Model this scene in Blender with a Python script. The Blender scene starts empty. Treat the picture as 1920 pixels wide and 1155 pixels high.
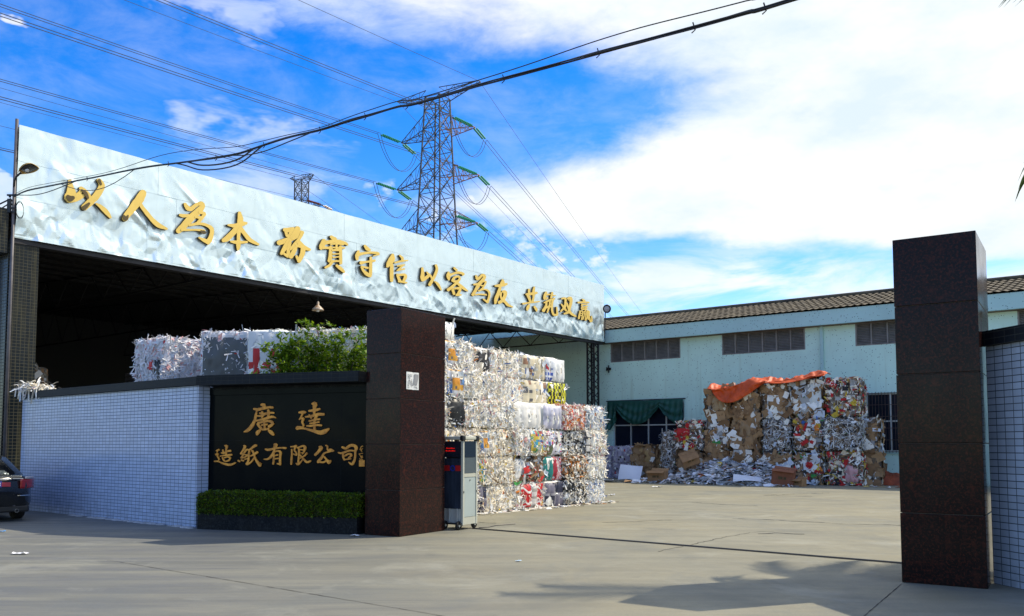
import bpy, bmesh, math, random
from math import sin, cos, pi, radians, sqrt, atan2
from mathutils import Vector, Matrix, noise

# ------------------------------------------------------------------ camera, sky, sun, exposure
scn = bpy.context.scene
C = scn.collection
CAM_F, CAM_HZ, CAM_CY, CAM_H = 1620.0, 836.0, 732.0, 1.6
PITCH = math.atan((CAM_HZ - CAM_CY) / CAM_F)
cam_d = bpy.data.cameras.new('camera')
cam_d.sensor_width = 36.0
cam_d.lens = CAM_F / 1920 * 36
cam_d.shift_y = (CAM_CY - 577.5) / 1920
cam_d.clip_start = 0.1
cam_d.clip_end = 3000
cam = bpy.data.objects.new('camera', cam_d)
C.objects.link(cam)
cam.location = (0, 0, CAM_H)
cam.rotation_euler = (pi / 2 + PITCH, 0, 0)
scn.camera = cam

SUN_EL, SUN_AZ = radians(47.4), atan2(0.938, 0.346)      # azimuth clockwise from +Y
SUN_VEC = Vector((sin(SUN_AZ) * cos(SUN_EL), cos(SUN_AZ) * cos(SUN_EL), sin(SUN_EL)))
sd = bpy.data.lights.new('sun', 'SUN')
sd.energy = 2.6
sd.angle = radians(0.53)
sd.color = (1.0, 0.90, 0.72)
sun = bpy.data.objects.new('sun', sd)
C.objects.link(sun)
sun.rotation_euler = SUN_VEC.to_track_quat('Z', 'Y').to_euler()

scn.view_settings.view_transform = 'Standard'
scn.view_settings.look = 'None'
scn.view_settings.exposure = 0.9
scn.view_settings.gamma = 1.0

def sky_dir(x, y):
    """direction in the sky (used to lay out the cloud banks)"""
    F = Vector((0, cos(PITCH), sin(PITCH))); U = Vector((0, -sin(PITCH), cos(PITCH)))
    return (F + Vector((1, 0, 0)) * ((x - 960) / CAM_F) - U * ((y - CAM_CY) / CAM_F)).normalized()

world = bpy.data.worlds.new('World')
scn.world = world
world.use_nodes = True
wt = world.node_tree
wt.nodes.clear()
class NB:
    """small node-building helper"""
    def __init__(s, t): s.t = t
    def n(s, typ, **kw):
        x = s.t.nodes.new(typ)
        for k, v in kw.items(): setattr(x, k, v)
        return x
    def link(s, a, b): s.t.links.new(a, b)
    def put(s, sock, v):
        if hasattr(v, 'is_output'): s.t.links.new(v, sock)
        else: sock.default_value = v
    def math(s, op, a, b=0.0, c=0.0, clamp=False):
        x = s.n('ShaderNodeMath', operation=op, use_clamp=clamp)
        s.put(x.inputs[0], a); s.put(x.inputs[1], b); s.put(x.inputs[2], c)
        return x.outputs[0]
    def vmath(s, op, a, b=(0, 0, 0)):
        x = s.n('ShaderNodeVectorMath', operation=op)
        s.put(x.inputs[0], a); s.put(x.inputs[1], b)
        return x.outputs['Value'] if op in ('DOT_PRODUCT', 'LENGTH') else x.outputs[0]
    def mix(s, f, a, b, mode='MIX'):
        x = s.n('ShaderNodeMix', data_type='RGBA', blend_type=mode)
        s.put(x.inputs[0], f); s.put(x.inputs[6], a); s.put(x.inputs[7], b)
        return x.outputs[2]
    def noise(s, vec, scale, detail=4, rough=0.55, dist=0.0):
        x = s.n('ShaderNodeTexNoise')
        if vec is not None: s.link(vec, x.inputs['Vector'])
        x.inputs['Scale'].default_value = scale; x.inputs['Detail'].default_value = detail
        x.inputs['Roughness'].default_value = rough; x.inputs['Distortion'].default_value = dist
        return x.outputs['Fac']
    def maprange(s, v, a, b, c=0.0, d=1.0, smooth=False):
        x = s.n('ShaderNodeMapRange', interpolation_type='SMOOTHSTEP' if smooth else 'LINEAR')
        s.put(x.inputs[0], v)
        for i, q in enumerate((a, b, c, d)): x.inputs[1 + i].default_value = q
        return x.outputs[0]
    def mapping(s, vec, loc=(0, 0, 0), rot=(0, 0, 0), scale=(1, 1, 1)):
        x = s.n('ShaderNodeMapping')
        s.link(vec, x.inputs[0]); x.inputs[1].default_value = loc; x.inputs[2].default_value = rot; x.inputs[3].default_value = scale
        return x.outputs[0]

b = NB(wt)
sky = b.n('ShaderNodeTexSky', sky_type='NISHITA')
sky.sun_disc = False
sky.sun_elevation = SUN_EL
sky.sun_rotation = SUN_AZ
sky.air_density = 1.0; sky.dust_density = 0.3; sky.ozone_density = 2.0
hs = b.n('ShaderNodeHueSaturation')
hs.inputs['Saturation'].default_value = 1.52
hs.inputs['Hue'].default_value = 0.516
b.link(sky.outputs[0], hs.inputs['Color'])
SKY_K = 0.135
skyc = b.vmath('SCALE', hs.outputs[0]); skyc.node.inputs['Scale'].default_value = SKY_K
tc = b.n('ShaderNodeTexCoord')
D = tc.outputs['Generated']
flat = b.mapping(D, scale=(1.0, 1.0, 2.2))
# gentle warp of the directions makes ragged cloud edges
wn = b.n('ShaderNodeTexNoise'); b.link(flat, wn.inputs['Vector'])
wn.inputs['Scale'].default_value = 3.2; wn.inputs['Detail'].default_value = 6; wn.inputs['Roughness'].default_value = 0.6
off = b.vmath('SUBTRACT', wn.outputs['Color'], (0.5, 0.5, 0.5))
offs = b.vmath('SCALE', off); offs.node.inputs['Scale'].default_value = 0.10
DW = b.vmath('ADD', D, offs)
def half(p1, p2, inside, w, warp=True):
    n = sky_dir(*p1).cross(sky_dir(*p2)).normalized()
    if n.dot(sky_dir(*inside)) < 0: n = -n
    v = b.vmath('DOT_PRODUCT', DW if warp else D, tuple(n))
    return b.maprange(v, -w, w, smooth=True)
def AND(*a):
    r = a[0]
    for q in a[1:]: r = b.math('MULTIPLY', r, q)
    return r
def OR(*a):
    r = a[0]
    for q in a[1:]: r = b.math('MAXIMUM', r, q)
    return r
fine = b.noise(flat, 9.0, 7, 0.62, 0.3)
puff = b.noise(b.mapping(D, scale=(1, 1, 1.6)), 26.0, 5, 0.6)
streak = b.noise(b.mapping(D, rot=(0, 0.25, 0), scale=(2.0, 2.0, 9.0)), 3.0, 6, 0.6, 0.4)
up = AND(half((560, 10), (1330, 150), (1300, 20), 0.085), half((430, 0), (560, 400), (1000, 100), 0.14))
lowa = half((800, 400), (1330, 200), (1400, 330), 0.055)
lowb = half((800, 420), (1500, 462), (1300, 330), 0.022)
right = half((1290, 0), (1260, 470), (1700, 200), 0.16)
bank = OR(up, AND(lowa, lowb), AND(right, lowb))
dense = b.maprange(b.math('ADD', bank, b.math('MULTIPLY', b.math('SUBTRACT', fine, 0.5), 0.85)), 0.22, 0.95, smooth=True)
# small mackerel patch beside the pylon
pd = b.vmath('DOT_PRODUCT', DW, tuple(sky_dir(990, 320)))
patch = AND(b.maprange(pd, 0.994, 0.9992, smooth=True), b.maprange(puff, 0.46, 0.66, smooth=True))
# puff at the far left
ld = b.vmath('DOT_PRODUCT', DW, tuple(sky_dir(-60, 225)))
leftp = AND(b.maprange(ld, 0.9952, 0.9976, smooth=True), b.maprange(fine, 0.30, 0.50, smooth=True))
wd = b.vmath('DOT_PRODUCT', DW, tuple(sky_dir(430, 235)))
wisp = b.math('MULTIPLY', AND(b.maprange(wd, 0.992, 0.9995, smooth=True), b.maprange(streak, 0.38, 0.66, smooth=True)), 0.55)
# low streaks over the roofs, whiter to the right
lowr = half((1180, 836), (1180, 400), (1800, 500), 0.20, False)
lows = b.math('MULTIPLY', b.maprange(b.math('ADD', streak, b.math('MULTIPLY', lowr, 0.16)), 0.48, 0.74, smooth=True),
              half((800, 462), (1600, 470), (1300, 560), 0.03, False))
veil = b.math('MULTIPLY', b.maprange(fine, 0.40, 0.80, smooth=True), 0.20)
cov = OR(dense, b.math('MULTIPLY', patch, 0.8), b.math('MULTIPLY', leftp, 0.8), wisp, b.math('MULTIPLY', lows, 0.85), veil)
cov = b.math('MINIMUM', cov, 1.0)
sep0 = b.n('ShaderNodeSeparateXYZ'); b.link(D, sep0.inputs[0])
# the cloud bank lies ahead and to the right; behind the viewer, unseen, clouds are cut off and haze added as fill
ahead = b.maprange(b.math('ADD', sep0.outputs[1], b.math('MULTIPLY', sep0.outputs[0], 0.75)), -0.25, 0.25, smooth=True)
cov = b.math('ADD', b.math('MULTIPLY', cov, ahead), b.math('MULTIPLY', b.math('SUBTRACT', 1.0, ahead), 0.24))
elev = b.n('ShaderNodeSeparateXYZ'); b.link(D, elev.inputs[0])
cov = b.math('MULTIPLY', cov, b.maprange(elev.outputs[2], -0.02, 0.02))
cshade = b.mix(b.maprange(b.noise(flat, 5.0, 6, 0.6), 0.35, 0.62), (0.43, 0.50, 0.56, 1), (0.60, 0.60, 0.59, 1))
skyfinal = b.mix(cov, skyc, cshade)
bg = b.n('ShaderNodeBackground'); b.link(skyfinal, bg.inputs[0]); bg.inputs[1].default_value = 1.0
wo = b.n('ShaderNodeOutputWorld'); b.link(bg.outputs[0], wo.inputs[0])

# ------------------------------------------------------------------ materials
def mat(name, col, rough=0.7, metal=0.0, var=0.0, vscale=4.0, bump=0.0, bscale=30.0, spec=0.5, coat=0.0, col2=None, vdetail=5, stretch=(1, 1, 1), attr=None, emit=None, estr=1.0):
    m = bpy.data.materials.new(name); m.use_nodes = True
    t = m.node_tree; t.nodes.clear(); q = NB(t)
    p = q.n('ShaderNodeBsdfPrincipled'); o = q.n('ShaderNodeOutputMaterial'); q.link(p.outputs[0], o.inputs[0])
    p.inputs['Roughness'].default_value = rough; p.inputs['Metallic'].default_value = metal
    p.inputs['Specular IOR Level'].default_value = spec; p.inputs['Coat Weight'].default_value = coat
    tcn = q.n('ShaderNodeTexCoord'); vec = q.mapping(tcn.outputs['Object'], scale=stretch)
    c4 = (*col, 1)
    if attr:
        a = q.n('ShaderNodeAttribute', attribute_name=attr)
        base = a.outputs['Color']
    elif var or col2:
        d4 = (*col2, 1) if col2 else tuple(x * (1 - var) for x in col) + (1,)
        f = q.maprange(q.noise(vec, vscale, vdetail, 0.6), 0.36, 0.64)
        base = q.mix(f, d4, c4)
    else:
        base = None
    if base is not None: q.link(base, p.inputs['Base Color'])
    else: p.inputs['Base Color'].default_value = c4
    if bump:
        bn = q.n('ShaderNodeBump'); bn.inputs['Strength'].default_value = bump; bn.inputs['Distance'].default_value = 0.02
        q.link(q.noise(vec, bscale, 4, 0.6), bn.inputs['Height']); q.link(bn.outputs[0], p.inputs['Normal'])
    if emit:
        p.inputs['Emission Color'].default_value = (*emit, 1); p.inputs['Emission Strength'].default_value = estr
    m['nb'] = 1
    return m
def parts_of(m):
    t = m.node_tree; q = NB(t)
    p = next(x for x in t.nodes if x.type == 'BSDF_PRINCIPLED')
    return q, p

def tile_mat(name, col, grout, tw, th, rough=0.25, var=0.12, gw=0.006, streaks=None):
    """small glazed facade tiles on a grid (local x along the wall, z up)"""
    m = mat(name, col, rough, spec=0.2); q, p = parts_of(m)
    tcn = q.n('ShaderNodeTexCoord'); sp = q.n('ShaderNodeSeparateXYZ'); q.link(tcn.outputs['Object'], sp.inputs[0])
    cb = q.n('ShaderNodeCombineXYZ'); q.link(q.math('ADD', sp.outputs[0], sp.outputs[1]), cb.inputs[0]); q.link(sp.outputs[2], cb.inputs[1])
    br = q.n('ShaderNodeTexBrick', offset=0.0, squash=1.0)
    q.link(cb.outputs[0], br.inputs['Vector'])
    br.inputs['Scale'].default_value = 1.0; br.inputs['Brick Width'].default_value = tw; br.inputs['Row Height'].default_value = th
    br.inputs['Mortar Size'].default_value = gw; br.inputs['Mortar Smooth'].default_value = 0.1; br.inputs['Bias'].default_value = 0.0
    br.inputs['Color1'].default_value = (*col, 1); br.inputs['Color2'].default_value = (*[x * (1 - var) for x in col], 1)
    br.inputs['Mortar'].default_value = (*grout, 1)
    n1 = q.maprange(q.noise(tcn.outputs['Object'], 1.3, 6, 0.65), 0.35, 0.7)
    c = q.mix(q.math('MULTIPLY', n1, 0.22), br.outputs['Color'], (*[x * 0.55 for x in col], 1))
    splash = q.math('MULTIPLY', q.maprange(sp.outputs[2], 0.0, 0.55, 1.0, 0.0), q.maprange(q.noise(tcn.outputs['Object'], 5.0, 6, 0.7), 0.42, 0.62))
    runs = q.math('MULTIPLY', q.maprange(q.noise(q.mapping(tcn.outputs['Object'], scale=(5, 5, 0.25)), 1.0, 5, 0.65), 0.56, 0.74), q.maprange(sp.outputs[2], 1.2, 2.8, 0.0, 1.0))
    c = q.mix(q.math('MULTIPLY', q.math('MAXIMUM', splash, runs), 0.42), c, (col[0] * 0.32, col[1] * 0.30, col[2] * 0.26, 1))
    if streaks:
        st = q.maprange(q.noise(q.mapping(tcn.outputs['Object'], scale=(7, 7, 0.5)), 1.0, 4, 0.6), 0.5, 0.75)
        c = q.mix(q.math('MULTIPLY', st, 0.5), c, (*streaks, 1))
    q.link(c, p.inputs['Base Color'])
    rr = q.mix(br.outputs['Fac'], (rough, rough, rough, 1), (0.9, 0.9, 0.9, 1)); q.link(rr, p.inputs['Roughness'])
    bn = q.n('ShaderNodeBump'); bn.inputs['Strength'].default_value = 0.5; bn.inputs['Distance'].default_value = 0.004; bn.invert = True
    q.link(br.outputs['Fac'], bn.inputs['Height']); q.link(bn.outputs[0], p.inputs['Normal'])
    return m

def granite_mat(name, base, fleck, rough=0.12, scale=60.0, amount=0.5):
    m = mat(name, base, rough, spec=0.12); q, p = parts_of(m)
    tcn = q.n('ShaderNodeTexCoord'); v = tcn.outputs['Object']
    a = q.maprange(q.noise(v, scale, 3, 0.7), 0.50, 0.66)
    b2 = q.maprange(q.noise(v, scale * 0.32, 4, 0.7), 0.52, 0.68)
    f = q.math('MULTIPLY', q.math('MAXIMUM', a, q.math('MULTIPLY', b2, 0.8)), amount)
    c = q.mix(f, (*base, 1), (*fleck, 1))
    q.link(c, p.inputs['Base Color'])
    rn = q.maprange(q.noise(v, 2.0, 5, 0.6), 0.3, 0.7, rough * 0.8, rough * 2.0); q.link(rn, p.inputs['Roughness'])
    return m

def speckle_mat(name, col, dot, dscale=7.0, size=0.16, rough=0.75, stain=True):
    """rendered wall with dark flecks and rain streaks"""
    m = mat(name, col, rough); q, p = parts_of(m)
    tcn = q.n('ShaderNodeTexCoord'); v = tcn.outputs['Object']
    vo = q.n('ShaderNodeTexVoronoi', feature='F1'); vo.inputs['Scale'].default_value = dscale; vo.inputs['Randomness'].default_value = 1.0
    q.link(v, vo.inputs['Vector'])
    f = q.maprange(vo.outputs['Distance'], size, size * 1.35, 1.0, 0.0)
    c0 = q.mix(q.maprange(q.noise(v, 0.6, 6, 0.6), 0.3, 0.7), (*col, 1), (*[x * 0.86 for x in col], 1))
    if stain:
        st = q.maprange(q.noise(q.mapping(v, scale=(2.6, 2.6, 0.14)), 1.0, 6, 0.65), 0.56, 0.78)
        c0 = q.mix(q.math('MULTIPLY', st, 0.55), c0, (col[0] * 0.55, col[1] * 0.50, col[2] * 0.40, 1))
    c = q.mix(f, c0, (*dot, 1))
    q.link(c, p.inputs['Base Color'])
    return m

M = {}
M['paper'] = mat('paper_scraps', (0.7, 0.7, 0.7), 0.75, attr='Col', spec=0.25)
M['plastic'] = mat('printed_film', (0.7, 0.7, 0.7), 0.42, attr='Col', spec=0.4)
M['wire'] = mat('binding_wire', (0.10, 0.09, 0.08), 0.5, 0.6)
M['granite'] = granite_mat('brown_red_granite', (0.011, 0.0075, 0.0075), (0.13, 0.030, 0.016), 0.12, 34.0, 0.47)
M['blackgranite'] = granite_mat('black_granite', (0.0025, 0.0045, 0.006), (0.008, 0.012, 0.013), 0.10, 90.0, 0.4)
parts_of(M['blackgranite'])[1].inputs['Specular IOR Level'].default_value = 0.05
M['planter'] = granite_mat('planter_granite', (0.004, 0.006, 0.009), (0.22, 0.24, 0.24), 0.35, 26.0, 0.10)
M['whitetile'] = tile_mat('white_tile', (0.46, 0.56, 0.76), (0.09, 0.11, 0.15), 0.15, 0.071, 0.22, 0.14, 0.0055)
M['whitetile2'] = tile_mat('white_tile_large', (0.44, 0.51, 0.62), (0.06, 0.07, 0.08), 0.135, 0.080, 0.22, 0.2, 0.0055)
M['darktile'] = tile_mat('dark_tile', (0.012, 0.018, 0.023), (0.085, 0.08, 0.055), 0.105, 0.085, 0.20, 0.35, 0.006, (0.10, 0.09, 0.045))
M['copetile'] = tile_mat('coping_tile', (0.008, 0.012, 0.017), (0.05, 0.052, 0.045), 0.16, 0.075, 0.55, 0.3, 0.003)
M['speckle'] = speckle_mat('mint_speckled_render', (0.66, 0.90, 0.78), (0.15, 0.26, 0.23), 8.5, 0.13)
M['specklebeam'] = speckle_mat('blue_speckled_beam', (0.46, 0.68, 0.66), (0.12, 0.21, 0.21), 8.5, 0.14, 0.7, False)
M['soffit'] = mat('stained_soffit', (0.30, 0.22, 0.15), 0.85, var=0.3)
M['rooftile'] = mat('weathered_corrugated_roof', (0.135, 0.11, 0.07), 0.9, col2=(0.055, 0.045, 0.032), vscale=1.6, vdetail=8, bump=0.4, bscale=12)
M['steel_dark'] = mat('dark_steel', (0.035, 0.035, 0.04), 0.55, 0.3, var=0.3)
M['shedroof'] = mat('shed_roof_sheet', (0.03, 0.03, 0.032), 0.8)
M['truss'] = mat('shaded_truss_steel', (0.014, 0.014, 0.016), 0.7)  # truss steel darkened: gloom under the shed roof put into its colour
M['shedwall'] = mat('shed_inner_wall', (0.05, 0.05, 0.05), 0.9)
M['alu'] = mat('aluminium', (0.62, 0.64, 0.62), 0.4, 0.35, var=0.12)
M['louvre'] = mat('louvre_concrete', (0.27, 0.25, 0.235), 0.8, var=0.3, vscale=3)
M['void'] = mat('dark_opening', (0.012, 0.012, 0.014), 0.9)
M['glass'] = mat('dark_window_glass', (0.012, 0.016, 0.028), 0.06, spec=0.6)
M['green'] = mat('green_tarpaulin', (0.006, 0.085, 0.062), 0.6, var=0.35, vscale=2.0, bump=0.2, bscale=18)
M['orange'] = mat('orange_tarpaulin', (0.72, 0.085, 0.003), 0.55, var=0.35, vscale=2.5, bump=0.25, bscale=9)
M['gold'] = mat('yellow_gold_letter', (0.86, 0.60, 0.13), 0.42, 0.0, var=0.10, vscale=1.5)
M['goldside'] = mat('letter_side_brown', (0.11, 0.075, 0.02), 0.7, var=0.4, vscale=2)
M['carved'] = mat('gilded_carving', (0.88, 0.37, 0.035), 0.45, 0.1, col2=(0.50, 0.19, 0.015), vscale=9)
M['leaf'] = mat('leaf', (0.07, 0.13, 0.02), 0.5, attr='Col', spec=0.35)
q, p = parts_of(M['leaf'])
at = q.n('ShaderNodeAttribute', attribute_name='Col'); trl = q.n('ShaderNodeBsdfTranslucent'); q.link(at.outputs['Color'], trl.inputs['Color'])
mxs = q.n('ShaderNodeMixShader'); mxs.inputs[0].default_value = 0.38; q.link(p.outputs[0], mxs.inputs[1]); q.link(trl.outputs[0], mxs.inputs[2])
q.link(mxs.outputs[0], next(x for x in q.t.nodes if x.type == 'OUTPUT_MATERIAL').inputs[0])
M['bark'] = mat('bark', (0.10, 0.075, 0.05), 0.9, var=0.4, vscale=9, bump=0.5)
M['galv'] = mat('galvanised_angle', (0.075, 0.095, 0.125), 0.6, 0.3, var=0.3, vscale=0.7)
M['rust'] = mat('rusty_angle', (0.36, 0.17, 0.05), 0.8, var=0.4)
M['insul'] = mat('green_glass_insulator', (0.02, 0.30, 0.20), 0.55, spec=0.25)
M['insulred'] = mat('brown_porcelain', (0.12, 0.015, 0.02), 0.3)
M['conductor'] = mat('conductor', (0.05, 0.055, 0.07), 0.5, 0.5)
M['cable'] = mat('black_cable', (0.012, 0.012, 0.014), 0.5)
M['black'] = mat('black_plastic', (0.012, 0.012, 0.013), 0.4)
M['cream'] = mat('cream_powder_coat', (0.50, 0.51, 0.43), 0.4, var=0.08)
M['panelgrey'] = mat('grey_green_panel', (0.40, 0.47, 0.46), 0.35, var=0.1, vscale=2)
M['bluepanel'] = mat('blue_grey_panel', (0.05, 0.07, 0.11), 0.2, 0.3, var=0.5, vscale=3, stretch=(3, 3, 0.6))
M['red'] = mat('red_band', (0.45, 0.012, 0.015), 0.4)
M['blue'] = mat('blue_ring', (0.01, 0.03, 0.30), 0.4)
M['led'] = mat('red_led', (0.3, 0.0, 0.0), 0.4, emit=(1.0, 0.01, 0.005), estr=0.30)
M['carpaint'] = mat('black_car_paint', (0.008, 0.009, 0.011), 0.12, coat=1.0)
M['carglass'] = mat('car_glass', (0.01, 0.012, 0.014), 0.04, spec=0.7)
M['tyre'] = mat('tyre', (0.012, 0.012, 0.012), 0.85)
M['chrome'] = mat('chrome', (0.7, 0.72, 0.75), 0.12, 1.0)
M['taillight'] = mat('red_lamp_glass', (0.38, 0.006, 0.008), 0.12, coat=1.0)
M['clearlamp'] = mat('clear_lamp_glass', (0.55, 0.5, 0.5), 0.1, coat=1.0)
M['plateblue'] = mat('blue_plate', (0.012, 0.035, 0.26), 0.35)
M['white'] = mat('white_paint', (0.8, 0.8, 0.8), 0.5)
M['lampshell'] = mat('weathered_lamp_shell', (0.80, 0.52, 0.16), 0.5, var=0.3, vscale=6)
M['enamel'] = mat('stained_enamel', (0.62, 0.56, 0.48), 0.4, col2=(0.42, 0.22, 0.08), vscale=9)
M['rail'] = mat('worn_rail', (0.03, 0.03, 0.032), 0.45, 0.5)
M['card'] = mat('cardboard', (0.34, 0.19, 0.085), 0.85, var=0.25, vscale=5)
M['cardred'] = mat('printed_cardboard', (0.27, 0.10, 0.05), 0.85, var=0.25, vscale=5)
M['notice'] = mat('weathered_notice', (0.72, 0.74, 0.74), 0.8, var=0.15, vscale=12)
M['ink'] = mat('faded_ink', (0.24, 0.25, 0.27), 0.8)
M['litter'] = mat('white_litter', (0.78, 0.80, 0.85), 0.7)

# crumpled galvanised sheet
m = mat('crumpled_metal_sheet', (0.74, 0.80, 0.82), 0.33, 0.72); q, p = parts_of(m); M['sheet'] = m
tcn = q.n('ShaderNodeTexCoord'); v = tcn.outputs['Object']
st = q.maprange(q.noise(q.mapping(v, scale=(5, 5, 0.35)), 1.0, 5, 0.65), 0.52, 0.8)
q.link(q.mix(q.math('MULTIPLY', st, 0.4), (0.72, 0.85, 0.89, 1), (0.52, 0.62, 0.65, 1)), p.inputs['Base Color'])
q.link(q.maprange(q.noise(v, 1.1, 5, 0.6), 0.3, 0.7, 0.22, 0.38), p.inputs['Roughness'])
bn = q.n('ShaderNodeBump'); bn.inputs['Strength'].default_value = 0.0

# concrete yard
m = mat('concrete_yard', (0.33, 0.31, 0.25), 0.8); q, p = parts_of(m); M['ground'] = m
tcn = q.n('ShaderNodeTexCoord'); v = tcn.outputs['Object']
big = q.maprange(q.noise(v, 0.16, 5, 0.6), 0.35, 0.65)
mid = q.maprange(q.noise(v, 0.9, 7, 0.65, 0.4), 0.36, 0.66)
sw = q.maprange(q.noise(q.mapping(v, rot=(0, 0, radians(-48)), scale=(0.16, 1.5, 1)), 1.3, 7, 0.68, 0.25), 0.40, 0.66)
tyre = q.maprange(q.noise(q.mapping(v, rot=(0, 0, radians(-57)), scale=(0.05, 2.6, 1)), 1.1, 4, 0.6, 0.15), 0.52, 0.66)
sepg = q.n('ShaderNodeSeparateXYZ'); q.link(v, sepg.inputs[0])
side_tone = q.maprange(q.math('ADD', q.math('ADD', sepg.outputs[0], q.math('MULTIPLY', sepg.outputs[1], 0.35)), q.math('MULTIPLY', q.noise(v, 0.35, 5, 0.6), 5.0)), 1.0, 9.0, smooth=True)
grit = q.maprange(q.noise(v, 38, 5, 0.75), 0.40, 0.66)
c0 = q.mix(big, (0.225, 0.21, 0.155, 1), (0.30, 0.255, 0.15, 1))
c = q.mix(side_tone, q.mix(0.9, c0, (0.095, 0.103, 0.124, 1)), c0)   # bluer, darker tone towards the left and foreground, broken by noise
c = q.mix(q.math('MULTIPLY', mid, 0.5), c, (0.135, 0.142, 0.135, 1))
c = q.mix(q.math('MULTIPLY', sw, 0.55), c, (0.31, 0.29, 0.22, 1))
c = q.mix(q.math('MULTIPLY', q.math('MULTIPLY', tyre, q.maprange(side_tone, 0, 1, 1.0, 0.25)), 0.6), c, (0.115, 0.118, 0.105, 1))
c = q.mix(q.math('MULTIPLY', grit, 0.42), c, (0.16, 0.155, 0.14, 1))
patch = q.maprange(q.noise(v, 0.42, 7, 0.72, 0.6), 0.50, 0.60)
c = q.mix(q.math('MULTIPLY', patch, 0.34), c, (0.125, 0.135, 0.135, 1))
pale = q.maprange(q.noise(q.mapping(v, loc=(7, 3, 0)), 0.55, 7, 0.7, 0.5), 0.54, 0.66)
c = q.mix(q.math('MULTIPLY', pale, 0.35), c, (0.36, 0.35, 0.30, 1))
spots = q.maprange(q.noise(v, 1.9, 3, 0.5), 0.66, 0.76)
c = q.mix(q.math('MULTIPLY', spots, 0.5), c, (0.12, 0.115, 0.10, 1))
c = q.mix(1.0, c, (0.98, 0.99, 0.94, 1), 'MULTIPLY')
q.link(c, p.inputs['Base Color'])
q.link(q.maprange(mid, 0, 1, 0.62, 0.9), p.inputs['Roughness'])
bn = q.n('ShaderNodeBump'); bn.inputs['Strength'].default_value = 0.25; bn.inputs['Distance'].default_value = 0.01
q.link(q.noise(v, 24, 6, 0.7), bn.inputs['Height']); q.link(bn.outputs[0], p.inputs['Normal'])

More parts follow.
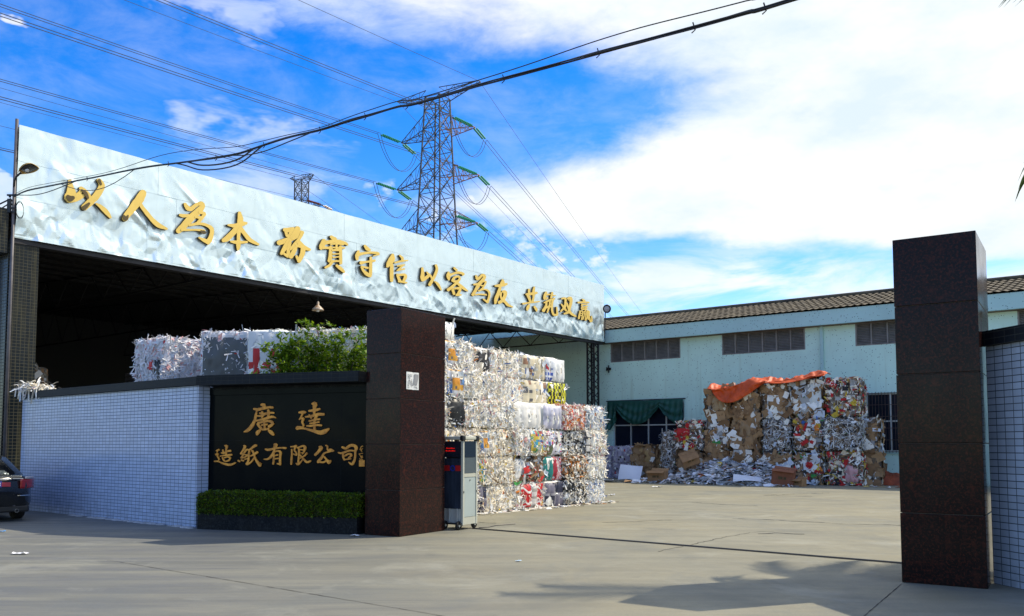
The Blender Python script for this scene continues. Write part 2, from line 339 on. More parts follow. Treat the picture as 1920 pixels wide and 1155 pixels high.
# ------------------------------------------------------------------ mesh helpers
class MB:
    def __init__(s):
        s.v = []; s.f = []; s.c = []; s.mi = []
    def face(s, idx, col=None, mi=0):
        s.f.append(idx); s.c.append(col); s.mi.append(mi)
    def quad(s, a, b_, c_, d, col=None, mi=0):
        n = len(s.v); s.v += [tuple(a), tuple(b_), tuple(c_), tuple(d)]; s.face((n, n + 1, n + 2, n + 3), col, mi)
    def box(s, x0, y0, z0, x1, y1, z1, col=None, mi=0, M4=None):
        n = len(s.v)
        pts = [(x0, y0, z0), (x1, y0, z0), (x1, y1, z0), (x0, y1, z0), (x0, y0, z1), (x1, y0, z1), (x1, y1, z1), (x0, y1, z1)]
        if M4 is not None: pts = [tuple(M4 @ Vector(q)) for q in pts]
        s.v += pts
        for f in ((0, 3, 2, 1), (4, 5, 6, 7), (0, 1, 5, 4), (1, 2, 6, 5), (2, 3, 7, 6), (3, 0, 4, 7)):
            s.face(tuple(n + i for i in f), col, mi)
        return s
    def tube(s, path, r, n=6, col=None, mi=0, cap=True):
        path = [Vector(p_) for p_ in path]
        rs = r if isinstance(r, (list, tuple)) else [r] * len(path)
        base = len(s.v); prev = None
        for i, p_ in enumerate(path):
            t = (path[min(i + 1, len(path) - 1)] - path[max(i - 1, 0)]).normalized()
            if prev is None:
                a = t.orthogonal().normalized()
            else:
                a = (prev - t * prev.dot(t))
                a = a.normalized() if a.length > 1e-6 else t.orthogonal().normalized()
            prev = a; bb = t.cross(a)
            for k in range(n):
                th = 2 * pi * k / n
                s.v.append(tuple(p_ + (a * cos(th) + bb * sin(th)) * rs[i]))
        for i in range(len(path) - 1):
            for k in range(n):
                k2 = (k + 1) % n
                s.face((base + i * n + k, base + i * n + k2, base + (i + 1) * n + k2, base + (i + 1) * n + k), col, mi)
        if cap:
            s.face(tuple(base + k for k in reversed(range(n))), col, mi)
            e = base + (len(path) - 1) * n
            s.face(tuple(e + k for k in range(n)), col, mi)
        return s
    def lathe(s, prof, n=16, M4=None, col=None, mi=0):
        base = len(s.v)
        for (r, z) in prof:
            for k in range(n):
                th = 2 * pi * k / n; q_ = Vector((r * cos(th), r * sin(th), z))
                s.v.append(tuple(M4 @ q_ if M4 is not None else q_))
        for i in range(len(prof) - 1):
            for k in range(n):
                k2 = (k + 1) % n
                s.face((base + i * n + k, base + i * n + k2, base + (i + 1) * n + k2, base + (i + 1) * n + k), col, mi)
        return s
    def prism(s, poly, z0, z1, M4=None, mi=0, miside=None, col=None):
        n = len(poly); base = len(s.v)
        for z in (z0, z1):
            for (x, y) in poly:
                q_ = Vector((x, y, z)); s.v.append(tuple(M4 @ q_ if M4 is not None else q_))
        s.face(tuple(base + i for i in reversed(range(n))), col, mi)
        s.face(tuple(base + n + i for i in range(n)), col, mi)
        for i in range(n):
            j = (i + 1) % n
            s.face((base + i, base + j, base + n + j, base + n + i), col, mi if miside is None else miside)
        return s
    def grid(s, fn, nu, nv, colfn=None, mi=0):
        base = len(s.v)
        for j in range(nv + 1):
            for i in range(nu + 1):
                s.v.append(tuple(fn(i / nu, j / nv)))
        for j in range(nv):
            for i in range(nu):
                a = base + j * (nu + 1) + i
                s.face((a, a + 1, a + nu + 2, a + nu + 1), colfn((i + .5) / nu, (j + .5) / nv) if colfn else None, mi)
        return s
    def build(s, name, mats, parent=None, smooth=False, bevel=0.0, recalc=False, loc=None, solid=0.0):
        me = bpy.data.meshes.new(name)
        me.from_pydata(s.v, [], s.f)
        mats = mats if isinstance(mats, (list, tuple)) else [mats]
        for m_ in mats: me.materials.append(m_)
        if any(s.mi): me.polygons.foreach_set('material_index', s.mi)
        if any(c_ is not None for c_ in s.c):
            a = me.color_attributes.new('Col', 'FLOAT_COLOR', 'CORNER')
            buf = []
            for f, c_ in zip(s.f, s.c):
                c_ = c_ or (0.5, 0.5, 0.5)
                buf += [c_[0], c_[1], c_[2], 1.0] * len(f)
            a.data.foreach_set('color', buf)
        if recalc:
            bm = bmesh.new(); bm.from_mesh(me); bmesh.ops.recalc_face_normals(bm, faces=bm.faces); bm.to_mesh(me); bm.free()
        if smooth: me.polygons.foreach_set('use_smooth', [True] * len(me.polygons))
        me.update()
        o = bpy.data.objects.new(name, me); C.objects.link(o)
        if parent is not None: o.parent = parent
        if loc is not None: o.location = loc
        if bevel:
            bv = o.modifiers.new('bevel', 'BEVEL'); bv.width = bevel; bv.segments = 2; bv.limit_method = 'ANGLE'; bv.angle_limit = radians(40)
        if solid:
            so = o.modifiers.new('solid', 'SOLIDIFY'); so.thickness = solid; so.offset = 0
        return o
def tag(o, label, cat, group=None):
    o['label'] = label; o['category'] = cat
    if group: o['group'] = group
    return o
def thing(name, label, cat, loc=(0, 0, 0), rz=0.0, group=None):
    o = bpy.data.objects.new(name, None); C.objects.link(o)
    o.empty_display_size = 0.2
    o.location = loc; o.rotation_euler = (0, 0, rz)
    return tag(o, label, cat, group)
def structure(o):
    o['kind'] = 'structure'; return o
def ang(P, Q): return atan2(Q[1] - P[1], Q[0] - P[0])
def fbm(p_, o=4):
    r = 0; a = 1.0; t = 0; p_ = Vector(p_)
    for _ in range(o):
        r += noise.noise(p_) * a; t += a; a *= 0.5; p_ = p_ * 2.03 + Vector((3.1, 1.7, 5.3))
    return r / t
def pick(rng, pal):
    x = rng.random() * sum(w for _, w in pal)
    for c_, w in pal:
        x -= w
        if x <= 0: break
    k = 0.86 + 0.28 * rng.random()
    return (min(c_[0] * k, .9), min(c_[1] * k, .9), min(c_[2] * k, .9))

# ------------------------------------------------------------------ the ground
A = Vector((0.6157, 0.7880, 0)); A.normalize()          # along the shed front, away to the right
W = Vector((0.7968, -0.6042, 0)); W.normalize()         # along the warehouse, towards the right
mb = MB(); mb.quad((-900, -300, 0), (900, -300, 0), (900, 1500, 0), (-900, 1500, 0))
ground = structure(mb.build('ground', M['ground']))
M['crack'] = mat('ground_crack', (0.055, 0.05, 0.042), 0.95, var=0.3)
def crack(pts, w, seed, jag=0.03):
    rng = random.Random(seed); g = MB(); P = []
    for i in range(len(pts) - 1):
        a, c_ = Vector((*pts[i], 0.004)), Vector((*pts[i + 1], 0.004)); n = max(2, int((c_ - a).length / 0.12))
        for k in range(n):
            q_ = a.lerp(c_, k / n); P.append(q_ + Vector((rng.uniform(-jag, jag), rng.uniform(-jag, jag), 0)))
    P.append(Vector((*pts[-1], 0.004)))
    for i in range(len(P) - 1):
        t = (P[i + 1] - P[i]).normalized(); nn = Vector((-t.y, t.x, 0)); w0 = w * (0.4 + rng.random() * 0.8); w1 = w0
        g.quad(P[i] - nn * w0 / 2, P[i + 1] - nn * w1 / 2, P[i + 1] + nn * w1 / 2, P[i] + nn * w0 / 2)
    o = g.build('crack', M['crack'], ground); return o

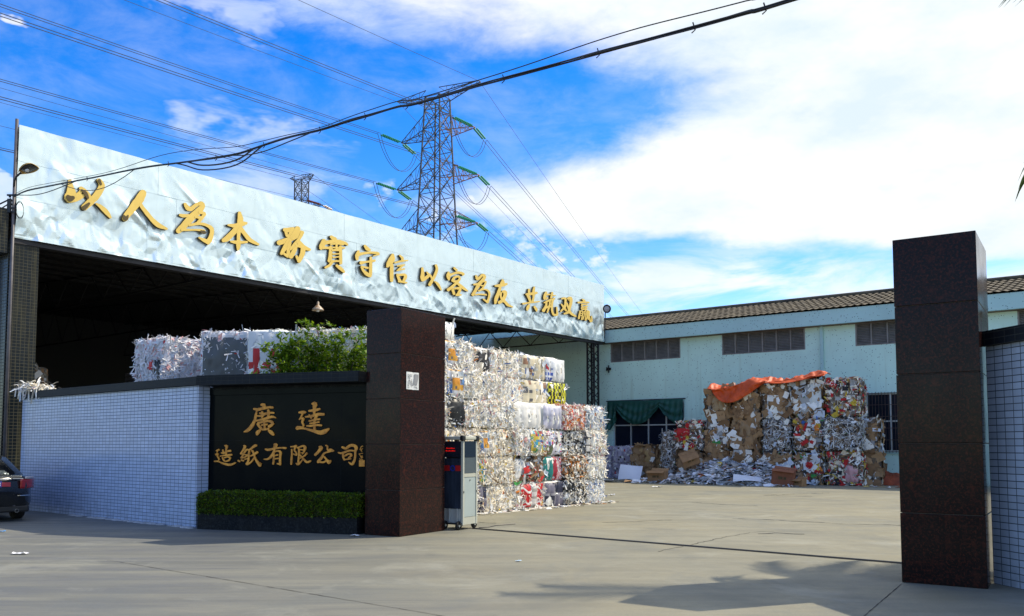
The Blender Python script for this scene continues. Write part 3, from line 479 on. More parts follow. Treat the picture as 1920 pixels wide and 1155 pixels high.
FASCIA_STROKES = [[[123,877,123,872,123,866,122,859,121,852,120,846,119,843,118,841,116,838,115,834,115,825,123,819,134,819,141,827,143,830,145,837,146,846,144,854,141,860,138,865,136,870,134,876,133,880,131,883,128,883,124,880],[128,817,133,819,141,822,149,826,157,832,163,837,167,842,169,844,169,848,166,850,163,850,158,848,151,845,144,842,138,840,131,839,125,837,120,832,119,825,122,818],[152,838,155,842,159,848,162,854,163,860,162,864,161,867,159,869,156,868,153,866,153,863,153,861,154,858,153,856,151,853,147,849,144,845,142,841,144,837,149,836],[155,860,158,859,162,857,166,855,170,852,174,848,177,845,177,844,176,842,176,840,175,838,177,836,179,836,181,837,183,840,185,844,186,850,183,856,178,860,173,864,168,867,162,869,159,870,156,869,153,866,153,862],[201,895,204,891,206,886,206,884,205,880,202,874,198,867,194,860,190,853,184,846,176,836,168,826,162,819,160,813,163,807,169,805,174,807,180,814,190,824,198,835,205,843,210,851,215,860,219,869,223,878,224,889,220,897,214,902,210,904,207,905,203,903,200,898],[200,829,203,827,207,824,211,821,216,816,221,812,227,807,232,804,236,801,240,798,242,798,244,799,246,801,245,803,243,807,240,813,236,818,231,823,224,827,218,830,212,832,206,833,202,834,201,833,199,832,199,830]],[[327,897,324,892,320,886,316,879,312,871,306,863,301,854,295,843,289,833,284,825,280,818,278,813,276,810,276,804,280,799,287,799,292,803,294,806,296,811,300,817,306,824,313,834,320,843,326,852,333,861,339,870,342,879,345,887,346,893,346,899,340,903,332,902],[325,854,328,850,332,845,338,839,345,831,354,823,361,816,368,810,374,806,381,802,392,800,403,800,411,799,414,800,416,802,416,805,414,806,407,809,397,812,389,816,383,819,378,822,371,826,363,833,355,841,347,848,341,853,337,858,334,862,331,863,327,861,325,857]],[[466,888,467,884,470,879,474,874,479,872,486,872,493,874,499,879,504,885,508,889,513,893,518,898,522,901,523,904,523,907,520,909,517,908,512,905,506,902,500,897,495,892,490,887,488,886,487,886,486,886,484,887,481,888,477,891,474,894,472,895,468,894,465,891],[518,896,520,895,522,895,521,897,520,896,515,892,510,887,504,881,498,875,491,868,484,860,477,852,471,844,465,836,460,829,456,823,451,818,447,812,444,809,442,803,445,798,451,796,457,799,460,802,466,807,471,812,477,819,483,826,489,833,495,840,501,848,508,855,514,862,520,869,526,876,531,883,535,890,538,899,535,907,530,910,527,911,522,911,517,906,515,900],[453,850,456,849,460,848,466,848,472,850,479,852,483,853,486,855,487,859,485,862,482,862,478,861,472,860,466,859,462,858,459,858,456,858,453,857,451,854,451,851],[517,872,522,871,529,871,532,871,531,873,530,872,528,869,525,865,522,860,518,856,515,851,512,847,510,844,504,840,496,837,491,834,489,832,489,829,490,827,493,827,499,829,507,833,515,837,520,842,524,847,527,851,530,855,534,860,536,865,539,868,542,873,539,880,532,881,525,881,519,881,516,880,514,876,515,873],[505,855,511,855,518,855,525,856,528,857,530,861,529,864,526,865,519,864,512,862,505,861,503,860,502,857,503,855],[486,825,495,828,508,833,519,836,528,837,535,837,542,836,548,834,553,831,555,829,556,825,556,820,554,814,552,807,548,800,545,795,545,790,550,786,557,787,562,791,564,796,567,805,569,813,570,821,570,829,568,837,561,842,553,844,545,845,538,846,529,846,519,844,507,840,494,835,484,831,482,830,482,827,484,825],[517,795,521,793,526,790,532,787,538,785,544,783,549,781,554,782,558,787,558,793,555,796,550,797,543,797,537,798,530,798,524,799,520,800,518,799,517,798,516,796],[461,805,466,807,473,808,482,810,494,813,508,816,519,817,526,817,530,816,533,814,537,816,539,819,540,823,537,825,534,825,528,825,520,824,508,822,494,819,482,817,473,816,465,815,460,814,458,812,457,809,458,806]],[[655,903,654,898,654,890,654,884,653,879,653,873,653,869,655,864,662,862,669,865,673,870,674,875,675,881,675,889,672,896,668,903,666,908,663,909,659,909,655,906],[620,854,627,853,638,852,649,853,660,857,669,861,676,865,681,868,685,871,688,872,690,874,691,877,690,880,687,880,684,880,679,880,672,879,663,875,655,871,647,867,638,864,628,862,621,860,619,859,617,857,618,854],[649,863,644,857,637,848,630,840,623,832,616,825,611,819,607,815,604,812,600,809,598,806,598,801,602,798,606,799,610,800,616,802,624,807,631,814,638,822,645,830,652,838,660,846,666,851,668,858,664,864,656,866],[657,851,661,847,666,843,673,838,680,831,687,824,697,818,710,815,723,813,732,812,735,812,737,815,738,817,736,819,728,822,717,826,706,830,699,836,691,842,684,848,678,854,673,859,670,862,665,863,659,860,655,855],[652,847,652,840,652,831,652,822,652,813,651,805,650,798,651,793,652,788,653,784,654,782,657,781,660,782,662,785,664,789,666,794,667,801,667,808,665,816,664,824,665,832,666,842,667,849,665,852,660,853,654,851],[630,803,635,802,643,801,653,802,666,805,681,809,691,812,693,814,694,816,693,818,690,819,680,817,666,815,653,813,644,812,637,810,631,809,629,808,628,806,628,803]],[[835,878,839,878,845,878,853,879,861,883,869,886,875,889,878,892,879,897,876,901,871,901,865,899,858,897,851,895,846,893,840,892,836,891,832,889,829,884,831,880],[862,894,860,891,858,887,856,882,853,875,850,869,847,865,848,861,852,858,858,859,862,862,863,867,866,873,869,879,871,884,874,889,876,892,875,896,871,898,865,898],[835,878,837,873,839,868,841,863,843,862,847,862,850,864,851,867,850,872,849,877,848,882,845,884,840,884,836,881],[817,828,823,831,830,834,837,838,845,842,854,846,863,850,872,855,880,860,888,865,896,872,904,878,909,883,912,888,909,894,903,896,897,894,891,890,883,885,875,879,869,874,862,869,855,864,847,860,839,857,831,853,823,849,815,846,810,843,805,838,806,832,811,828],[879,901,877,897,874,891,872,886,867,879,863,873,859,868,858,862,862,858,869,857,875,860,879,865,886,872,892,879,896,887,899,894,901,899,900,905,893,908,884,906],[847,853,843,847,837,839,832,830,827,820,822,810,819,802,819,799,822,797,827,797,830,799,835,806,843,815,849,825,855,834,859,843,862,849,863,854,858,857,852,857],[853,849,851,842,848,832,846,823,845,812,845,803,845,796,847,793,851,793,856,794,858,798,859,805,860,814,861,824,862,833,864,842,865,848,864,852,860,853,855,852],[832,799,838,796,843,794,848,792,852,792,856,795,857,799,855,802,849,803,843,805,837,807,834,806,831,804,831,801],[902,891,900,886,897,878,893,870,887,862,880,854,873,846,867,838,861,830,857,825,856,822,859,819,863,819,866,821,870,826,876,833,883,841,890,849,897,857,904,867,910,876,914,884,917,890,916,894,911,896,905,895],[884,853,889,847,897,840,907,833,920,831,932,831,941,831,944,832,947,835,947,839,945,840,937,842,927,845,918,848,911,853,903,858,897,863,892,864,887,861,883,857],[878,842,876,836,872,829,868,822,863,814,858,806,854,800,854,795,858,791,865,791,870,794,874,800,880,809,885,819,888,827,889,835,891,841,890,844,886,845,881,844],[887,834,893,835,901,835,903,835,903,832,902,824,901,817,897,807,893,797,889,789,889,785,893,782,899,782,903,785,908,793,915,804,921,815,923,826,922,837,917,846,905,849,894,847,887,845,883,843,881,839,883,835],[881,800,884,795,887,790,891,785,894,784,899,786,902,789,902,792,898,797,894,801,890,806,887,807,883,805,881,803]],[[1033,894,1038,891,1044,889,1050,886,1056,887,1061,892,1063,897,1060,901,1053,902,1046,903,1040,905,1035,904,1031,901,1030,896],[996,881,992,875,988,866,984,859,984,855,984,853,984,851,985,847,989,844,995,845,999,848,1001,849,1004,852,1007,857,1010,864,1012,873,1013,880,1012,884,1007,886,1000,885],[1003,862,1009,865,1018,869,1029,873,1040,877,1052,881,1064,883,1077,884,1089,884,1099,883,1104,883,1107,882,1110,881,1112,881,1114,882,1116,884,1116,885,1115,888,1112,891,1105,894,1093,895,1079,896,1065,895,1051,892,1038,889,1026,885,1015,882,1005,879,998,877,993,873,992,867,996,862],[1000,848,1008,850,1018,852,1027,853,1032,853,1037,853,1040,853,1043,853,1045,856,1045,859,1043,860,1040,861,1035,862,1028,862,1019,861,1008,860,1000,859,997,857,995,853,997,849],[1028,862,1028,855,1027,846,1026,837,1025,827,1023,818,1021,811,1023,807,1030,805,1037,808,1040,812,1041,819,1043,829,1043,839,1043,849,1042,858,1041,865,1039,867,1034,867,1030,865],[1035,868,1042,871,1052,874,1062,876,1073,878,1084,878,1092,879,1094,880,1096,883,1095,885,1093,886,1085,885,1074,884,1062,883,1051,880,1041,877,1034,875,1032,873,1031,871,1033,869],[1044,860,1061,862,1079,864,1097,867,1100,868,1101,871,1100,873,1098,874,1080,871,1062,868,1044,865,1042,864,1041,862,1042,860],[1056,878,1056,871,1056,864,1057,856,1058,855,1061,854,1065,856,1066,858,1066,865,1066,873,1065,880,1064,882,1061,882,1058,881],[1042,848,1054,851,1067,853,1079,856,1082,858,1083,861,1082,864,1078,865,1066,862,1053,859,1041,855,1039,854,1038,851,1039,849],[1072,870,1072,861,1073,849,1073,837,1073,827,1074,817,1074,810,1076,807,1081,807,1086,809,1088,812,1088,819,1088,829,1087,840,1087,852,1086,864,1086,873,1083,876,1078,876,1073,873],[1044,836,1054,838,1063,840,1072,842,1074,843,1075,845,1074,847,1072,847,1062,845,1053,843,1044,841,1042,840,1042,838,1042,836],[1045,824,1054,826,1063,829,1072,831,1074,832,1075,834,1074,836,1072,836,1062,834,1053,831,1044,829,1042,828,1042,826,1043,824],[1042,808,1052,811,1062,813,1072,815,1074,816,1075,818,1074,820,1072,821,1062,820,1052,818,1042,817,1039,815,1038,812,1039,809],[1036,814,1033,809,1029,803,1025,798,1019,794,1013,791,1009,788,1007,786,1007,783,1009,781,1013,781,1018,784,1025,787,1033,792,1039,798,1044,805,1048,810,1048,813,1045,816,1040,816],[1058,796,1062,794,1068,790,1075,787,1081,784,1088,781,1093,779,1096,779,1100,780,1101,783,1100,786,1097,789,1092,794,1085,798,1078,801,1070,803,1064,805,1061,805,1057,802,1056,799]],[[1191,893,1194,889,1197,885,1202,881,1209,880,1216,880,1220,881,1223,882,1226,884,1226,887,1224,889,1221,890,1217,892,1214,894,1210,896,1205,898,1201,900,1197,901,1193,899,1190,895],[1160,872,1157,867,1152,860,1149,852,1150,845,1152,840,1154,837,1157,835,1161,836,1165,838,1166,841,1166,845,1167,849,1167,853,1168,858,1170,865,1171,870,1171,873,1168,875,1163,874],[1164,851,1171,854,1179,858,1189,862,1202,866,1215,870,1227,873,1239,874,1251,875,1258,875,1260,875,1259,876,1259,875,1261,873,1265,873,1269,874,1270,877,1270,879,1269,883,1263,885,1253,885,1240,883,1227,881,1213,878,1200,875,1187,871,1176,868,1166,865,1160,863,1155,860,1155,854,1159,851],[1262,878,1253,874,1245,871,1237,867,1236,866,1236,865,1237,864,1238,864,1247,867,1255,870,1264,873,1265,875,1265,876,1264,878],[1178,823,1186,826,1196,831,1208,835,1222,839,1236,843,1246,845,1249,848,1250,851,1248,854,1244,854,1234,851,1220,846,1206,842,1194,839,1183,837,1175,836,1171,832,1170,827,1173,824],[1219,857,1219,851,1219,843,1218,835,1218,827,1217,818,1217,810,1217,801,1217,793,1217,787,1219,784,1224,783,1229,785,1231,789,1232,795,1233,803,1233,812,1233,821,1233,829,1233,837,1232,846,1232,853,1231,859,1230,861,1225,862,1221,860],[1175,814,1177,810,1180,804,1184,799,1190,794,1196,789,1202,786,1210,784,1217,783,1221,783,1225,783,1229,787,1230,790,1227,793,1223,794,1218,796,1213,799,1207,801,1200,803,1194,806,1191,810,1188,815,1187,819,1184,820,1179,820,1176,817],[1180,813,1190,813,1200,812,1210,812,1213,813,1215,816,1215,819,1212,820,1202,820,1192,820,1182,819,1179,819,1178,816,1178,814]],[[1332,889,1328,884,1323,877,1318,872,1315,867,1311,860,1307,853,1305,847,1305,842,1305,839,1304,836,1307,834,1312,834,1316,836,1319,838,1324,842,1330,846,1336,852,1343,859,1349,868,1350,877,1347,885,1345,889,1344,892,1340,893,1335,892],[1325,847,1324,839,1323,828,1323,818,1323,806,1324,794,1325,786,1327,783,1334,782,1340,784,1342,788,1343,797,1343,809,1343,821,1343,831,1343,842,1343,849,1340,853,1334,853,1328,851],[1372,889,1376,887,1380,884,1383,881,1383,881,1383,880,1382,878,1383,875,1388,874,1393,875,1395,878,1396,880,1397,884,1395,888,1389,891,1383,893,1378,895,1375,895,1373,893,1371,891],[1350,856,1359,859,1371,863,1383,867,1397,871,1410,875,1420,878,1421,879,1421,881,1421,882,1419,882,1409,880,1395,878,1381,874,1368,870,1356,865,1348,862,1346,860,1346,858,1348,856],[1363,846,1376,849,1388,853,1401,856,1403,858,1404,860,1402,862,1400,862,1387,859,1374,855,1362,851,1360,850,1359,848,1361,846],[1388,856,1380,850,1372,843,1364,837,1363,835,1364,833,1367,832,1370,833,1378,839,1386,846,1394,852,1395,854,1394,856,1391,857],[1361,828,1374,832,1387,836,1400,840,1403,842,1403,845,1401,846,1398,846,1385,842,1372,838,1360,833,1358,832,1357,830,1359,828],[1356,813,1358,809,1360,803,1363,798,1367,793,1371,790,1373,789,1377,788,1382,790,1385,793,1384,796,1382,798,1379,801,1376,804,1374,808,1371,814,1369,818,1366,820,1361,819,1357,817],[1368,810,1378,812,1391,815,1399,816,1398,815,1397,814,1397,811,1395,807,1392,802,1390,798,1390,795,1394,793,1399,793,1403,795,1406,799,1411,805,1414,811,1415,817,1412,823,1403,826,1390,824,1376,821,1367,818,1364,816,1363,813,1365,811],[1368,786,1383,787,1398,787,1413,788,1415,789,1417,791,1417,793,1414,794,1400,795,1385,795,1371,796,1367,794,1365,791,1365,788]],[[1494,862,1494,857,1494,850,1493,843,1492,837,1490,830,1489,824,1491,818,1493,814,1495,812,1497,810,1501,809,1505,811,1507,814,1508,817,1510,821,1512,826,1513,832,1512,839,1512,846,1510,853,1508,860,1506,865,1504,867,1500,867,1496,865],[1506,810,1511,813,1519,817,1526,822,1533,827,1540,833,1544,841,1540,848,1534,851,1529,853,1527,854,1524,853,1523,851,1523,849,1526,846,1529,842,1528,840,1526,839,1521,835,1515,831,1508,827,1501,824,1496,821,1493,816,1494,812,1499,809],[1533,839,1537,837,1542,835,1545,834,1547,833,1548,831,1548,829,1550,828,1553,828,1555,829,1556,831,1557,833,1557,836,1555,840,1551,843,1547,846,1543,848,1539,848,1534,846,1532,842],[1572,885,1574,881,1576,877,1577,872,1575,867,1572,860,1568,853,1564,845,1559,837,1553,829,1546,820,1539,811,1534,804,1534,800,1539,797,1546,797,1551,800,1555,807,1562,816,1568,826,1574,834,1580,843,1584,851,1588,859,1591,867,1592,875,1590,882,1587,887,1585,891,1581,892,1576,891,1572,888],[1570,818,1575,815,1581,810,1587,805,1594,800,1602,793,1608,789,1609,788,1612,789,1614,790,1614,792,1611,798,1606,806,1600,814,1591,819,1582,821,1575,823,1573,823,1570,822,1569,820]],[[1685,891,1689,888,1694,886,1699,883,1704,883,1709,886,1711,889,1709,892,1704,894,1699,896,1693,899,1689,899,1685,896,1683,893],[1650,872,1647,867,1643,861,1641,854,1644,847,1648,842,1652,839,1654,837,1658,838,1662,840,1663,842,1664,847,1665,853,1665,858,1664,863,1662,868,1660,872,1659,874,1656,875,1652,874],[1661,853,1668,857,1677,862,1687,866,1698,870,1708,873,1717,875,1727,875,1737,875,1743,874,1742,878,1741,877,1739,875,1737,873,1738,871,1741,870,1743,870,1747,872,1754,875,1753,883,1743,885,1731,886,1717,885,1705,883,1693,878,1683,874,1672,870,1661,866,1654,863,1650,859,1651,855,1655,853],[1680,854,1677,849,1674,845,1671,841,1671,837,1675,835,1682,835,1687,838,1689,842,1691,847,1694,851,1694,854,1690,856,1684,856],[1687,849,1695,852,1704,856,1711,858,1714,858,1717,857,1717,856,1716,854,1711,849,1708,846,1701,845,1692,843,1685,842,1681,841,1680,837,1681,834,1685,833,1692,834,1703,835,1714,838,1723,844,1728,851,1730,858,1727,864,1720,867,1711,867,1700,864,1690,860,1683,856,1680,854,1680,851,1683,849],[1706,843,1699,838,1690,831,1680,824,1668,815,1655,807,1645,801,1643,797,1646,793,1651,791,1657,793,1666,799,1678,808,1690,817,1700,825,1710,832,1716,837,1718,840,1715,844,1710,845],[1701,831,1707,828,1714,824,1722,820,1732,816,1741,813,1750,811,1759,809,1767,808,1773,808,1775,808,1777,809,1777,811,1776,812,1772,814,1766,818,1759,821,1751,824,1743,828,1734,831,1726,834,1718,837,1712,840,1707,840,1702,837,1700,833],[1671,799,1674,794,1677,789,1680,783,1684,781,1690,782,1694,785,1695,789,1692,794,1689,800,1686,805,1683,807,1677,806,1672,803],[1680,802,1694,805,1711,809,1721,810,1719,811,1716,806,1712,801,1709,796,1704,790,1701,786,1701,783,1704,781,1708,780,1712,782,1717,786,1723,792,1727,798,1731,804,1734,813,1727,820,1711,818,1692,813,1678,809,1675,807,1675,805,1676,803],[1701,778,1711,780,1721,782,1731,784,1734,786,1735,788,1734,791,1730,791,1720,790,1710,788,1700,787,1697,785,1695,782,1697,779]],[[1822,881,1824,877,1826,870,1834,865,1848,868,1854,873,1859,877,1865,882,1871,888,1876,892,1877,895,1874,898,1869,898,1865,897,1860,893,1854,888,1848,883,1842,880,1838,878,1843,878,1843,879,1838,883,1835,886,1832,887,1827,887,1823,884],[1869,888,1873,887,1876,886,1877,887,1875,885,1869,880,1862,873,1854,866,1845,859,1836,850,1829,841,1823,832,1818,824,1811,815,1804,807,1799,801,1798,797,1803,794,1810,793,1816,796,1821,802,1828,811,1835,820,1842,828,1849,836,1855,844,1863,852,1871,859,1879,867,1886,874,1892,881,1896,889,1892,896,1885,899,1881,900,1875,900,1869,896,1867,891],[1815,840,1824,842,1834,844,1844,845,1848,847,1849,851,1847,854,1843,855,1833,852,1823,850,1814,848,1811,846,1809,843,1811,841],[1871,862,1878,863,1886,864,1888,865,1887,864,1884,860,1880,854,1876,848,1871,842,1866,837,1859,832,1852,827,1846,823,1844,821,1845,819,1848,818,1851,819,1857,822,1866,827,1875,833,1881,839,1886,846,1891,852,1895,858,1899,864,1898,871,1887,872,1877,870,1870,868,1867,867,1866,864,1868,862],[1860,843,1867,844,1873,844,1880,844,1883,845,1884,848,1884,850,1881,851,1874,850,1868,850,1861,849,1859,848,1857,846,1858,844],[1845,818,1856,822,1871,827,1883,830,1892,830,1898,829,1904,827,1907,824,1909,821,1910,818,1910,812,1908,806,1906,799,1903,793,1899,787,1897,782,1898,779,1903,777,1910,778,1914,781,1915,785,1918,792,1920,799,1923,805,1925,813,1925,820,1923,826,1919,831,1912,834,1904,836,1894,837,1883,836,1868,832,1853,827,1842,823,1840,821,1840,819,1842,818],[1873,787,1883,783,1892,779,1901,775,1906,775,1911,778,1913,782,1910,785,1899,787,1888,790,1878,792,1875,792,1873,791,1872,789],[1822,798,1832,800,1845,803,1858,805,1872,806,1885,807,1895,807,1898,808,1900,811,1899,814,1896,815,1887,814,1873,813,1858,811,1844,809,1831,806,1821,804,1819,802,1818,800,1819,798]],[[2005,894,2002,890,1999,885,1996,882,1994,879,1992,875,1990,871,1989,866,1994,862,2003,862,2010,865,2014,869,2020,874,2025,881,2024,888,2019,893,2016,896,2014,897,2010,897,2006,896],[1958,856,1969,856,1983,857,1999,860,2016,865,2031,871,2042,875,2045,878,2045,882,2042,885,2037,884,2026,881,2010,877,1995,873,1982,870,1969,866,1959,864,1955,862,1953,859,1955,856],[1983,856,1979,849,1973,840,1968,830,1962,821,1956,812,1952,803,1950,794,1951,787,1951,782,1953,779,1958,778,1964,780,1966,783,1969,788,1972,794,1975,802,1980,809,1985,818,1991,828,1995,838,1999,848,2001,855,2000,859,1994,861,1987,860],[2007,836,2014,836,2019,835,2018,836,2017,834,2015,828,2012,822,2008,815,2002,809,1997,804,1991,800,1985,797,1979,794,1975,790,1977,785,1982,782,1989,783,1995,786,2004,790,2014,796,2022,803,2029,811,2035,819,2040,828,2042,837,2040,846,2027,850,2015,848,2008,846,2004,844,2002,841,2003,837],[1990,833,1989,827,1989,819,1991,811,1997,804,2005,798,2010,794,2017,793,2025,796,2029,802,2027,806,2020,809,2010,812,2003,816,2002,821,2004,828,2005,834,2003,837,1998,837,1992,836],[2014,798,2020,793,2028,787,2039,781,2054,779,2070,779,2081,779,2083,780,2085,781,2085,783,2084,784,2074,786,2061,789,2051,793,2042,797,2034,802,2027,806,2023,806,2017,805,2014,801]],[[2197,878,2196,872,2196,866,2196,860,2198,857,2205,856,2211,859,2214,862,2214,868,2213,874,2213,880,2211,882,2205,883,2199,881],[2238,895,2235,889,2232,881,2229,872,2229,864,2231,856,2232,848,2230,840,2227,833,2224,827,2225,824,2231,823,2237,824,2240,827,2242,832,2245,841,2248,850,2249,858,2250,867,2250,874,2251,882,2251,890,2252,896,2250,898,2246,899,2241,897],[2183,849,2194,850,2208,852,2224,855,2240,859,2256,863,2267,867,2271,869,2272,873,2269,876,2263,877,2252,874,2236,871,2221,867,2206,864,2192,860,2182,858,2178,856,2177,852,2179,849],[2184,849,2187,844,2193,838,2197,832,2201,827,2205,823,2207,819,2210,817,2216,818,2221,821,2222,824,2222,828,2220,833,2217,839,2212,846,2206,852,2201,857,2196,859,2189,857,2184,853],[2159,802,2172,805,2190,810,2210,814,2237,820,2265,826,2286,831,2288,832,2289,834,2287,835,2285,836,2264,832,2236,827,2209,822,2188,817,2170,814,2157,811,2153,809,2152,805,2155,803],[2198,808,2194,805,2188,800,2184,795,2182,790,2182,785,2182,783,2183,780,2188,778,2194,779,2198,782,2200,785,2203,789,2206,792,2208,797,2210,802,2211,806,2211,808,2207,810,2202,810],[2238,801,2242,797,2247,792,2251,789,2253,787,2255,786,2257,784,2258,783,2263,783,2266,784,2268,786,2269,788,2270,792,2269,797,2263,801,2256,805,2251,808,2247,809,2241,807,2238,804]],[[2331,885,2327,879,2321,872,2317,864,2316,858,2317,853,2318,849,2320,847,2326,846,2332,848,2335,851,2337,855,2339,859,2341,864,2344,871,2346,878,2348,884,2348,887,2342,889,2335,888],[2342,870,2352,872,2362,874,2371,876,2374,877,2376,879,2374,881,2371,882,2362,881,2352,880,2342,879,2338,877,2336,874,2338,871],[2346,862,2342,860,2339,858,2335,857,2333,854,2335,851,2339,849,2344,850,2348,853,2351,855,2354,857,2356,859,2354,862,2350,863],[2382,890,2380,886,2378,880,2376,875,2375,871,2373,867,2372,864,2373,861,2377,860,2383,861,2386,863,2388,866,2390,870,2393,875,2395,880,2397,886,2398,890,2396,893,2391,894,2385,893],[2389,874,2398,875,2407,876,2416,877,2418,878,2420,880,2419,881,2417,882,2408,881,2399,881,2390,881,2387,879,2386,877,2386,875],[2324,830,2331,833,2341,837,2353,840,2366,845,2381,849,2393,853,2401,856,2407,859,2410,860,2413,863,2411,867,2407,868,2402,868,2399,866,2394,864,2387,861,2375,858,2361,853,2348,848,2336,843,2326,838,2319,835,2317,833,2318,831,2320,830],[2332,837,2331,832,2331,826,2328,820,2321,812,2312,803,2305,796,2304,791,2311,788,2320,788,2327,791,2332,798,2340,808,2346,819,2348,827,2348,834,2347,839,2345,841,2340,842,2334,840],[2332,804,2343,808,2355,813,2366,818,2369,820,2368,823,2365,825,2360,825,2349,820,2337,816,2326,811,2323,809,2323,805,2327,803],[2362,847,2361,842,2360,835,2358,826,2353,814,2346,800,2341,790,2342,788,2345,787,2350,787,2353,789,2359,799,2367,813,2373,826,2376,836,2375,844,2375,849,2373,851,2369,851,2364,850],[2383,857,2381,850,2378,839,2376,828,2375,817,2376,807,2378,799,2382,791,2386,785,2395,780,2408,779,2421,781,2433,785,2438,793,2436,799,2434,804,2433,811,2431,819,2430,825,2428,827,2424,827,2420,825,2419,823,2419,817,2420,809,2420,801,2420,796,2420,792,2421,792,2418,791,2411,790,2405,790,2402,792,2398,797,2395,803,2393,811,2393,820,2393,829,2395,839,2399,850,2402,858,2400,861,2394,862,2387,861],[2370,818,2373,816,2376,814,2379,811,2383,811,2388,812,2390,815,2389,818,2386,819,2382,821,2378,823,2375,824,2371,822,2369,820]],[[2470,868,2478,870,2489,872,2492,872,2491,871,2492,865,2491,858,2490,850,2488,843,2485,836,2476,827,2464,817,2455,810,2454,808,2456,806,2459,805,2463,806,2474,813,2490,822,2504,833,2510,843,2511,852,2510,860,2511,868,2511,876,2504,883,2488,882,2475,878,2467,875,2463,873,2463,870,2465,868],[2460,842,2465,838,2471,833,2478,827,2486,822,2494,817,2499,814,2504,813,2510,815,2514,818,2513,821,2508,825,2501,831,2493,836,2485,840,2476,844,2470,847,2466,847,2462,846,2460,844],[2521,875,2529,877,2539,878,2537,878,2536,877,2536,872,2536,865,2533,855,2529,845,2525,835,2522,826,2519,820,2516,816,2508,812,2496,807,2486,803,2484,801,2483,798,2486,797,2490,797,2501,799,2516,803,2532,809,2541,818,2544,826,2547,835,2552,844,2558,856,2561,866,2563,875,2562,884,2554,892,2536,891,2524,886,2516,882,2513,880,2513,877,2516,875],[2505,852,2509,845,2514,836,2519,828,2523,820,2528,812,2537,805,2554,800,2573,797,2586,796,2590,796,2595,799,2596,802,2593,804,2581,807,2566,811,2553,816,2547,820,2541,826,2535,833,2529,841,2523,850,2520,856,2516,858,2511,857,2506,854]],[[2648,890,2653,888,2658,885,2664,883,2670,883,2676,887,2678,891,2675,894,2668,895,2661,895,2654,896,2650,896,2647,894,2646,891],[2614,867,2627,870,2645,873,2663,876,2680,878,2697,880,2709,881,2713,882,2715,885,2714,888,2710,888,2698,888,2681,886,2663,885,2645,882,2626,879,2612,877,2607,875,2606,871,2608,868],[2648,863,2662,865,2677,868,2692,870,2696,871,2697,874,2695,877,2691,877,2676,874,2662,872,2647,869,2644,868,2643,866,2644,864],[2639,867,2638,864,2638,861,2638,858,2640,856,2646,856,2652,858,2653,860,2652,863,2651,866,2650,869,2648,871,2644,871,2640,869],[2642,847,2660,851,2678,855,2696,859,2699,861,2700,864,2698,866,2694,866,2676,862,2658,858,2640,854,2636,852,2636,849,2638,847],[2641,850,2638,848,2634,843,2644,838,2658,840,2676,843,2689,845,2694,847,2695,851,2693,854,2688,854,2675,852,2658,850,2647,849,2652,846,2652,845,2653,847,2653,850,2650,852,2645,852],[2675,862,2673,855,2672,848,2671,842,2672,840,2676,839,2681,840,2683,842,2685,849,2687,856,2689,862,2688,865,2683,865,2678,864],[2620,831,2619,825,2616,818,2613,811,2611,804,2608,797,2606,793,2608,790,2614,788,2621,790,2624,793,2626,797,2628,804,2630,811,2632,818,2634,826,2636,831,2634,833,2629,834,2624,833],[2632,828,2637,829,2643,830,2645,830,2645,825,2643,818,2641,810,2639,802,2636,794,2634,789,2635,787,2639,786,2644,787,2646,789,2648,794,2650,802,2653,811,2655,818,2657,827,2656,834,2646,836,2637,835,2631,834,2628,833,2627,830,2628,828],[2628,816,2636,818,2643,819,2650,820,2652,821,2653,823,2652,824,2650,824,2642,823,2635,822,2628,821,2626,820,2625,818,2626,817],[2625,806,2633,807,2642,808,2650,809,2652,810,2653,812,2652,813,2650,814,2641,812,2633,811,2625,810,2622,809,2622,807,2623,806],[2668,831,2672,832,2676,833,2676,834,2676,828,2674,819,2673,810,2671,802,2668,795,2667,790,2668,789,2671,788,2675,789,2677,791,2679,795,2681,803,2684,811,2686,820,2688,829,2688,837,2678,840,2669,838,2664,836,2662,835,2662,832,2664,831],[2658,832,2658,827,2659,819,2658,812,2653,805,2648,797,2644,792,2644,790,2648,789,2652,789,2655,791,2659,796,2664,804,2667,812,2668,820,2668,828,2668,834,2666,835,2663,835,2659,834],[2663,823,2669,823,2675,824,2682,825,2684,826,2684,827,2684,828,2682,829,2675,828,2669,827,2663,826,2661,826,2660,824,2661,823],[2662,814,2669,815,2675,815,2682,816,2683,817,2684,818,2684,820,2682,820,2675,819,2669,818,2663,818,2661,817,2660,815,2661,814],[2690,836,2694,837,2696,838,2695,838,2695,832,2695,822,2694,813,2694,806,2694,800,2694,797,2696,795,2700,795,2705,796,2707,798,2707,802,2707,807,2707,814,2708,823,2708,833,2707,841,2698,845,2690,842,2686,841,2684,839,2684,837,2687,835],[2686,836,2687,828,2687,818,2686,808,2681,801,2675,795,2670,790,2670,788,2672,787,2677,787,2680,788,2684,793,2691,800,2696,809,2697,819,2697,830,2696,837,2695,839,2691,839,2688,838],[2701,838,2701,830,2701,820,2702,809,2706,799,2710,790,2717,784,2732,786,2738,792,2739,798,2739,805,2736,812,2735,818,2733,819,2729,819,2726,817,2724,816,2725,810,2726,803,2726,797,2723,793,2721,791,2729,791,2726,795,2720,803,2715,812,2714,821,2714,832,2714,839,2712,841,2707,842,2703,840]]]
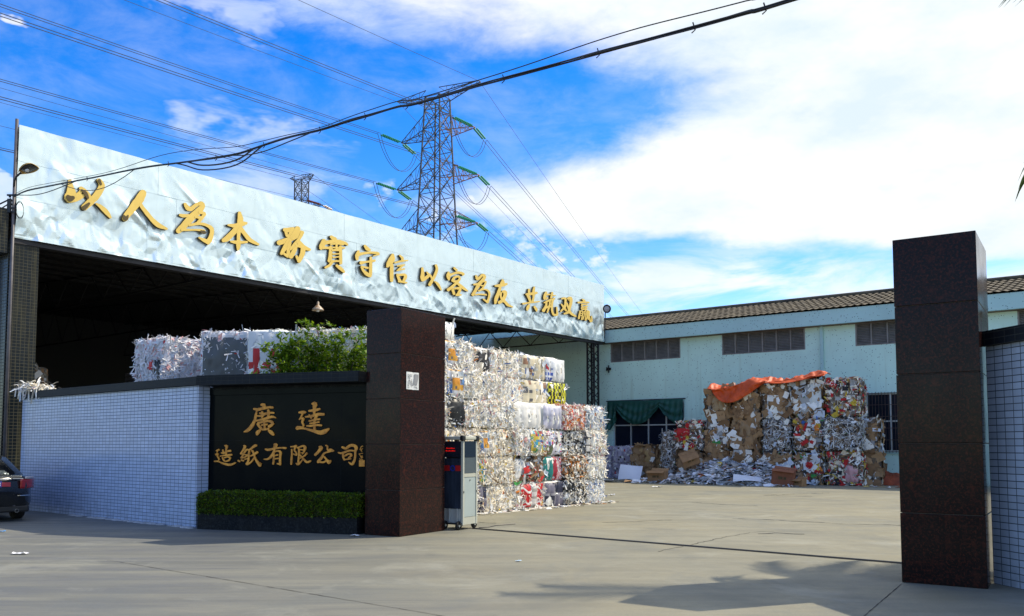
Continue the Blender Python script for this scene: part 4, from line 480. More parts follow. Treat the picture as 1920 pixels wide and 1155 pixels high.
SIGN_STROKES = [[[1126,2378,1141,2372,1159,2364,1157,2363,1151,2371,1154,2365,1157,2357,1169,2339,1194,2333,1219,2340,1228,2357,1230,2368,1231,2388,1211,2419,1176,2429,1149,2427,1132,2425,1116,2420,1107,2404,1111,2387],[953,2307,976,2298,1011,2287,1055,2281,1105,2287,1155,2298,1200,2308,1242,2316,1280,2323,1312,2327,1342,2327,1368,2325,1387,2324,1400,2329,1407,2342,1403,2357,1390,2364,1372,2366,1343,2369,1308,2370,1271,2368,1231,2364,1186,2358,1139,2350,1090,2341,1050,2335,1017,2335,986,2337,962,2339,949,2337,942,2327,943,2314],[1014,2282,1005,2264,993,2238,982,2209,975,2176,970,2143,959,2110,938,2073,911,2034,884,2001,857,1972,828,1947,803,1926,781,1909,759,1894,741,1884,736,1879,736,1872,741,1865,749,1864,771,1864,805,1864,844,1875,881,1897,917,1926,950,1962,976,2004,996,2050,1012,2095,1022,2133,1028,2168,1032,2199,1037,2228,1041,2255,1044,2274,1042,2283,1032,2288,1021,2288],[1095,2219,1119,2211,1155,2200,1197,2195,1243,2201,1287,2213,1324,2221,1359,2223,1391,2223,1413,2223,1425,2227,1429,2239,1425,2251,1414,2256,1392,2258,1357,2261,1317,2261,1274,2255,1231,2247,1194,2242,1163,2244,1131,2250,1107,2254,1093,2252,1084,2241,1085,2227],[1129,2258,1132,2243,1136,2224,1137,2209,1136,2194,1133,2175,1131,2160,1133,2150,1145,2142,1160,2142,1169,2150,1176,2163,1186,2183,1192,2208,1186,2233,1175,2254,1166,2268,1157,2276,1143,2276,1131,2269],[1263,2292,1265,2276,1267,2254,1268,2235,1268,2214,1268,2192,1267,2177,1272,2165,1288,2158,1305,2160,1314,2171,1318,2186,1323,2209,1326,2234,1323,2259,1318,2282,1313,2298,1303,2309,1285,2312,1268,2305],[1039,2168,1069,2166,1112,2164,1155,2167,1194,2181,1227,2199,1249,2211,1254,2217,1252,2226,1245,2232,1236,2232,1212,2223,1178,2212,1144,2203,1109,2200,1069,2199,1039,2198,1029,2194,1025,2183,1029,2173],[1022,2072,1065,2078,1126,2086,1189,2096,1256,2111,1322,2128,1372,2138,1407,2139,1436,2136,1458,2132,1466,2133,1471,2138,1472,2146,1467,2151,1448,2163,1415,2180,1365,2188,1305,2177,1239,2157,1175,2139,1115,2126,1056,2114,1013,2105,1004,2099,1002,2086,1010,2075],[1175,2099,1177,2077,1181,2047,1184,2018,1188,1991,1191,1967,1194,1950,1202,1940,1219,1936,1235,1942,1240,1954,1238,1971,1235,1995,1231,2021,1228,2050,1224,2080,1222,2102,1213,2113,1196,2117,1180,2111],[1036,2015,1050,1995,1071,1968,1092,1945,1110,1927,1133,1909,1168,1899,1218,1900,1271,1907,1308,1912,1320,1919,1322,1934,1313,1947,1299,1951,1263,1946,1213,1940,1173,1939,1160,1945,1152,1957,1138,1975,1118,1997,1097,2022,1081,2040,1066,2048,1046,2043,1033,2030],[1072,2025,1108,2032,1156,2042,1204,2050,1249,2056,1289,2060,1318,2058,1347,2048,1369,2034,1374,2036,1362,2029,1327,2010,1299,1996,1289,1980,1296,1959,1316,1946,1337,1948,1364,1965,1403,1990,1431,2027,1411,2068,1374,2093,1329,2107,1284,2107,1239,2099,1194,2090,1145,2081,1096,2071,1060,2064,1049,2056,1048,2041,1057,2028],[1156,1987,1195,1991,1234,1995,1273,1999,1283,2005,1286,2017,1279,2029,1268,2032,1228,2028,1189,2024,1150,2020,1140,2014,1138,2002,1144,1990],[1100,1921,1079,1912,1050,1899,1026,1880,1017,1855,1020,1835,1024,1823,1028,1810,1044,1803,1061,1804,1070,1814,1079,1823,1090,1831,1098,1838,1107,1852,1121,1874,1132,1891,1137,1903,1130,1917,1114,1924],[1298,1882,1310,1868,1325,1850,1340,1835,1359,1822,1379,1810,1395,1802,1411,1796,1429,1803,1439,1818,1435,1832,1426,1847,1413,1867,1394,1886,1370,1900,1344,1908,1326,1914,1311,1916,1297,1908,1292,1894]],[[2258,2386,2277,2378,2294,2367,2275,2371,2267,2386,2270,2367,2272,2336,2275,2296,2277,2252,2279,2222,2286,2209,2303,2203,2320,2207,2328,2219,2333,2249,2340,2291,2347,2329,2358,2353,2370,2379,2357,2426,2304,2443,2272,2430,2254,2419,2244,2414,2241,2402,2246,2390],[2192,2251,2222,2249,2265,2247,2309,2249,2355,2259,2399,2272,2429,2282,2439,2290,2440,2305,2430,2318,2416,2320,2385,2316,2340,2310,2297,2304,2257,2297,2217,2290,2188,2285,2178,2279,2175,2267,2180,2256],[2119,2138,2152,2140,2200,2142,2250,2147,2302,2155,2354,2165,2399,2172,2443,2174,2484,2175,2513,2175,2528,2181,2535,2197,2529,2214,2515,2221,2485,2224,2441,2228,2389,2227,2339,2217,2287,2202,2239,2189,2192,2180,2147,2173,2114,2168,2105,2162,2103,2152,2108,2141],[2183,2179,2199,2159,2214,2139,2230,2119,2240,2114,2254,2117,2262,2127,2261,2137,2245,2157,2230,2177,2214,2197,2204,2203,2190,2200,2182,2190],[2357,2184,2345,2174,2326,2159,2310,2140,2300,2120,2294,2096,2290,2064,2288,2009,2289,1947,2290,1903,2298,1890,2317,1885,2336,1891,2343,1904,2341,1948,2338,2008,2338,2060,2344,2086,2352,2101,2360,2115,2369,2133,2379,2150,2387,2163,2389,2173,2381,2183,2368,2188],[2205,2058,2235,2063,2277,2070,2317,2077,2359,2082,2400,2087,2428,2091,2438,2096,2441,2108,2434,2119,2423,2123,2394,2121,2353,2118,2309,2113,2268,2104,2226,2094,2196,2087,2188,2081,2188,2070,2195,2061],[2218,2016,2244,2018,2280,2021,2317,2024,2356,2029,2393,2035,2419,2040,2427,2046,2429,2056,2422,2066,2412,2069,2386,2065,2349,2059,2312,2053,2276,2049,2241,2045,2215,2043,2207,2038,2205,2029,2209,2020],[2150,1967,2175,1965,2211,1961,2250,1960,2292,1966,2332,1973,2369,1977,2405,1976,2439,1972,2463,1969,2476,1973,2483,1986,2479,2001,2467,2008,2443,2010,2407,2013,2366,2014,2326,2011,2284,2007,2245,2003,2209,2000,2174,1996,2149,1994,2141,1990,2137,1981,2141,1971],[1978,2224,1999,2219,2028,2212,2056,2208,2081,2211,2102,2217,2117,2221,2130,2228,2134,2243,2127,2258,2113,2264,2097,2267,2076,2270,2052,2271,2027,2268,1999,2262,1978,2257,1967,2253,1963,2241,1967,2229],[2037,2217,2026,2194,2010,2163,1996,2138,1988,2125,1983,2117,1978,2112,1976,2105,1981,2098,1990,2094,1998,2097,2004,2101,2013,2109,2024,2124,2040,2149,2058,2180,2072,2202,2071,2213,2061,2222,2047,2224],[2048,2098,2058,2098,2061,2097,2041,2116,2039,2107,2032,2080,2029,2050,2041,2023,2055,2005,2062,1995,2061,1989,2057,1980,2053,1972,2052,1963,2060,1955,2072,1953,2080,1957,2087,1965,2097,1978,2100,2001,2089,2022,2076,2039,2071,2052,2078,2068,2093,2090,2102,2118,2068,2147,2045,2141,2034,2136,2024,2128,2024,2113,2033,2101],[1951,1930,1951,1940,1950,1948,1950,1952,1974,1955,2010,1955,2036,1954,2043,1957,2046,1964,2043,1972,2037,1975,2010,1978,1973,1980,1939,1979,1918,1963,1912,1945,1909,1934,1915,1923,1929,1918,1944,1921],[1943,1904,1973,1911,2015,1918,2058,1920,2109,1912,2163,1897,2213,1884,2250,1872,2281,1860,2316,1849,2360,1833,2409,1818,2461,1809,2510,1814,2547,1828,2578,1844,2607,1869,2630,1896,2645,1915,2648,1922,2646,1930,2638,1935,2630,1934,2604,1929,2569,1921,2534,1914,2506,1905,2482,1896,2459,1891,2425,1892,2379,1898,2333,1906,2297,1911,2265,1917,2225,1925,2174,1936,2117,1948,2061,1956,2010,1956,1964,1951,1933,1947,1921,1938,1919,1922,1928,1908]],[[302,1594,315,1588,326,1581,321,1584,322,1578,321,1554,320,1525,321,1491,322,1456,323,1431,328,1423,341,1419,354,1423,358,1432,357,1456,355,1491,356,1523,365,1547,377,1571,378,1601,348,1622,321,1621,305,1618,297,1616,292,1607,294,1598],[243,1514,248,1502,253,1489,257,1476,265,1469,279,1469,290,1475,292,1484,287,1497,282,1510,278,1523,270,1530,256,1530,246,1524],[231,1451,244,1447,265,1441,293,1441,322,1453,349,1468,373,1477,398,1481,425,1482,444,1482,457,1489,462,1503,454,1518,440,1523,420,1521,390,1518,357,1511,328,1496,302,1480,283,1470,269,1469,254,1473,241,1477,231,1475,224,1467,224,1457],[201,1389,226,1391,262,1394,305,1397,363,1401,427,1405,472,1409,483,1415,487,1428,480,1440,468,1444,422,1440,359,1434,300,1427,257,1420,221,1412,197,1407,191,1403,190,1397,194,1391],[244,1373,247,1360,253,1343,263,1325,278,1308,297,1293,323,1283,355,1284,386,1292,408,1297,416,1304,415,1315,407,1324,396,1326,375,1318,348,1310,327,1307,316,1313,304,1326,294,1340,285,1354,277,1368,272,1380,265,1385,254,1386,245,1380],[308,1355,329,1361,357,1370,381,1373,401,1368,417,1360,419,1360,416,1353,405,1334,396,1318,395,1311,402,1303,412,1301,420,1305,434,1318,452,1339,460,1367,438,1388,409,1395,380,1397,350,1392,320,1383,298,1376,293,1371,293,1362,300,1356],[116,1494,137,1499,157,1503,177,1507,186,1516,185,1529,175,1539,161,1540,143,1532,125,1523,106,1515,101,1510,101,1501,108,1495],[133,1516,129,1501,125,1486,121,1471,122,1467,127,1464,133,1464,136,1467,142,1481,148,1496,155,1510,153,1516,146,1520,138,1520],[106,1419,120,1423,137,1427,133,1431,129,1434,125,1417,126,1395,140,1373,157,1353,166,1340,167,1332,163,1323,159,1315,158,1309,164,1304,172,1302,178,1306,184,1313,193,1326,195,1346,182,1367,165,1386,154,1401,156,1413,163,1429,158,1452,128,1456,108,1448,94,1442,88,1436,89,1427,97,1420],[79,1281,99,1283,127,1285,159,1282,197,1269,240,1250,288,1234,341,1220,397,1209,452,1207,504,1222,544,1243,570,1259,575,1265,573,1273,566,1279,557,1279,528,1270,487,1259,446,1253,402,1254,351,1260,299,1268,253,1279,208,1294,166,1306,128,1310,97,1311,76,1311,66,1306,63,1295,68,1285]],[[740,1591,750,1586,753,1581,743,1592,739,1578,727,1550,713,1523,695,1498,677,1475,664,1459,662,1447,672,1437,687,1433,698,1439,711,1455,729,1479,749,1505,769,1530,791,1558,804,1588,782,1618,756,1619,743,1615,734,1613,730,1605,732,1596],[673,1434,693,1431,722,1428,756,1437,782,1463,803,1493,819,1510,827,1511,849,1507,884,1511,930,1533,978,1560,1012,1579,1021,1583,1021,1586,1027,1587,1040,1588,1049,1599,1049,1612,1040,1620,1032,1625,1010,1631,980,1623,944,1597,904,1563,869,1538,851,1537,829,1544,795,1539,769,1512,751,1481,734,1461,718,1456,695,1457,676,1458,668,1455,663,1447,666,1438],[731,1441,712,1420,694,1398,675,1376,674,1367,681,1358,694,1354,704,1358,722,1380,741,1402,760,1424,761,1433,754,1442,741,1446],[699,1350,722,1353,754,1358,787,1368,816,1386,841,1407,857,1421,860,1428,856,1437,846,1441,837,1439,820,1426,795,1409,770,1394,744,1386,715,1379,693,1374,686,1369,685,1360,690,1352],[759,1416,778,1416,797,1416,816,1416,823,1419,826,1427,823,1435,815,1439,796,1439,777,1439,758,1438,751,1435,748,1427,751,1419],[618,1300,628,1294,639,1287,649,1281,662,1281,674,1289,677,1302,669,1312,658,1316,647,1321,636,1325,624,1326,615,1319,612,1308],[692,1310,709,1305,726,1301,743,1296,754,1298,762,1307,761,1318,753,1325,736,1329,719,1334,702,1338,691,1336,683,1327,684,1316],[783,1329,802,1333,821,1337,840,1341,846,1345,847,1354,841,1361,833,1363,814,1359,795,1356,776,1352,769,1347,768,1338,774,1331],[857,1511,854,1484,850,1448,846,1412,845,1381,845,1353,842,1328,831,1301,817,1276,807,1257,809,1243,825,1232,845,1231,858,1240,865,1260,874,1289,883,1321,886,1351,886,1380,887,1410,891,1444,895,1480,898,1507,893,1517,879,1523,864,1520],[800,1255,803,1245,814,1227,844,1221,877,1236,913,1259,946,1285,974,1317,997,1350,1013,1373,1013,1380,1006,1387,996,1390,988,1386,971,1364,947,1334,920,1305,890,1282,857,1261,834,1250,835,1249,831,1255,826,1264,820,1269,809,1269,801,1263],[862,1388,883,1390,914,1392,950,1401,996,1419,1043,1441,1076,1457,1085,1470,1079,1487,1063,1497,1047,1496,1016,1476,974,1449,935,1428,906,1419,879,1415,859,1412,851,1408,849,1399,854,1391],[923,1505,934,1491,948,1471,961,1449,971,1422,980,1391,995,1356,1017,1317,1042,1277,1065,1245,1085,1221,1104,1203,1134,1193,1154,1213,1160,1237,1164,1254,1163,1259,1157,1263,1149,1263,1145,1259,1138,1243,1128,1225,1126,1222,1132,1226,1122,1242,1105,1266,1082,1297,1055,1334,1032,1370,1019,1401,1010,1431,999,1461,984,1487,969,1509,958,1523,947,1529,932,1526,922,1516]],[[1430,1618,1446,1612,1460,1604,1446,1614,1444,1615,1438,1593,1428,1565,1420,1538,1412,1512,1400,1486,1379,1454,1356,1421,1334,1396,1316,1379,1299,1368,1282,1360,1258,1354,1232,1352,1212,1351,1206,1349,1203,1343,1205,1337,1211,1334,1230,1330,1259,1326,1292,1326,1320,1333,1347,1345,1375,1366,1400,1397,1423,1433,1442,1469,1455,1499,1463,1527,1472,1551,1488,1572,1507,1595,1514,1630,1475,1654,1447,1648,1430,1642,1422,1639,1419,1630,1422,1622],[1233,1522,1249,1515,1275,1504,1310,1500,1349,1507,1388,1519,1430,1529,1480,1537,1534,1545,1581,1549,1625,1547,1663,1542,1690,1538,1703,1543,1710,1556,1706,1571,1693,1578,1666,1578,1626,1579,1579,1578,1529,1574,1474,1569,1422,1563,1376,1556,1337,1550,1306,1546,1283,1545,1261,1548,1244,1550,1233,1549,1226,1540,1226,1529],[1407,1456,1408,1427,1410,1387,1410,1350,1407,1313,1403,1279,1400,1255,1405,1245,1418,1239,1432,1242,1438,1251,1442,1275,1447,1310,1450,1348,1450,1387,1449,1427,1448,1456,1441,1466,1427,1470,1413,1466],[1446,1469,1464,1476,1487,1484,1509,1487,1532,1485,1548,1479,1551,1475,1554,1452,1551,1413,1549,1372,1548,1329,1548,1287,1548,1259,1556,1246,1575,1241,1593,1246,1600,1259,1599,1288,1596,1329,1595,1370,1599,1409,1606,1451,1600,1491,1569,1516,1535,1519,1506,1516,1478,1511,1451,1503,1433,1496,1426,1489,1427,1478,1435,1470],[1507,1251,1530,1242,1552,1233,1575,1224,1585,1225,1593,1233,1594,1244,1587,1251,1564,1258,1540,1265,1517,1272,1509,1271,1502,1265,1502,1256],[1457,1402,1480,1405,1502,1409,1525,1413,1533,1419,1535,1430,1528,1439,1517,1441,1495,1436,1472,1430,1450,1425,1443,1420,1442,1411,1448,1403],[1450,1338,1483,1342,1516,1346,1549,1349,1557,1354,1558,1363,1554,1371,1545,1373,1512,1369,1479,1365,1446,1360,1440,1356,1438,1348,1443,1340]],[[1803,1570,1824,1570,1852,1571,1879,1572,1901,1575,1919,1579,1931,1582,1941,1591,1941,1605,1931,1617,1917,1620,1905,1616,1890,1611,1871,1606,1848,1601,1821,1597,1800,1594,1793,1590,1791,1581,1795,1573],[1898,1602,1887,1581,1873,1551,1866,1521,1878,1496,1895,1482,1906,1471,1913,1454,1918,1437,1925,1440,1916,1442,1887,1450,1864,1457,1856,1456,1850,1450,1849,1442,1855,1436,1876,1427,1907,1414,1941,1411,1955,1439,1946,1463,1934,1486,1919,1502,1904,1513,1899,1521,1908,1539,1925,1564,1938,1583,1938,1596,1926,1607,1910,1609],[1810,1531,1811,1506,1813,1471,1812,1436,1809,1404,1805,1372,1802,1341,1801,1307,1801,1274,1801,1251,1806,1241,1820,1237,1833,1240,1839,1249,1842,1272,1845,1305,1848,1339,1848,1370,1847,1402,1846,1435,1845,1471,1845,1506,1844,1532,1839,1540,1827,1543,1815,1540],[1943,1555,1953,1551,1961,1547,1967,1534,1969,1497,1967,1446,1964,1395,1961,1343,1957,1293,1954,1257,1959,1248,1972,1243,1985,1246,1992,1255,1994,1290,1998,1340,2001,1393,2005,1444,2007,1496,2005,1540,1990,1567,1968,1578,1955,1582,1945,1582,1936,1573,1936,1563],[1920,1259,1929,1247,1947,1230,1981,1228,2012,1251,2039,1283,2062,1310,2077,1331,2086,1347,2092,1358,2092,1365,2085,1371,2075,1372,2069,1368,2063,1357,2054,1343,2040,1325,2015,1300,1986,1273,1965,1258,1962,1258,1951,1266,1940,1274,1932,1277,1923,1274,1918,1266],[1980,1555,2010,1565,2049,1578,2078,1582,2088,1576,2088,1570,2087,1566,2089,1549,2086,1521,2081,1496,2072,1478,2060,1464,2051,1455,2049,1448,2054,1440,2063,1437,2070,1440,2080,1449,2096,1464,2111,1483,2128,1509,2144,1539,2151,1571,2136,1599,2108,1615,2075,1617,2037,1608,1996,1593,1967,1582,1960,1575,1961,1564,1969,1556],[2009,1520,2034,1516,2058,1513,2082,1509,2090,1512,2094,1519,2092,1527,2085,1531,2061,1534,2036,1536,2012,1538,2006,1536,2002,1530,2004,1523],[2013,1457,2038,1461,2062,1464,2086,1468,2091,1471,2092,1477,2089,1483,2083,1485,2058,1481,2034,1477,2010,1474,2005,1471,2004,1464,2008,1459],[1997,1424,2013,1405,2035,1380,2060,1354,2086,1325,2117,1295,2154,1273,2197,1274,2231,1288,2253,1299,2260,1307,2258,1319,2248,1328,2236,1328,2215,1320,2187,1311,2167,1311,2146,1324,2118,1349,2089,1377,2061,1400,2035,1422,2016,1438,2008,1441,1999,1438,1995,1431],[2139,1472,2129,1458,2117,1439,2100,1422,2070,1405,2034,1388,2008,1377,2003,1371,2004,1363,2011,1357,2019,1356,2046,1367,2084,1382,2120,1399,2145,1417,2164,1436,2176,1449,2178,1462,2168,1474,2151,1478]],[[2421,1568,2435,1560,2443,1551,2429,1569,2425,1564,2409,1538,2390,1512,2366,1486,2339,1462,2320,1445,2314,1431,2323,1415,2341,1407,2357,1411,2377,1428,2407,1452,2436,1477,2463,1502,2490,1528,2508,1564,2476,1602,2444,1602,2427,1598,2416,1595,2410,1585,2413,1574],[2559,1597,2570,1594,2580,1591,2583,1589,2585,1571,2586,1543,2593,1515,2621,1497,2648,1490,2667,1487,2687,1486,2711,1488,2728,1490,2740,1493,2747,1504,2746,1518,2736,1525,2721,1532,2699,1543,2672,1550,2645,1546,2627,1538,2621,1533,2617,1545,2619,1572,2615,1599,2596,1616,2576,1620,2564,1621,2556,1619,2551,1611,2552,1602],[2666,1511,2628,1503,2576,1492,2529,1476,2500,1451,2484,1426,2468,1404,2442,1379,2414,1352,2392,1328,2382,1309,2382,1295,2384,1289,2388,1278,2401,1272,2416,1274,2424,1283,2427,1287,2431,1289,2440,1297,2460,1318,2486,1347,2512,1378,2526,1408,2534,1432,2548,1450,2586,1464,2636,1474,2673,1482,2682,1488,2683,1499,2676,1509],[2432,1279,2457,1276,2492,1274,2527,1277,2559,1290,2585,1307,2602,1318,2606,1327,2602,1338,2591,1344,2580,1342,2564,1331,2541,1316,2519,1306,2493,1306,2461,1310,2438,1314,2426,1310,2419,1298,2422,1285],[2521,1387,2536,1371,2557,1348,2575,1326,2586,1303,2597,1279,2630,1256,2671,1272,2683,1295,2688,1310,2690,1320,2681,1331,2668,1334,2657,1330,2643,1322,2629,1315,2640,1319,2646,1316,2629,1329,2607,1347,2585,1368,2563,1390,2547,1407,2537,1410,2525,1406,2518,1397]],[[2906,1562,2925,1551,2955,1535,2996,1529,3036,1546,3069,1568,3093,1581,3116,1585,3140,1585,3157,1581,3168,1573,3174,1563,3176,1557,3178,1548,3175,1525,3171,1495,3170,1457,3169,1419,3166,1386,3160,1359,3152,1336,3142,1316,3130,1296,3120,1283,3122,1280,3110,1281,3083,1292,3062,1302,3056,1303,3049,1299,3046,1293,3049,1287,3065,1271,3089,1248,3125,1234,3160,1249,3177,1273,3189,1298,3199,1322,3206,1349,3212,1381,3214,1417,3214,1456,3216,1489,3226,1512,3240,1535,3246,1566,3232,1595,3208,1616,3178,1629,3146,1636,3110,1636,3071,1629,3035,1609,3005,1586,2985,1574,2970,1576,2946,1585,2926,1593,2914,1594,2902,1585,2899,1572],[2833,1463,2849,1455,2877,1444,2917,1443,2966,1458,3018,1480,3063,1495,3105,1499,3145,1497,3174,1496,3181,1498,3185,1506,3183,1514,3177,1518,3148,1523,3105,1530,3055,1530,3002,1516,2949,1496,2907,1483,2882,1481,2860,1483,2842,1486,2833,1485,2827,1478,2827,1469],[2917,1454,2916,1440,2915,1419,2918,1395,2927,1370,2939,1347,2947,1332,2956,1326,2968,1326,2978,1334,2978,1343,2972,1359,2963,1381,2957,1402,2956,1419,2956,1438,2957,1452,2951,1462,2937,1467,2923,1464],[2977,1396,3003,1409,3037,1427,3063,1435,3079,1431,3092,1424,3093,1429,3086,1422,3063,1403,3044,1388,3040,1379,3044,1369,3054,1363,3065,1364,3086,1376,3116,1395,3138,1422,3122,1453,3092,1467,3056,1470,3020,1456,2984,1436,2959,1421,2954,1413,2957,1402,2966,1395],[2971,1332,3014,1336,3057,1341,3100,1345,3109,1351,3111,1362,3105,1372,3095,1375,3052,1368,3010,1361,2967,1354,2960,1350,2959,1342,2963,1334]],[[3301,1533,3306,1547,3313,1564,3320,1577,3330,1584,3342,1589,3350,1592,3354,1595,3353,1600,3350,1604,3345,1604,3336,1601,3322,1596,3308,1586,3299,1570,3292,1551,3286,1538,3287,1533,3292,1530,3297,1530],[3285,1537,3298,1522,3311,1507,3324,1493,3329,1491,3335,1493,3338,1498,3337,1502,3323,1517,3310,1531,3296,1545,3292,1547,3287,1545,3284,1541],[3337,1556,3330,1549,3323,1541,3316,1534,3315,1530,3318,1527,3322,1525,3326,1526,3333,1533,3340,1540,3348,1548,3349,1552,3346,1556,3341,1558],[3272,1443,3285,1446,3302,1450,3317,1453,3330,1455,3342,1456,3350,1456,3353,1458,3355,1463,3353,1467,3349,1468,3341,1468,3329,1468,3314,1467,3298,1463,3281,1458,3269,1454,3265,1452,3265,1447,3268,1444],[3280,1435,3290,1417,3301,1399,3311,1381,3314,1379,3319,1379,3323,1383,3323,1386,3312,1404,3302,1422,3292,1441,3288,1443,3283,1442,3280,1439],[3328,1414,3333,1401,3338,1389,3343,1376,3347,1373,3352,1374,3357,1377,3357,1381,3352,1393,3347,1406,3341,1419,3338,1421,3333,1421,3328,1418],[3282,1358,3290,1351,3302,1341,3316,1335,3331,1335,3345,1340,3353,1343,3356,1346,3356,1351,3352,1354,3348,1355,3339,1351,3328,1347,3319,1346,3310,1351,3299,1359,3291,1366,3287,1367,3283,1365,3281,1361],[3317,1405,3318,1391,3319,1376,3320,1362,3322,1358,3327,1357,3331,1359,3333,1362,3331,1377,3330,1391,3329,1406,3327,1409,3322,1410,3318,1408]]]
PEELED = [[[119,830,121,827,123,823,129,821,136,824,139,828,140,830,142,833,141,837,138,838,135,838,133,837,131,837,131,837,131,837,128,837,125,838,122,838,120,836,118,832],[158,858,161,856,164,852,167,849,169,846,172,842,174,840,176,838,178,839,180,841,180,843,179,847,177,852,174,857,169,860,164,861,160,862,159,862,158,861,158,859],[178,829,176,827,172,824,169,821,167,819,165,817,163,816,161,812,163,808,167,806,171,807,172,808,174,811,177,814,179,818,182,823,183,826,184,828,182,830,180,830],[202,895,205,892,208,890,211,887,212,886,214,887,215,889,215,890,213,894,212,898,210,902,208,903,204,901,202,898]],[[276,812,277,808,279,803,286,800,293,806,294,812,294,816,294,818,293,819,291,819,290,817,287,814,284,810,286,811,288,811,285,814,282,816,280,817,278,816,276,814]],[[524,813,526,812,529,811,533,810,537,811,540,813,541,814,543,816,544,818,543,820,540,820,539,821,537,821,535,822,533,822,530,821,527,821,524,821,522,818,522,815]]]

# cracks and joints in the yard
crack([(-5.69, 12.26), (-2.79, 9.96), (-0.82, 8.39), (1.5, 6.4)], 0.012, 1, 0.004)
crack([(4.52, 10.15), (3.32, 8.26), (2.0, 6.2)], 0.012, 2, 0.004)
crack([(4.89, 19.24), (5.65, 18.83), (6.7, 17.93), (8.6, 17.3)], 0.05, 3, 0.04)
crack([(1.9, 18.2), (2.24, 18.3), (3.46, 18.83)], 0.03, 4, 0.03)
crack([(5.1, 24.66), (5.59, 23.98), (6.53, 23.14)], 0.05, 5, 0.04)
crack([(2.2, 13.2), (2.6, 13.73), (3.89, 15.5), (4.58, 16.27), (4.9, 16.3)], 0.02, 6, 0.03)
crack([(4.5, 15.9), (4.9, 16.05), (5.3, 15.8)], 0.07, 7, 0.05)
crack([(-0.67, 18.18), (-0.33, 18.05)], 0.05, 8, 0.03)
crack([(9.5, 27.5), (8.2, 28.2), (10.8, 29.6)], 0.06, 9, 0.05)

# ------------------------------------------------------------------ shed on the left
SH = Vector((-12.9, 22.12, 0)); SRZ = atan2(A.y, A.x)
shed = thing('paper_shed', 'deep dark open fronted shed full of paper bales behind the yellow lettered metal board', 'shed', SH, SRZ)
SL, SDEP = 28.66, 27.0
g = MB(); g.box(-0.12, 0.06, 0, 0.64, 0.80, 6.93); g.build('column', M['darktile'], shed, bevel=0.01)
# lattice column at the far end
g = MB()
for (x, y) in ((27.95, 0.12), (28.35, 0.12), (27.95, 0.52), (28.35, 0.52)):
    g.box(x - 0.04, y - 0.04, 0, x + 0.04, y + 0.04, 7.0)
z = 0.1
k = 0
while z < 6.7:
    for y in (0.12, 0.52):
        a, c_ = ((27.95, 28.35) if k % 2 else (28.35, 27.95)); g.tube([(a, y, z), (c_, y, z + 0.36)], 0.022, 4)
    for x in (27.95, 28.35):
        a, c_ = ((0.12, 0.52) if k % 2 else (0.52, 0.12)); g.tube([(x, a, z), (x, c_, z + 0.36)], 0.022, 4)
    z += 0.36; k += 1
g.build('lattice_column', M['steel_dark'], shed)
# edge beam under the sheets
g = MB(); g.box(-0.1, 0.03, 6.86, SL, 0.28, 6.985); g.build('edge_beam', M['steel_dark'], shed)
# roof: ribbed sheet rising to the back
def roof_fn(u, v): return (-0.05 + u * (SL + 0.05), 0.3 + v * (SDEP - 0.3), 7.75 + 1.3 * v + 0.03 * (1 if int(u * 140) % 2 else -1))
g = MB(); g.grid(roof_fn, 140, 1)
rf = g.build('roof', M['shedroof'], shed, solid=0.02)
for k in range(6):
    g = MB(); x = 0.9 + k * 5.4
    n = 14
    for i in range(n):
        y0 = 0.4 + i * (SDEP - 0.6) / n; y1 = 0.4 + (i + 1) * (SDEP - 0.6) / n
        zt0 = 7.66 + 1.3 * i / n; zt1 = 7.66 + 1.3 * (i + 1) / n
        g.tube([(x, y0, 7.05), (x, y1, 7.05)], 0.04, 4); g.tube([(x, y0, zt0), (x, y1, zt1)], 0.04, 4)
        g.tube([(x, y0, 7.05), (x, (y0 + y1) / 2, (zt0 + zt1) / 2)], 0.025, 4); g.tube([(x, (y0 + y1) / 2, (zt0 + zt1) / 2), (x, y1, 7.05)], 0.025, 4)
    g.build('roof_truss', M['truss'], shed)
for k in range(9):
    y = 0.6 + k * 1.3
    g = MB(); g.box(0, y, 7.62 + 1.3 * y / SDEP, SL - 0.3, y + 0.08, 7.72 + 1.3 * y / SDEP); g.build('purlin', M['truss'], shed)
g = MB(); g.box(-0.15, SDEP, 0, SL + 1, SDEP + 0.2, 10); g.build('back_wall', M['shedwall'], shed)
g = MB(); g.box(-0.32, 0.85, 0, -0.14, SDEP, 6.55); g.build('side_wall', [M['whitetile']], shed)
g = MB(); g.box(-0.38, 0.02, 6.56, -0.16, SDEP, 7.72); g.build('side_band', M['darktile'], shed)
g = MB(); g.box(-0.14, 0.9, 0, -0.11, SDEP, 7.7); g.box(-0.16, 0.9, 7.73, -0.12, SDEP, 9.2); g.build('side_lining', M['shedwall'], shed)

# ------------------------------------------------------------------ lettered metal board over the shed front
board = thing('slogan_board', 'long crumpled silver metal board with sixteen yellow brush characters along the shed front', 'sign', SH, SRZ)
Z0, Z1 = 6.99, 9.97
def lat(i, j, sd):
    h_ = (i * 374761393 + j * 668265263 + sd * 974711) & 0xffffffff
    h_ = ((h_ ^ (h_ >> 13)) * 1274126177) & 0xffffffff
    return ((h_ ^ (h_ >> 16)) & 0xffff) / 32768.0 - 1.0
def facet(x, y, sd):
    """random heights joined by flat triangles: sharp foil-like creases"""
    s_ = (x + y) * 0.3660254; xs, ys = x + s_, y + s_
    i, j = math.floor(xs), math.floor(ys); fx, fy = xs - i, ys - j
    if fx > fy: return lat(i, j, sd) * (1 - fx) + lat(i + 1, j, sd) * (fx - fy) + lat(i + 1, j + 1, sd) * fy
    return lat(i, j, sd) * (1 - fy) + lat(i, j + 1, sd) * (fy - fx) + lat(i + 1, j + 1, sd) * fx
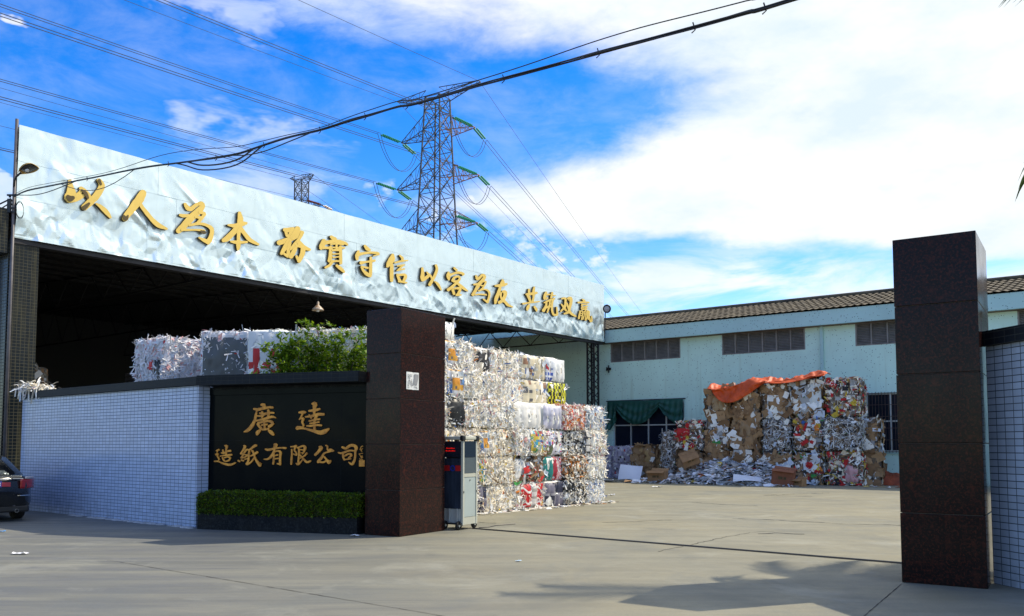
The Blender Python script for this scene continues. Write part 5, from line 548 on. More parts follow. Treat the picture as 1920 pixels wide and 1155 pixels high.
def crumple(u, z):
    low = max(0.0, min(1.0, (8.30 - z) / 0.6)); mid_ = max(0.0, min(1.0, (9.2 - z) / 0.5))
    leftk = 1.0 + 0.8 * max(0, 1 - u / 8.0); rightk = 1.0 + 0.5 * max(0, (u - 22) / 6.5)
    wu = u + 0.22 * noise.noise(Vector((u * 1.3, z * 1.3, 5.0))); wz = z + 0.22 * noise.noise(Vector((u * 1.3, z * 1.3, 15.0)))
    n1 = noise.noise(Vector((u * 0.45, z * 0.5, 90.0))); k1 = 0.45 + 1.2 * max(0.0, n1 + 0.2)
    f1 = facet(wu * 1.15, wz * 0.95, 1); f2 = facet(wu * 2.6 + wz * .5, wz * 1.7, 2); f3 = facet(wu * 5.5, wz * 3.6 - wu * .6, 3)
    d = leftk * rightk * (0.011 * f1 + 0.0080 * f2 + 0.0036 * f3 + mid_ * (0.004 * f1 + 0.004 * f2) + low * k1 * (0.022 * f1 + 0.032 * f2 + 0.014 * f3))
    d += 0.006 * noise.noise(Vector((u * 0.6, z * 0.7, 3.7)))
    # a few long dents
    for (du, dz, dl, dw, dd) in ((4.9, 9.15, .75, .07, .035), (3.2, 8.25, .8, .09, .04), (9.6, 7.75, .5, .06, .03), (1.3, 8.75, .9, .12, .035), (14.2, 7.7, .5, .06, .025), (18.6, 7.65, .35, .08, .04), (24.0, 7.6, .6, .1, .04), (26.0, 7.4, .9, .12, .05)):
        if abs(u - du) < 1.3 and abs(z - dz) < 1.0:
            x_ = (u - du) * .78 - (z - dz) * .62; y_ = (u - du) * .62 + (z - dz) * .78
            d += dd * math.exp(-(x_ / dl) ** 2 * 2 - (y_ / dw) ** 2)
    if z < 7.06: d *= 0.75
    return d
for (za, zb_, yo) in ((Z0, 8.06, 0.0), (8.045, 9.03, -0.006), (9.015, Z1, -0.012)):
    g = MB(); nz = int((zb_ - za) / 0.036)
    for pnl in range(8):                                   # sheets lap over each other
        ua = -0.02 + pnl * SL / 8 + (0.0 if za < 8 else (0.9 if za < 9 else 0.3)); ub = ua + SL / 8 + 0.02
        if pnl == 0: ua = -0.02
        if pnl == 7: ub = SL + 0.02
        ub = min(ub, SL + 0.02)
        n_ = max(2, int((ub - ua) / 0.036)); tl = 0.004 * (pnl % 2)
        g.grid(lambda s_, t_, ua=ua, ub=ub, za=za, zb_=zb_, yo=yo, tl=tl: (ua + s_ * (ub - ua), yo - tl - 0.05 - crumple(ua + s_ * (ub - ua), za + t_ * (zb_ - za)), za + t_ * (zb_ - za)), n_, nz)
    g.build('metal_sheet', M['sheet'], board, smooth=za > 8)
g = MB(); g.box(-0.02, 0.015, Z0 + 0.02, SL, 0.024, Z1 - 0.04)
for k in range(12): g.box(0.3 + k * 2.5, 0.03, 7.0, 0.36 + k * 2.5, 0.1, 9.9)
for zz in (7.6, 8.6, 9.6): g.box(0, 0.101, zz, SL, 0.15, zz + 0.06)
g.build('back_frame', M['steel_dark'], board)
def pairs(l, k): return [(l[i] / k, l[i + 1] / k) for i in range(0, len(l), 2)]
FM = Matrix(((1, 0, 0, 0), (0, 0, -1, 0), (0, 1, 0, 0), (0, 0, 0, 1)))        # (u, z, out) -> local
def clean(poly):
    out = []
    for q_ in poly:
        if not out or (abs(q_[0] - out[-1][0]) + abs(q_[1] - out[-1][1])) > 1e-4: out.append(q_)
    return out
for ch in FASCIA_STROKES:
    g = MB()
    for i, st in enumerate(ch):
        g.prism(clean(pairs(st, 100)), 0.035, 0.142 + 0.0016 * i, FM, 0, 1)
    g.build('character', [M['gold'], M['goldside']], board, recalc=True)
for i_, ch in enumerate(PEELED):
    for i, st in enumerate(ch):
        g = MB(); g.prism(clean(pairs(st, 100)), 0.158, 0.163 + 0.001 * i, FM, 0, 0)
        g.build('peeled_patch', M['goldside'], board, recalc=True)

# ------------------------------------------------------------------ warehouse across the yard
WH = Vector((4.91, 45.17, 0)) + A * 0.5; WRZ = atan2(W.y, W.x)
wh = thing('warehouse', 'long mint speckled warehouse with louvred vents and brown corrugated roof across the yard', 'warehouse', WH, WRZ)
X0, X1 = -27.0, 46.0
vents = [(0.02 + 6.25 * k, 4.05 + 6.25 * k) for k in range(0, 7)]
wins = [(0.12, 4.2, 1.42, 3.82), (12.88, 16.9, 1.35, 3.88)]
g = MB()
g.box(X0, 0, 0, X1, 0.3, 1.35)
def strip(z0, z1, gaps):
    x = X0
    for a, c_ in gaps:
        if a > x: g.box(x, 0, z0, a, 0.3, z1)
        x = c_
    g.box(x, 0, z0, X1, 0.3, z1)
strip(1.35, 1.42, [wins[1][:2]]); strip(1.42, 3.82, [w_[:2] for w_ in wins]); strip(3.82, 3.88, [wins[1][:2]])
g.box(X0, 0, 3.88, X1, 0.3, 6.0)
strip(6.0, 6.985, vents)
g.box(X0, 0.05, 6.985, -1.2, 0.3, 9.0)
g.build('wall', M['speckle'], wh)
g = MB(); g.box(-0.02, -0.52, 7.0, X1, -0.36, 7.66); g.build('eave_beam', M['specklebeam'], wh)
g = MB(); g.box(-0.02, -0.36, 7.0, X1, 0.3, 7.08); g.build('soffit', M['soffit'], wh)
def wroof(u, v):
    x = -0.3 + u * (X1 + 0.3)
    y = -0.62 + v * 5.15
    st_ = (v * 7) % 1.0
    return (x, y, 7.70 + 0.26 * (y + 0.62) + 0.045 * sin(x * 2 * pi / 0.34) + 0.03 * (1 - st_))
g = MB()
base = len(g.v)
for r in range(7):
    va, vb = r / 7, (r + 1) / 7
    g.grid(lambda u, v, va=va, vb=vb: (lambda x, y: (x, y, 7.70 + 0.26 * (y + 0.62) + 0.020 * sin(x * 2 * pi / 0.30) + 0.035 * (1 - v)))(-8.0 + u * (X1 + 8.0), -0.62 + (va + v * (vb - va + 0.004)) * 5.15), 1180, 1)
g.build('roof', M['rooftile'], wh, smooth=False)
g = MB(); g.grid(lambda u, v: (-8.0 + u * (X1 + 8.0), 4.5 + v * 7.0, 9.03 - v * 1.6), 4, 1)
g.build('roof', M['rooftile'], wh)
g = MB(); g.tube([(-8.0, 4.5, 9.09), (X1, 4.5, 9.09)], 0.10, 8); g.build('ridge_cap', M['rooftile'], wh)
g = MB(); g.box(X0, 0.32, 0, X1, 0.34, 7.0); g.build('inner_lining', M['void'], wh)
g = MB(); g.box(X1 - 0.3, 0.35, 0, X1, 11.0, 7.3); g.box(X0, 10.9, 0, X1 - 0.31, 11.1, 7.3); g.build('rear_wall', M['speckle'], wh)
for (a, c_) in vents:
    g = MB()
    z = 6.07
    for pz in range(13):
        zz = 6.03 + pz * 0.074
        T = Matrix.Translation((0, 0.09, zz)) @ Matrix.Rotation(radians(38), 4, 'X')
        g.box(a + 0.04, -0.05, -0.008, c_ - 0.04, 0.05, 0.008, M4=T)
    lv = g.build('louvre_vent', M['louvre'], wh)
    g = MB(); f_ = (c_ - a)
    for k in range(7):
        x = a + f_ * k / 6; x = min(max(x, a + 0.03), c_ - 0.03)
        g.box(x - 0.03, -0.012, 6.045, x + 0.03, 0.16, 6.955)
    g.box(a, -0.014, 6.0, c_, 0.16, 6.044); g.box(a, -0.014, 6.956, c_, 0.16, 6.984)
    g.build('frame', M['louvre'], lv)
for x in (11.0, 23.6):
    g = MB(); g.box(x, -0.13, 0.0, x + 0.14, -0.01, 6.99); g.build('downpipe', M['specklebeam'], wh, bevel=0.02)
for wi, (a, c_, z0, z1) in enumerate(wins):
    g = MB(); g.box(a, 0.14, z0, c_, 0.16, z1); wn_ = g.build('window', M['glass'], wh)
    g = MB()
    nm = 4
    for k in range(nm + 1):
        x = a + (c_ - a) * k / nm; x = min(max(x, a + 0.035), c_ - 0.035)
        g.box(x - 0.03, 0.08, z0, x + 0.03, 0.13, z1)
    for zz in (z0 + 0.03, (z0 + z1) / 2 + 0.05, z1 - 0.03): g.box(a, 0.075, zz - 0.03, c_, 0.079, zz + 0.03)
    g.build('frame', M['alu'], wn_)
    if wi == 1:
        g = MB()
        n_ = 30
        for k in range(n_ + 1):
            x = a + 0.03 + (c_ - a - 0.06) * k / n_; g.tube([(x, -0.07, z0 - 0.05), (x, -0.07, z1 + 0.05)], 0.011, 4)
        for k in range(6):
            zz = z0 + (z1 - z0) * k / 5; g.tube([(a, -0.085, zz), (c_, -0.085, zz)], 0.016, 4)
        g.build('security_bars', mat('rusted_bars', (0.10, 0.06, 0.05), 0.7, var=0.5, vscale=2), wn_)
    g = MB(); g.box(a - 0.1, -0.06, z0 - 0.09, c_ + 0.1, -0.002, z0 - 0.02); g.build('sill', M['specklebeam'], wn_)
g = MB(); g.box(-0.16, -0.12, 5.6, 0.04, -0.002, 5.72); g.tube([(-0.06, -0.1, 5.45), (-0.06, -0.1, 5.85)], 0.035, 8); g.box(-0.2, -0.13, 5.56, -0.14, -0.08, 5.76)
g.build('wall_bracket', M['black'], wh)

# green tarpaulin hung over the left window
cur = thing('green_curtain', 'dark green tarpaulin draped in swags over the far left warehouse window', 'tarpaulin', WH, WRZ)
def cbot(s):
    if s < 0.45: return 2.42 + 0.5 * (s / 0.45) ** 2
    if s < 2.95:
        t = (s - 0.45) / 2.5; return 3.62 - 0.92 * sin(pi * t ** 0.9) ** 0.8
    t = (s - 2.95) / 1.3
    return 3.62 - 1.0 * min(1, t * 1.5) ** 0.7 + 0.12 * t
def cfn(u, v):
    s = -0.12 + u * 4.36; zb_ = cbot(max(s, 0)); zt = 3.93 + 0.02 * sin(s * 2.2)
    z = zt + (zb_ - zt) * v
    fold = 0.05 * sin(v * 17 + 2.3 * abs(s - 1.7)) * v + 0.05 * sin(s * 21 + 3 * v) * (0.5 if 0.45 < s < 2.95 else 1.0) * min(1, v * 2)
    return (s, -0.16 - 0.07 * v - fold, z)
g = MB(); g.grid(cfn, 90, 26); g.build('cloth', M['green'], cur, smooth=True, solid=0.01)
g = MB(); g.tube([(-0.2, -0.12, 3.95), (4.35, -0.12, 3.95)], 0.03, 6); g.build('curtain_rail', M['steel_dark'], cur)

# ------------------------------------------------------------------ gate pillars
def pillar(name, loc, rz, sx, sy, label):
    t = thing(name, label, 'gate pillar', loc, rz, 'granite pillars either side of the gateway')
    z = 0.0
    for k in range(5):
        h_ = 0.815
        g = MB(); e = 0.0025 if k % 2 else 0.0
        g.box(e, e, z + 0.004, sx - e, sy - e, z + h_ - 0.004)
        g.build('granite_slab', M['granite'], t, bevel=0.006)
        z += h_
    g = MB(); g.box(0.02, 0.02, 0.0, sx - 0.02, sy - 0.02, z - 0.02); g.build('core', mat('mortar', (0.10, 0.085, 0.07), 0.9), t)
    return t
xd = Vector((0.70, 1.15, 0)).normalized()
lp = pillar('gate_pillar', (-1.98, 15.32, 0), atan2(xd.y, xd.x), 1.35, 0.80, 'brown granite gate pillar bearing a torn white notice, left of the gate machine')
rp = pillar('gate_pillar', (4.58, 10.27, 0), ang((4.58, 10.27), (5.32, 9.78)), 0.888, 1.25, 'taller looking near granite gate pillar at the right, beside the white tiled wall')
# weathered paper notice on the left pillar
nt = thing('paper_notice', 'small torn white paper notice stuck on the brown granite pillar', 'notice', (-1.98, 15.32, 0), atan2(xd.y, xd.x))
g = MB()
n0 = lp
g.grid(lambda u, v: (0.155 + u * 0.36, -0.006 - 0.004 * sin(9 * u) * v, 2.615 + v * 0.315 + (0.012 * noise.noise(Vector((u * 9, 2, 1))) if v in (0, 1) else 0)), 12, 8)
g.build('sheet', M['notice'], nt, solid=0.003)
rng = random.Random(5)
g = MB()
for colx in (0.19, 0.215, 0.24, 0.27, 0.30, 0.37, 0.40, 0.43, 0.455):
    z = 2.89
    while z > 2.65:
        h_ = rng.uniform(0.008, 0.03)
        if rng.random() < 0.75: g.box(colx, -0.0135, z - h_, colx + rng.uniform(0.008, 0.02), -0.0125, z)
        z -= h_ + 0.01
g.grid(lambda u, v: (0.38 + u * 0.12 - 0.05 * v * v, -0.0145, 2.90 - v * 0.2 * (1 + 0.2 * noise.noise(Vector((u * 7, 0, 4))))), 6, 4)
g.build('faded_print', M['ink'], nt)

# ------------------------------------------------------------------ boundary walls
P, Q = Vector((-12.45, 21.95, 0)), Vector((-6.18, 17.0, 0)); LW = (Q - P).length
bw = thing('boundary_wall', 'long white tiled yard wall with dark tiled coping behind the black car', 'wall', P, ang(P, Q), 'white tiled walls beside the gateway')
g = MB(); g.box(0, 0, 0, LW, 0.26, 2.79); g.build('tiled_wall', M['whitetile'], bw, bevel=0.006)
g = MB(); g.box(-0.05, -0.07, 2.793, LW + 0.02, 0.34, 2.965); g.build('coping', M['copetile'], bw, bevel=0.006)
g = MB()
rng = random.Random(3)
for k in range(60):
    x = LW * (0.35 + 0.66 * rng.random() ** 0.8); r_ = rng.uniform(0.03, 0.11)
    g.lathe([(r_, 0.0), (r_ * 0.7, r_ * 0.25), (0.001, r_ * 0.35)], 6, Matrix.Translation((x, -0.03 - 0.06 * rng.random(), 0.0)))
g.build('mortar_crumbs', mat('mortar_crumbs', (0.42, 0.43, 0.44), 0.9, var=0.3), bw)
P, Q = Vector((5.62, 10.2, 0)), Vector((6.2, 7.0, 0)); LW2 = (Q - P).length
rw = thing('boundary_wall', 'near white tiled wall with black coping running forward from the right pillar', 'wall', P, ang(P, Q), 'white tiled walls beside the gateway')
def rwx(s, y): return (s, y + 0.010 * s * s, 0)
g = MB()
n_ = 16
for k in range(n_):
    a, c_ = LW2 * k / n_, LW2 * (k + 1) / n_
    v0, v1 = rwx(a, 0), rwx(c_, 0)
    g.quad((a, v0[1], 0), (c_, v1[1], 0), (c_, v1[1], 2.77), (a, v0[1], 2.77))
g.box(0, 0.14, 0, LW2, 0.28, 2.768)
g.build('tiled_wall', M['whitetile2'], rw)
g = MB()
for k in range(n_):
    a, c_ = LW2 * k / n_, LW2 * (k + 1) / n_
    y0, y1 = rwx(a, 0)[1] - 0.07, rwx(c_, 0)[1] - 0.07
    g.quad((a, y0, 2.773), (c_, y1, 2.773), (c_, y1, 2.95), (a, y0, 2.95)); g.quad((a, y0, 2.95), (c_, y1, 2.95), (c_, 0.36, 2.95), (a, 0.36, 2.95)); g.quad((a, y0, 2.773), (a, 0.36, 2.773), (c_, 0.36, 2.773), (c_, y1, 2.773))
g.build('coping', M['copetile'], rw)

# ------------------------------------------------------------------ black company sign wall with planter
ZP = Vector((-6.09, 16.79, 0)); ZRZ = atan2(-0.31366, 0.94953)
sg = thing('company_sign', 'polished black granite sign wall with gold carved Chinese characters beside the left pillar', 'sign', ZP, ZRZ)
g = MB(); g.box(-0.24, 0.43, 0, 3.62, 0.62, 2.765); g.build('panel', M['blackgranite'], sg)
g = MB(); g.box(-0.2, 0.405, 2.60, 3.6, 0.428, 2.765); g.box(-0.24, 0.405, 0.3, -0.13, 0.428, 2.599); g.build('border', M['blackgranite'], sg, bevel=0.006)
g = MB(); g.box(0.0, 0.39, 2.715, 3.6, 0.4035, 2.765); g.build('border', M['planter'], sg)
g = MB(); g.box(-0.02, -0.07, 2.77, 3.50, 0.72, 2.965); g.build('coping', M['copetile'], sg, bevel=0.006)
g = MB(); g.box(0.02, 0.0, 0, 3.47, 0.05, 0.33); g.box(0.02, 0.051, 0, 0.07, 0.40, 0.33); g.box(3.42, 0.051, 0, 3.47, 0.40, 0.33); g.build('planter', M['planter'], sg, bevel=0.006)
g = MB(); g.box(0.071, 0.052, 0, 3.418, 0.40, 0.29); g.build('soil', mat('soil', (0.03, 0.022, 0.015), 0.95), sg)
for xs in (1.02, 2.83):
    pass
g = MB(); g.box(2.885, 0.4275, 0.8, 2.889, 0.4297, 2.59); g.box(-0.12, 0.4275, 1.706, 3.6, 0.4297, 1.710); g.build('panel_joint', M['planter'], sg)
SM = Matrix(((1, 0, 0, 0), (0, 0, -1, 0.43), (0, 1, 0, 0), (0, 0, 0, 1)))
for i_, ch in enumerate(SIGN_STROKES):
    g = MB()
    for i, st in enumerate(ch): g.prism(clean(pairs(st, 1000)), 0.0, 0.016 + 0.0008 * i, SM)
    g.build('character' if i_ < 8 else 'signature', M['carved'], sg, recalc=True, bevel=0.005 if i_ < 8 else 0)
g = MB(); g.box(3.27, 0.415, 1.215, 3.39, 0.4305, 1.335); g.build('seal', M['carved'], sg, bevel=0.004)

# ------------------------------------------------------------------ bales of waste paper
WHITE = (0.89, 0.86, 0.79); CREAMP = (0.80, 0.71, 0.55); BLUISH = (0.60, 0.66, 0.74); GREY = (0.40, 0.40, 0.39)
KRAFT = (0.36, 0.22, 0.11); KDARK = (0.22, 0.125, 0.06); REDP = (0.50, 0.03, 0.03); YEL = (0.62, 0.45, 0.06); ORA = (0.62, 0.20, 0.03)
GRN = (0.05, 0.28, 0.07); BLU = (0.05, 0.14, 0.42); BLK = (0.025, 0.025, 0.028); LIL = (0.46, 0.42, 0.52); TEA = (0.01, 0.20, 0.19); PINK = (0.62, 0.34, 0.34)
# style: palette, number of strips, (min len, max len), (min width, max width), number of flat pieces, piece size, roughness, roundness
ST = {
    'white': ([(WHITE, 10), (CREAMP, 4), (BLUISH, 1), (GREY, .5), (PINK, .5), (YEL, .12), (ORA, .12), (BLU, .15)], 1700, (.06, .22), (.010, .034), 12, (.08, .2), .028, .07),
    'cream': ([(CREAMP, 9), (WHITE, 7), (GREY, .5), (YEL, .3), (KRAFT, .3), (ORA, .15)], 1700, (.06, .21), (.010, .032), 12, (.08, .2), .028, .07),
    'bag': ([(WHITE, 10), (CREAMP, 2)], 90, (.06, .2), (.02, .05), 0, (.1, .2), .015, .17),
    'film': ([(WHITE, 5), (BLUISH, 3), (GREY, 2)], 160, (.08, .25), (.02, .05), 6, (.1, .25), .02, .10),
    'blackwhite': ([(BLK, 5), (WHITE, 7), (GREY, 2), (CREAMP, 2)], 1300, (.07, .26), (.012, .04), 10, (.08, .2), .03, .07),
    'redwhite': ([(PINK, 5), (WHITE, 6), (ORA, 3), (REDP, 2), (CREAMP, 3)], 1400, (.06, .22), (.011, .034), 10, (.08, .2), .03, .07),
    'brownblack': ([(KRAFT, 4), (BLK, 4), (WHITE, 3), (ORA, 2), (CREAMP, 4)], 1300, (.07, .26), (.012, .04), 10, (.08, .2), .03, .07),
    'bluewhite': ([(WHITE, 9), (BLUISH, 5), (BLU, 1.2), (ORA, .4), (GREY, 1), (CREAMP, 2)], 1600, (.06, .22), (.011, .034), 12, (.08, .2), .028, .07),
    'card': ([(KRAFT, 11), (KDARK, 5), (WHITE, .9), (CREAMP, .9), (GREY, .6)], 130, (.10, .34), (.02, .07), 90, (.20, .62), .03, .13),
    'cardwhite': ([(KRAFT, 7), (KDARK, 5), (WHITE, 4.5), (GREY, 2.4), (BLUISH, 2.6), (GRN, .3)], 200, (.10, .34), (.02, .06), 95, (.16, .5), .03, .13),
    'mixed': ([(WHITE, 5), (KRAFT, 4.5), (KDARK, 3), (REDP, 2), (YEL, 1.1), (GRN, .4), (GREY, 3), (BLUISH, 2), (ORA, .5), (BLU, .3)], 340, (.08, .30), (.016, .05), 110, (.10, .36), .035, .13),
    'redmixed': ([(WHITE, 6), (REDP, 5), (YEL, 2), (KRAFT, 2), (GREY, 2), (CREAMP, 3), (BLK, 1.5)], 400, (.08, .32), (.014, .045), 90, (.10, .30), .035, .13),
    'greyplastic': ([(GREY, 6), (WHITE, 5), (BLUISH, 4), (BLK, 2.2), (KDARK, 1.2), (GRN, .2)], 1000, (.08, .34), (.010, .034), 30, (.10, .28), .035, .13),
    'lilac': ([(LIL, 8), ((0.34, 0.31, 0.40), 4), (WHITE, 2), (BLK, .8), (REDP, .25)], 900, (.06, .22), (.008, .025), 0, (.1, .2), .02, .05),
    'dark': ([((0.10, 0.09, 0.075), 6), (KDARK, 4), ((0.22, 0.20, 0.16), 3), (GREY, .6)], 200, (.08, .3), (.02, .05), 10, (.1, .3), .03, .08),
    'shade': ([((0.70, 0.68, 0.70), 10), (BLUISH, 3), (PINK, .8), (REDP, .2), (GREY, 1)], 1400, (.06, .22), (.011, .034), 8, (.08, .2), .03, .07),
}
def body_point(x, y, z, L, Dp, H, rr, bulge, rough, so):
    hx, hy, hz = L / 2, Dp / 2, H / 2
    cx_, cy_, cz_ = max(-hx + rr, min(hx - rr, x)), max(-hy + rr, min(hy - rr, y)), max(-hz + rr, min(hz - rr, z))
    d = Vector((x - cx_, y - cy_, z - cz_))
    if d.length < 1e-6: return Vector((x, y, z))
    n = d.normalized()
    q_ = Vector((cx_, cy_, cz_)) + n * rr
    ex = (1 - (x / hx) ** 2), (1 - (y / hy) ** 2), (1 - (z / hz) ** 2)
    bl = bulge * max(0.0, (abs(n.x) * ex[1] * ex[2] + abs(n.y) * ex[0] * ex[2] + abs(n.z) * ex[0] * ex[1]))
    pinch = 0.0
    for sx in (-0.52, 0.02, 0.55):
        pinch += math.exp(-((x - sx * hx) / 0.045) ** 2)
    bl -= (0.022 if bulge < 0.05 else 0.010) * pinch * (1 - abs(n.x))
    no = noise.noise(q_ * 2.6 + so) * rough * 1.1 + noise.noise(q_ * 6.5 + so) * rough + noise.noise(q_ * 17 + so) * rough * 0.6
    return q_ + n * (bl + no)
def face_frame(fc, L, Dp, H):
    return {'front': (Vector((0, -Dp / 2, 0)), Vector((1, 0, 0)), Vector((0, 0, 1)), L, H, Vector((0, -1, 0))),
            'left': (Vector((-L / 2, 0, 0)), Vector((0, -1, 0)), Vector((0, 0, 1)), Dp, H, Vector((-1, 0, 0))),
            'right': (Vector((L / 2, 0, 0)), Vector((0, 1, 0)), Vector((0, 0, 1)), Dp, H, Vector((1, 0, 0))),
            'top': (Vector((0, 0, H / 2)), Vector((1, 0, 0)), Vector((0, 1, 0)), L, Dp, Vector((0, 0, 1))),
            'back': (Vector((0, Dp / 2, 0)), Vector((-1, 0, 0)), Vector((0, 0, 1)), L, H, Vector((0, 1, 0)))}[fc]
def make_bale(label, group, loc, rz, L, Dp, H, seed, style, name='paper_bale', cell=0.075, dens=1.0, straps=True, tiltx=0.0):
    pal, ns, (l0, l1), (w0, w1), npiece, (p0, p1), rough, rr = ST[style]
    rng = random.Random(seed); so = Vector((seed * 3.17, seed * 1.3, seed * 0.7))
    bulge = 0.06 if style in ('bag', 'film') else 0.035
    rr = min(rr, H * 0.4)
    g = MB()
    nx, ny, nz = max(3, int(L / cell)), max(3, int(Dp / cell)), max(3, int(H / cell))
    bp = lambda x, y, z: body_point(x, y, z, L, Dp, H, rr, bulge, rough, so) + Vector((0, 0, H / 2))
    hx, hy, hz = L / 2, Dp / 2, H / 2
    colf = lambda *_: pick(rng, pal)
    if style in ('card', 'cardwhite', 'mixed', 'redmixed', 'greyplastic'):     # compressed core darkened: shade of the gaps between loose pieces put into its colour
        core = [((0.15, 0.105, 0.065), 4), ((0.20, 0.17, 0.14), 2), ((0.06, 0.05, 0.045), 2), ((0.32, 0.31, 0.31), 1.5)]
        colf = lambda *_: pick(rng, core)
    if style in ('bag', 'film'):
        b0 = pick(rng, pal[:1]); colf = lambda *_: b0
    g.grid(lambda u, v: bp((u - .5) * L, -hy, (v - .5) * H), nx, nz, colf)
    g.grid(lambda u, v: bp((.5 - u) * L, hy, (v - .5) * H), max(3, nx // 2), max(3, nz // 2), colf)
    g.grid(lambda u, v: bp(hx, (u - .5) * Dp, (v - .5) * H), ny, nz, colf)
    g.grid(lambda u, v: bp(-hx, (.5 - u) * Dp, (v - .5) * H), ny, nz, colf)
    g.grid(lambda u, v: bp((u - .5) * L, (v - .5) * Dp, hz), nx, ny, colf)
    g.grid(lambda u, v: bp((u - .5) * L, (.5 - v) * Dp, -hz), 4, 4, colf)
    area = {'front': L * H, 'left': Dp * H * .8, 'right': Dp * H, 'top': L * Dp * .7, 'back': L * H * 0.15}
    tot = sum(area.values()); fs = list(area)
    scale = dens * (L * H * 2.2 + Dp * H) / 2.2
    def place():
        x = rng.random() * tot
        for fc in fs:
            x -= area[fc]
            if x <= 0: break
        o, U, V, lu, lv, N = face_frame(fc, L, Dp, H)
        a, c_ = rng.uniform(-.5, .5), rng.uniform(-.5, .5)
        q_ = o + U * (a * lu) + V * (c_ * lv)
        return bp(q_.x, q_.y, q_.z), U, V, N
    # flat torn pieces pressed into the faces
    for _ in range(int(npiece * scale)):
        q_, U, V, N = place()
        if abs(N.z) > .5 and rng.random() < .5: continue
        th = rng.gauss(0, 0.5) + (pi / 2 if rng.random() < .5 else 0)
        a = U * cos(th) + V * sin(th); c_ = V * cos(th) - U * sin(th)
        sa, sb = rng.uniform(p0, p1), rng.uniform(p0, p1) * .7
        nn = (N + U * rng.gauss(0, .09) + V * rng.gauss(0, .09)).normalized()
        a = (a - nn * a.dot(nn)).normalized(); c_ = nn.cross(a)
        q_ = q_ + N * rng.uniform(0.008, 0.05); q_.z = max(0.06, q_.z)
        cc = pick(rng, pal); bend = rng.uniform(-.05, .06)
        pts = []
        for sy in (-.5, 0, .5):
            for sx in (-.5, 0, .5):
                pts.append(q_ + a * (sx * sa * rng.uniform(.8, 1.05)) + c_ * (sy * sb * rng.uniform(.8, 1.05)) + nn * (bend * (abs(sx) + abs(sy) - .5) + rng.gauss(0, .008)))
        n = len(g.v); g.v += [tuple(p_) for p_ in pts]
        for f in ((0, 1, 4, 3), (1, 2, 5, 4), (3, 4, 7, 6), (4, 5, 8, 7)): g.face(tuple(n + i for i in f), cc)
    # loose strips
    for _ in range(int(ns * scale)):
        q_, U, V, N = place()
        th = rng.uniform(0, 2 * pi)
        d = (U * cos(th) + V * sin(th) + N * rng.uniform(-.05, .36)).normalized()
        wv = d.cross(N + U * rng.gauss(0, .6) + V * rng.gauss(0, .6))
        if wv.length < 1e-4: continue
        wv.normalize()
        ln = rng.uniform(l0, l1) * (0.6 + 0.4 * rng.random()); wd = rng.uniform(w0, w1) / 2; cc = pick(rng, pal)
        base = len(g.v); p_ = q_ + N * rng.uniform(-.012, .02); seg = 3
        curl = N * rng.uniform(-.55, .35) + Vector((0, 0, -rng.uniform(0, .35)))
        okf = True
        for k in range(seg + 1):
            if p_.z < 0.01: p_.z = 0.01
            g.v.append(tuple(p_ - wv * wd)); g.v.append(tuple(p_ + wv * wd))
            d = (d + curl * (0.45)).normalized(); p_ = p_ + d * (ln / seg)
        for k in range(seg): g.face((base + 2 * k, base + 2 * k + 1, base + 2 * k + 3, base + 2 * k + 2), cc)
    o = g.build(name, M['plastic'] if style in ('bag', 'film') else M['paper'], smooth=style in ('bag', 'film'))
    o.location = loc; o.rotation_euler = (tiltx, rng.gauss(0, .008), rz + rng.gauss(0, .012))
    tag(o, label, 'bale', group)
    if straps:
        for sx in (-0.52, 0.02, 0.55):
            s_ = MB(); x = sx * hx; path = []
            for (y, z) in [(-hy, -hz * .98), (-hy, 0), (-hy, hz * .98), (0, hz), (hy, hz * .98), (hy, 0), (hy, -hz * .98)]:
                p_ = bp(x, y, z); p_ = p_ + (Vector((0, y, z)).normalized() if (y or z) else Vector((0, 0, 1))) * 0.018; p_.z = max(p_.z, 0.012); path.append(p_)
            s_.tube(path, 0.004, 4); s_.build('strap', M['wire'], o)
    return o
def cover(o, fc, L, Dp, H, u0, u1, v0, v1, paint, seed, nu=22, nv=16, wr=0.012, off=0.026, name='cover_sheet', mt='plastic', sag=0.03):
    """a printed sheet pressed against one face of a bale, u/v are shares of that face"""
    O, U, V, lu, lv, N = face_frame(fc, L, Dp, H); so = Vector((seed * 2.1, seed, 5))
    def fn(u, v):
        a = u0 + (u1 - u0) * u; c_ = v0 + (v1 - v0) * v
        e = (1 - (2 * a - 1) ** 2) * (1 - (2 * c_ - 1) ** 2)
        q_ = O + U * ((a - .5) * lu) + V * ((c_ - .5) * lv)
        pin = sum(math.exp(-(((a - .5) * 2 - sx) * lu / 2 / 0.06) ** 2) for sx in (-.52, .02, .55)) if fc != 'right' else 0
        edge = min(1, 6 * min(u, 1 - u, v, 1 - v) + .25)
        d = off + 0.05 * e - 0.025 * pin + wr * (noise.noise(q_ * 4 + so) * 2 + 0.8 * noise.noise(q_ * 13 + so)) - sag * (1 - edge)
        return q_ + N * d + Vector((0, 0, H / 2))
    g = MB(); g.grid(fn, nu, nv, paint)
    s_ = g.build(name, M[mt], o, smooth=True)
    return s_
def P_news(seed, tint=(0.62, 0.55, 0.40)):
    r = random.Random(seed); blk = []
    for _ in range(9):
        x, y = r.random() * .9, r.random() * .85; blk.append((x, y, x + r.uniform(.08, .22), y + r.uniform(.10, .28), r.choice([(0.10, 0.10, 0.11), (0.18, 0.26, 0.36), (0.28, 0.15, 0.09), (0.30, 0.30, 0.28), (0.07, 0.12, 0.30), (0.40, 0.35, 0.22)])))
    def f(u, v):
        for (a, b_, c_, d, k) in blk:
            if a < u < c_ and b_ < v < d: return k
        return tint
    return f
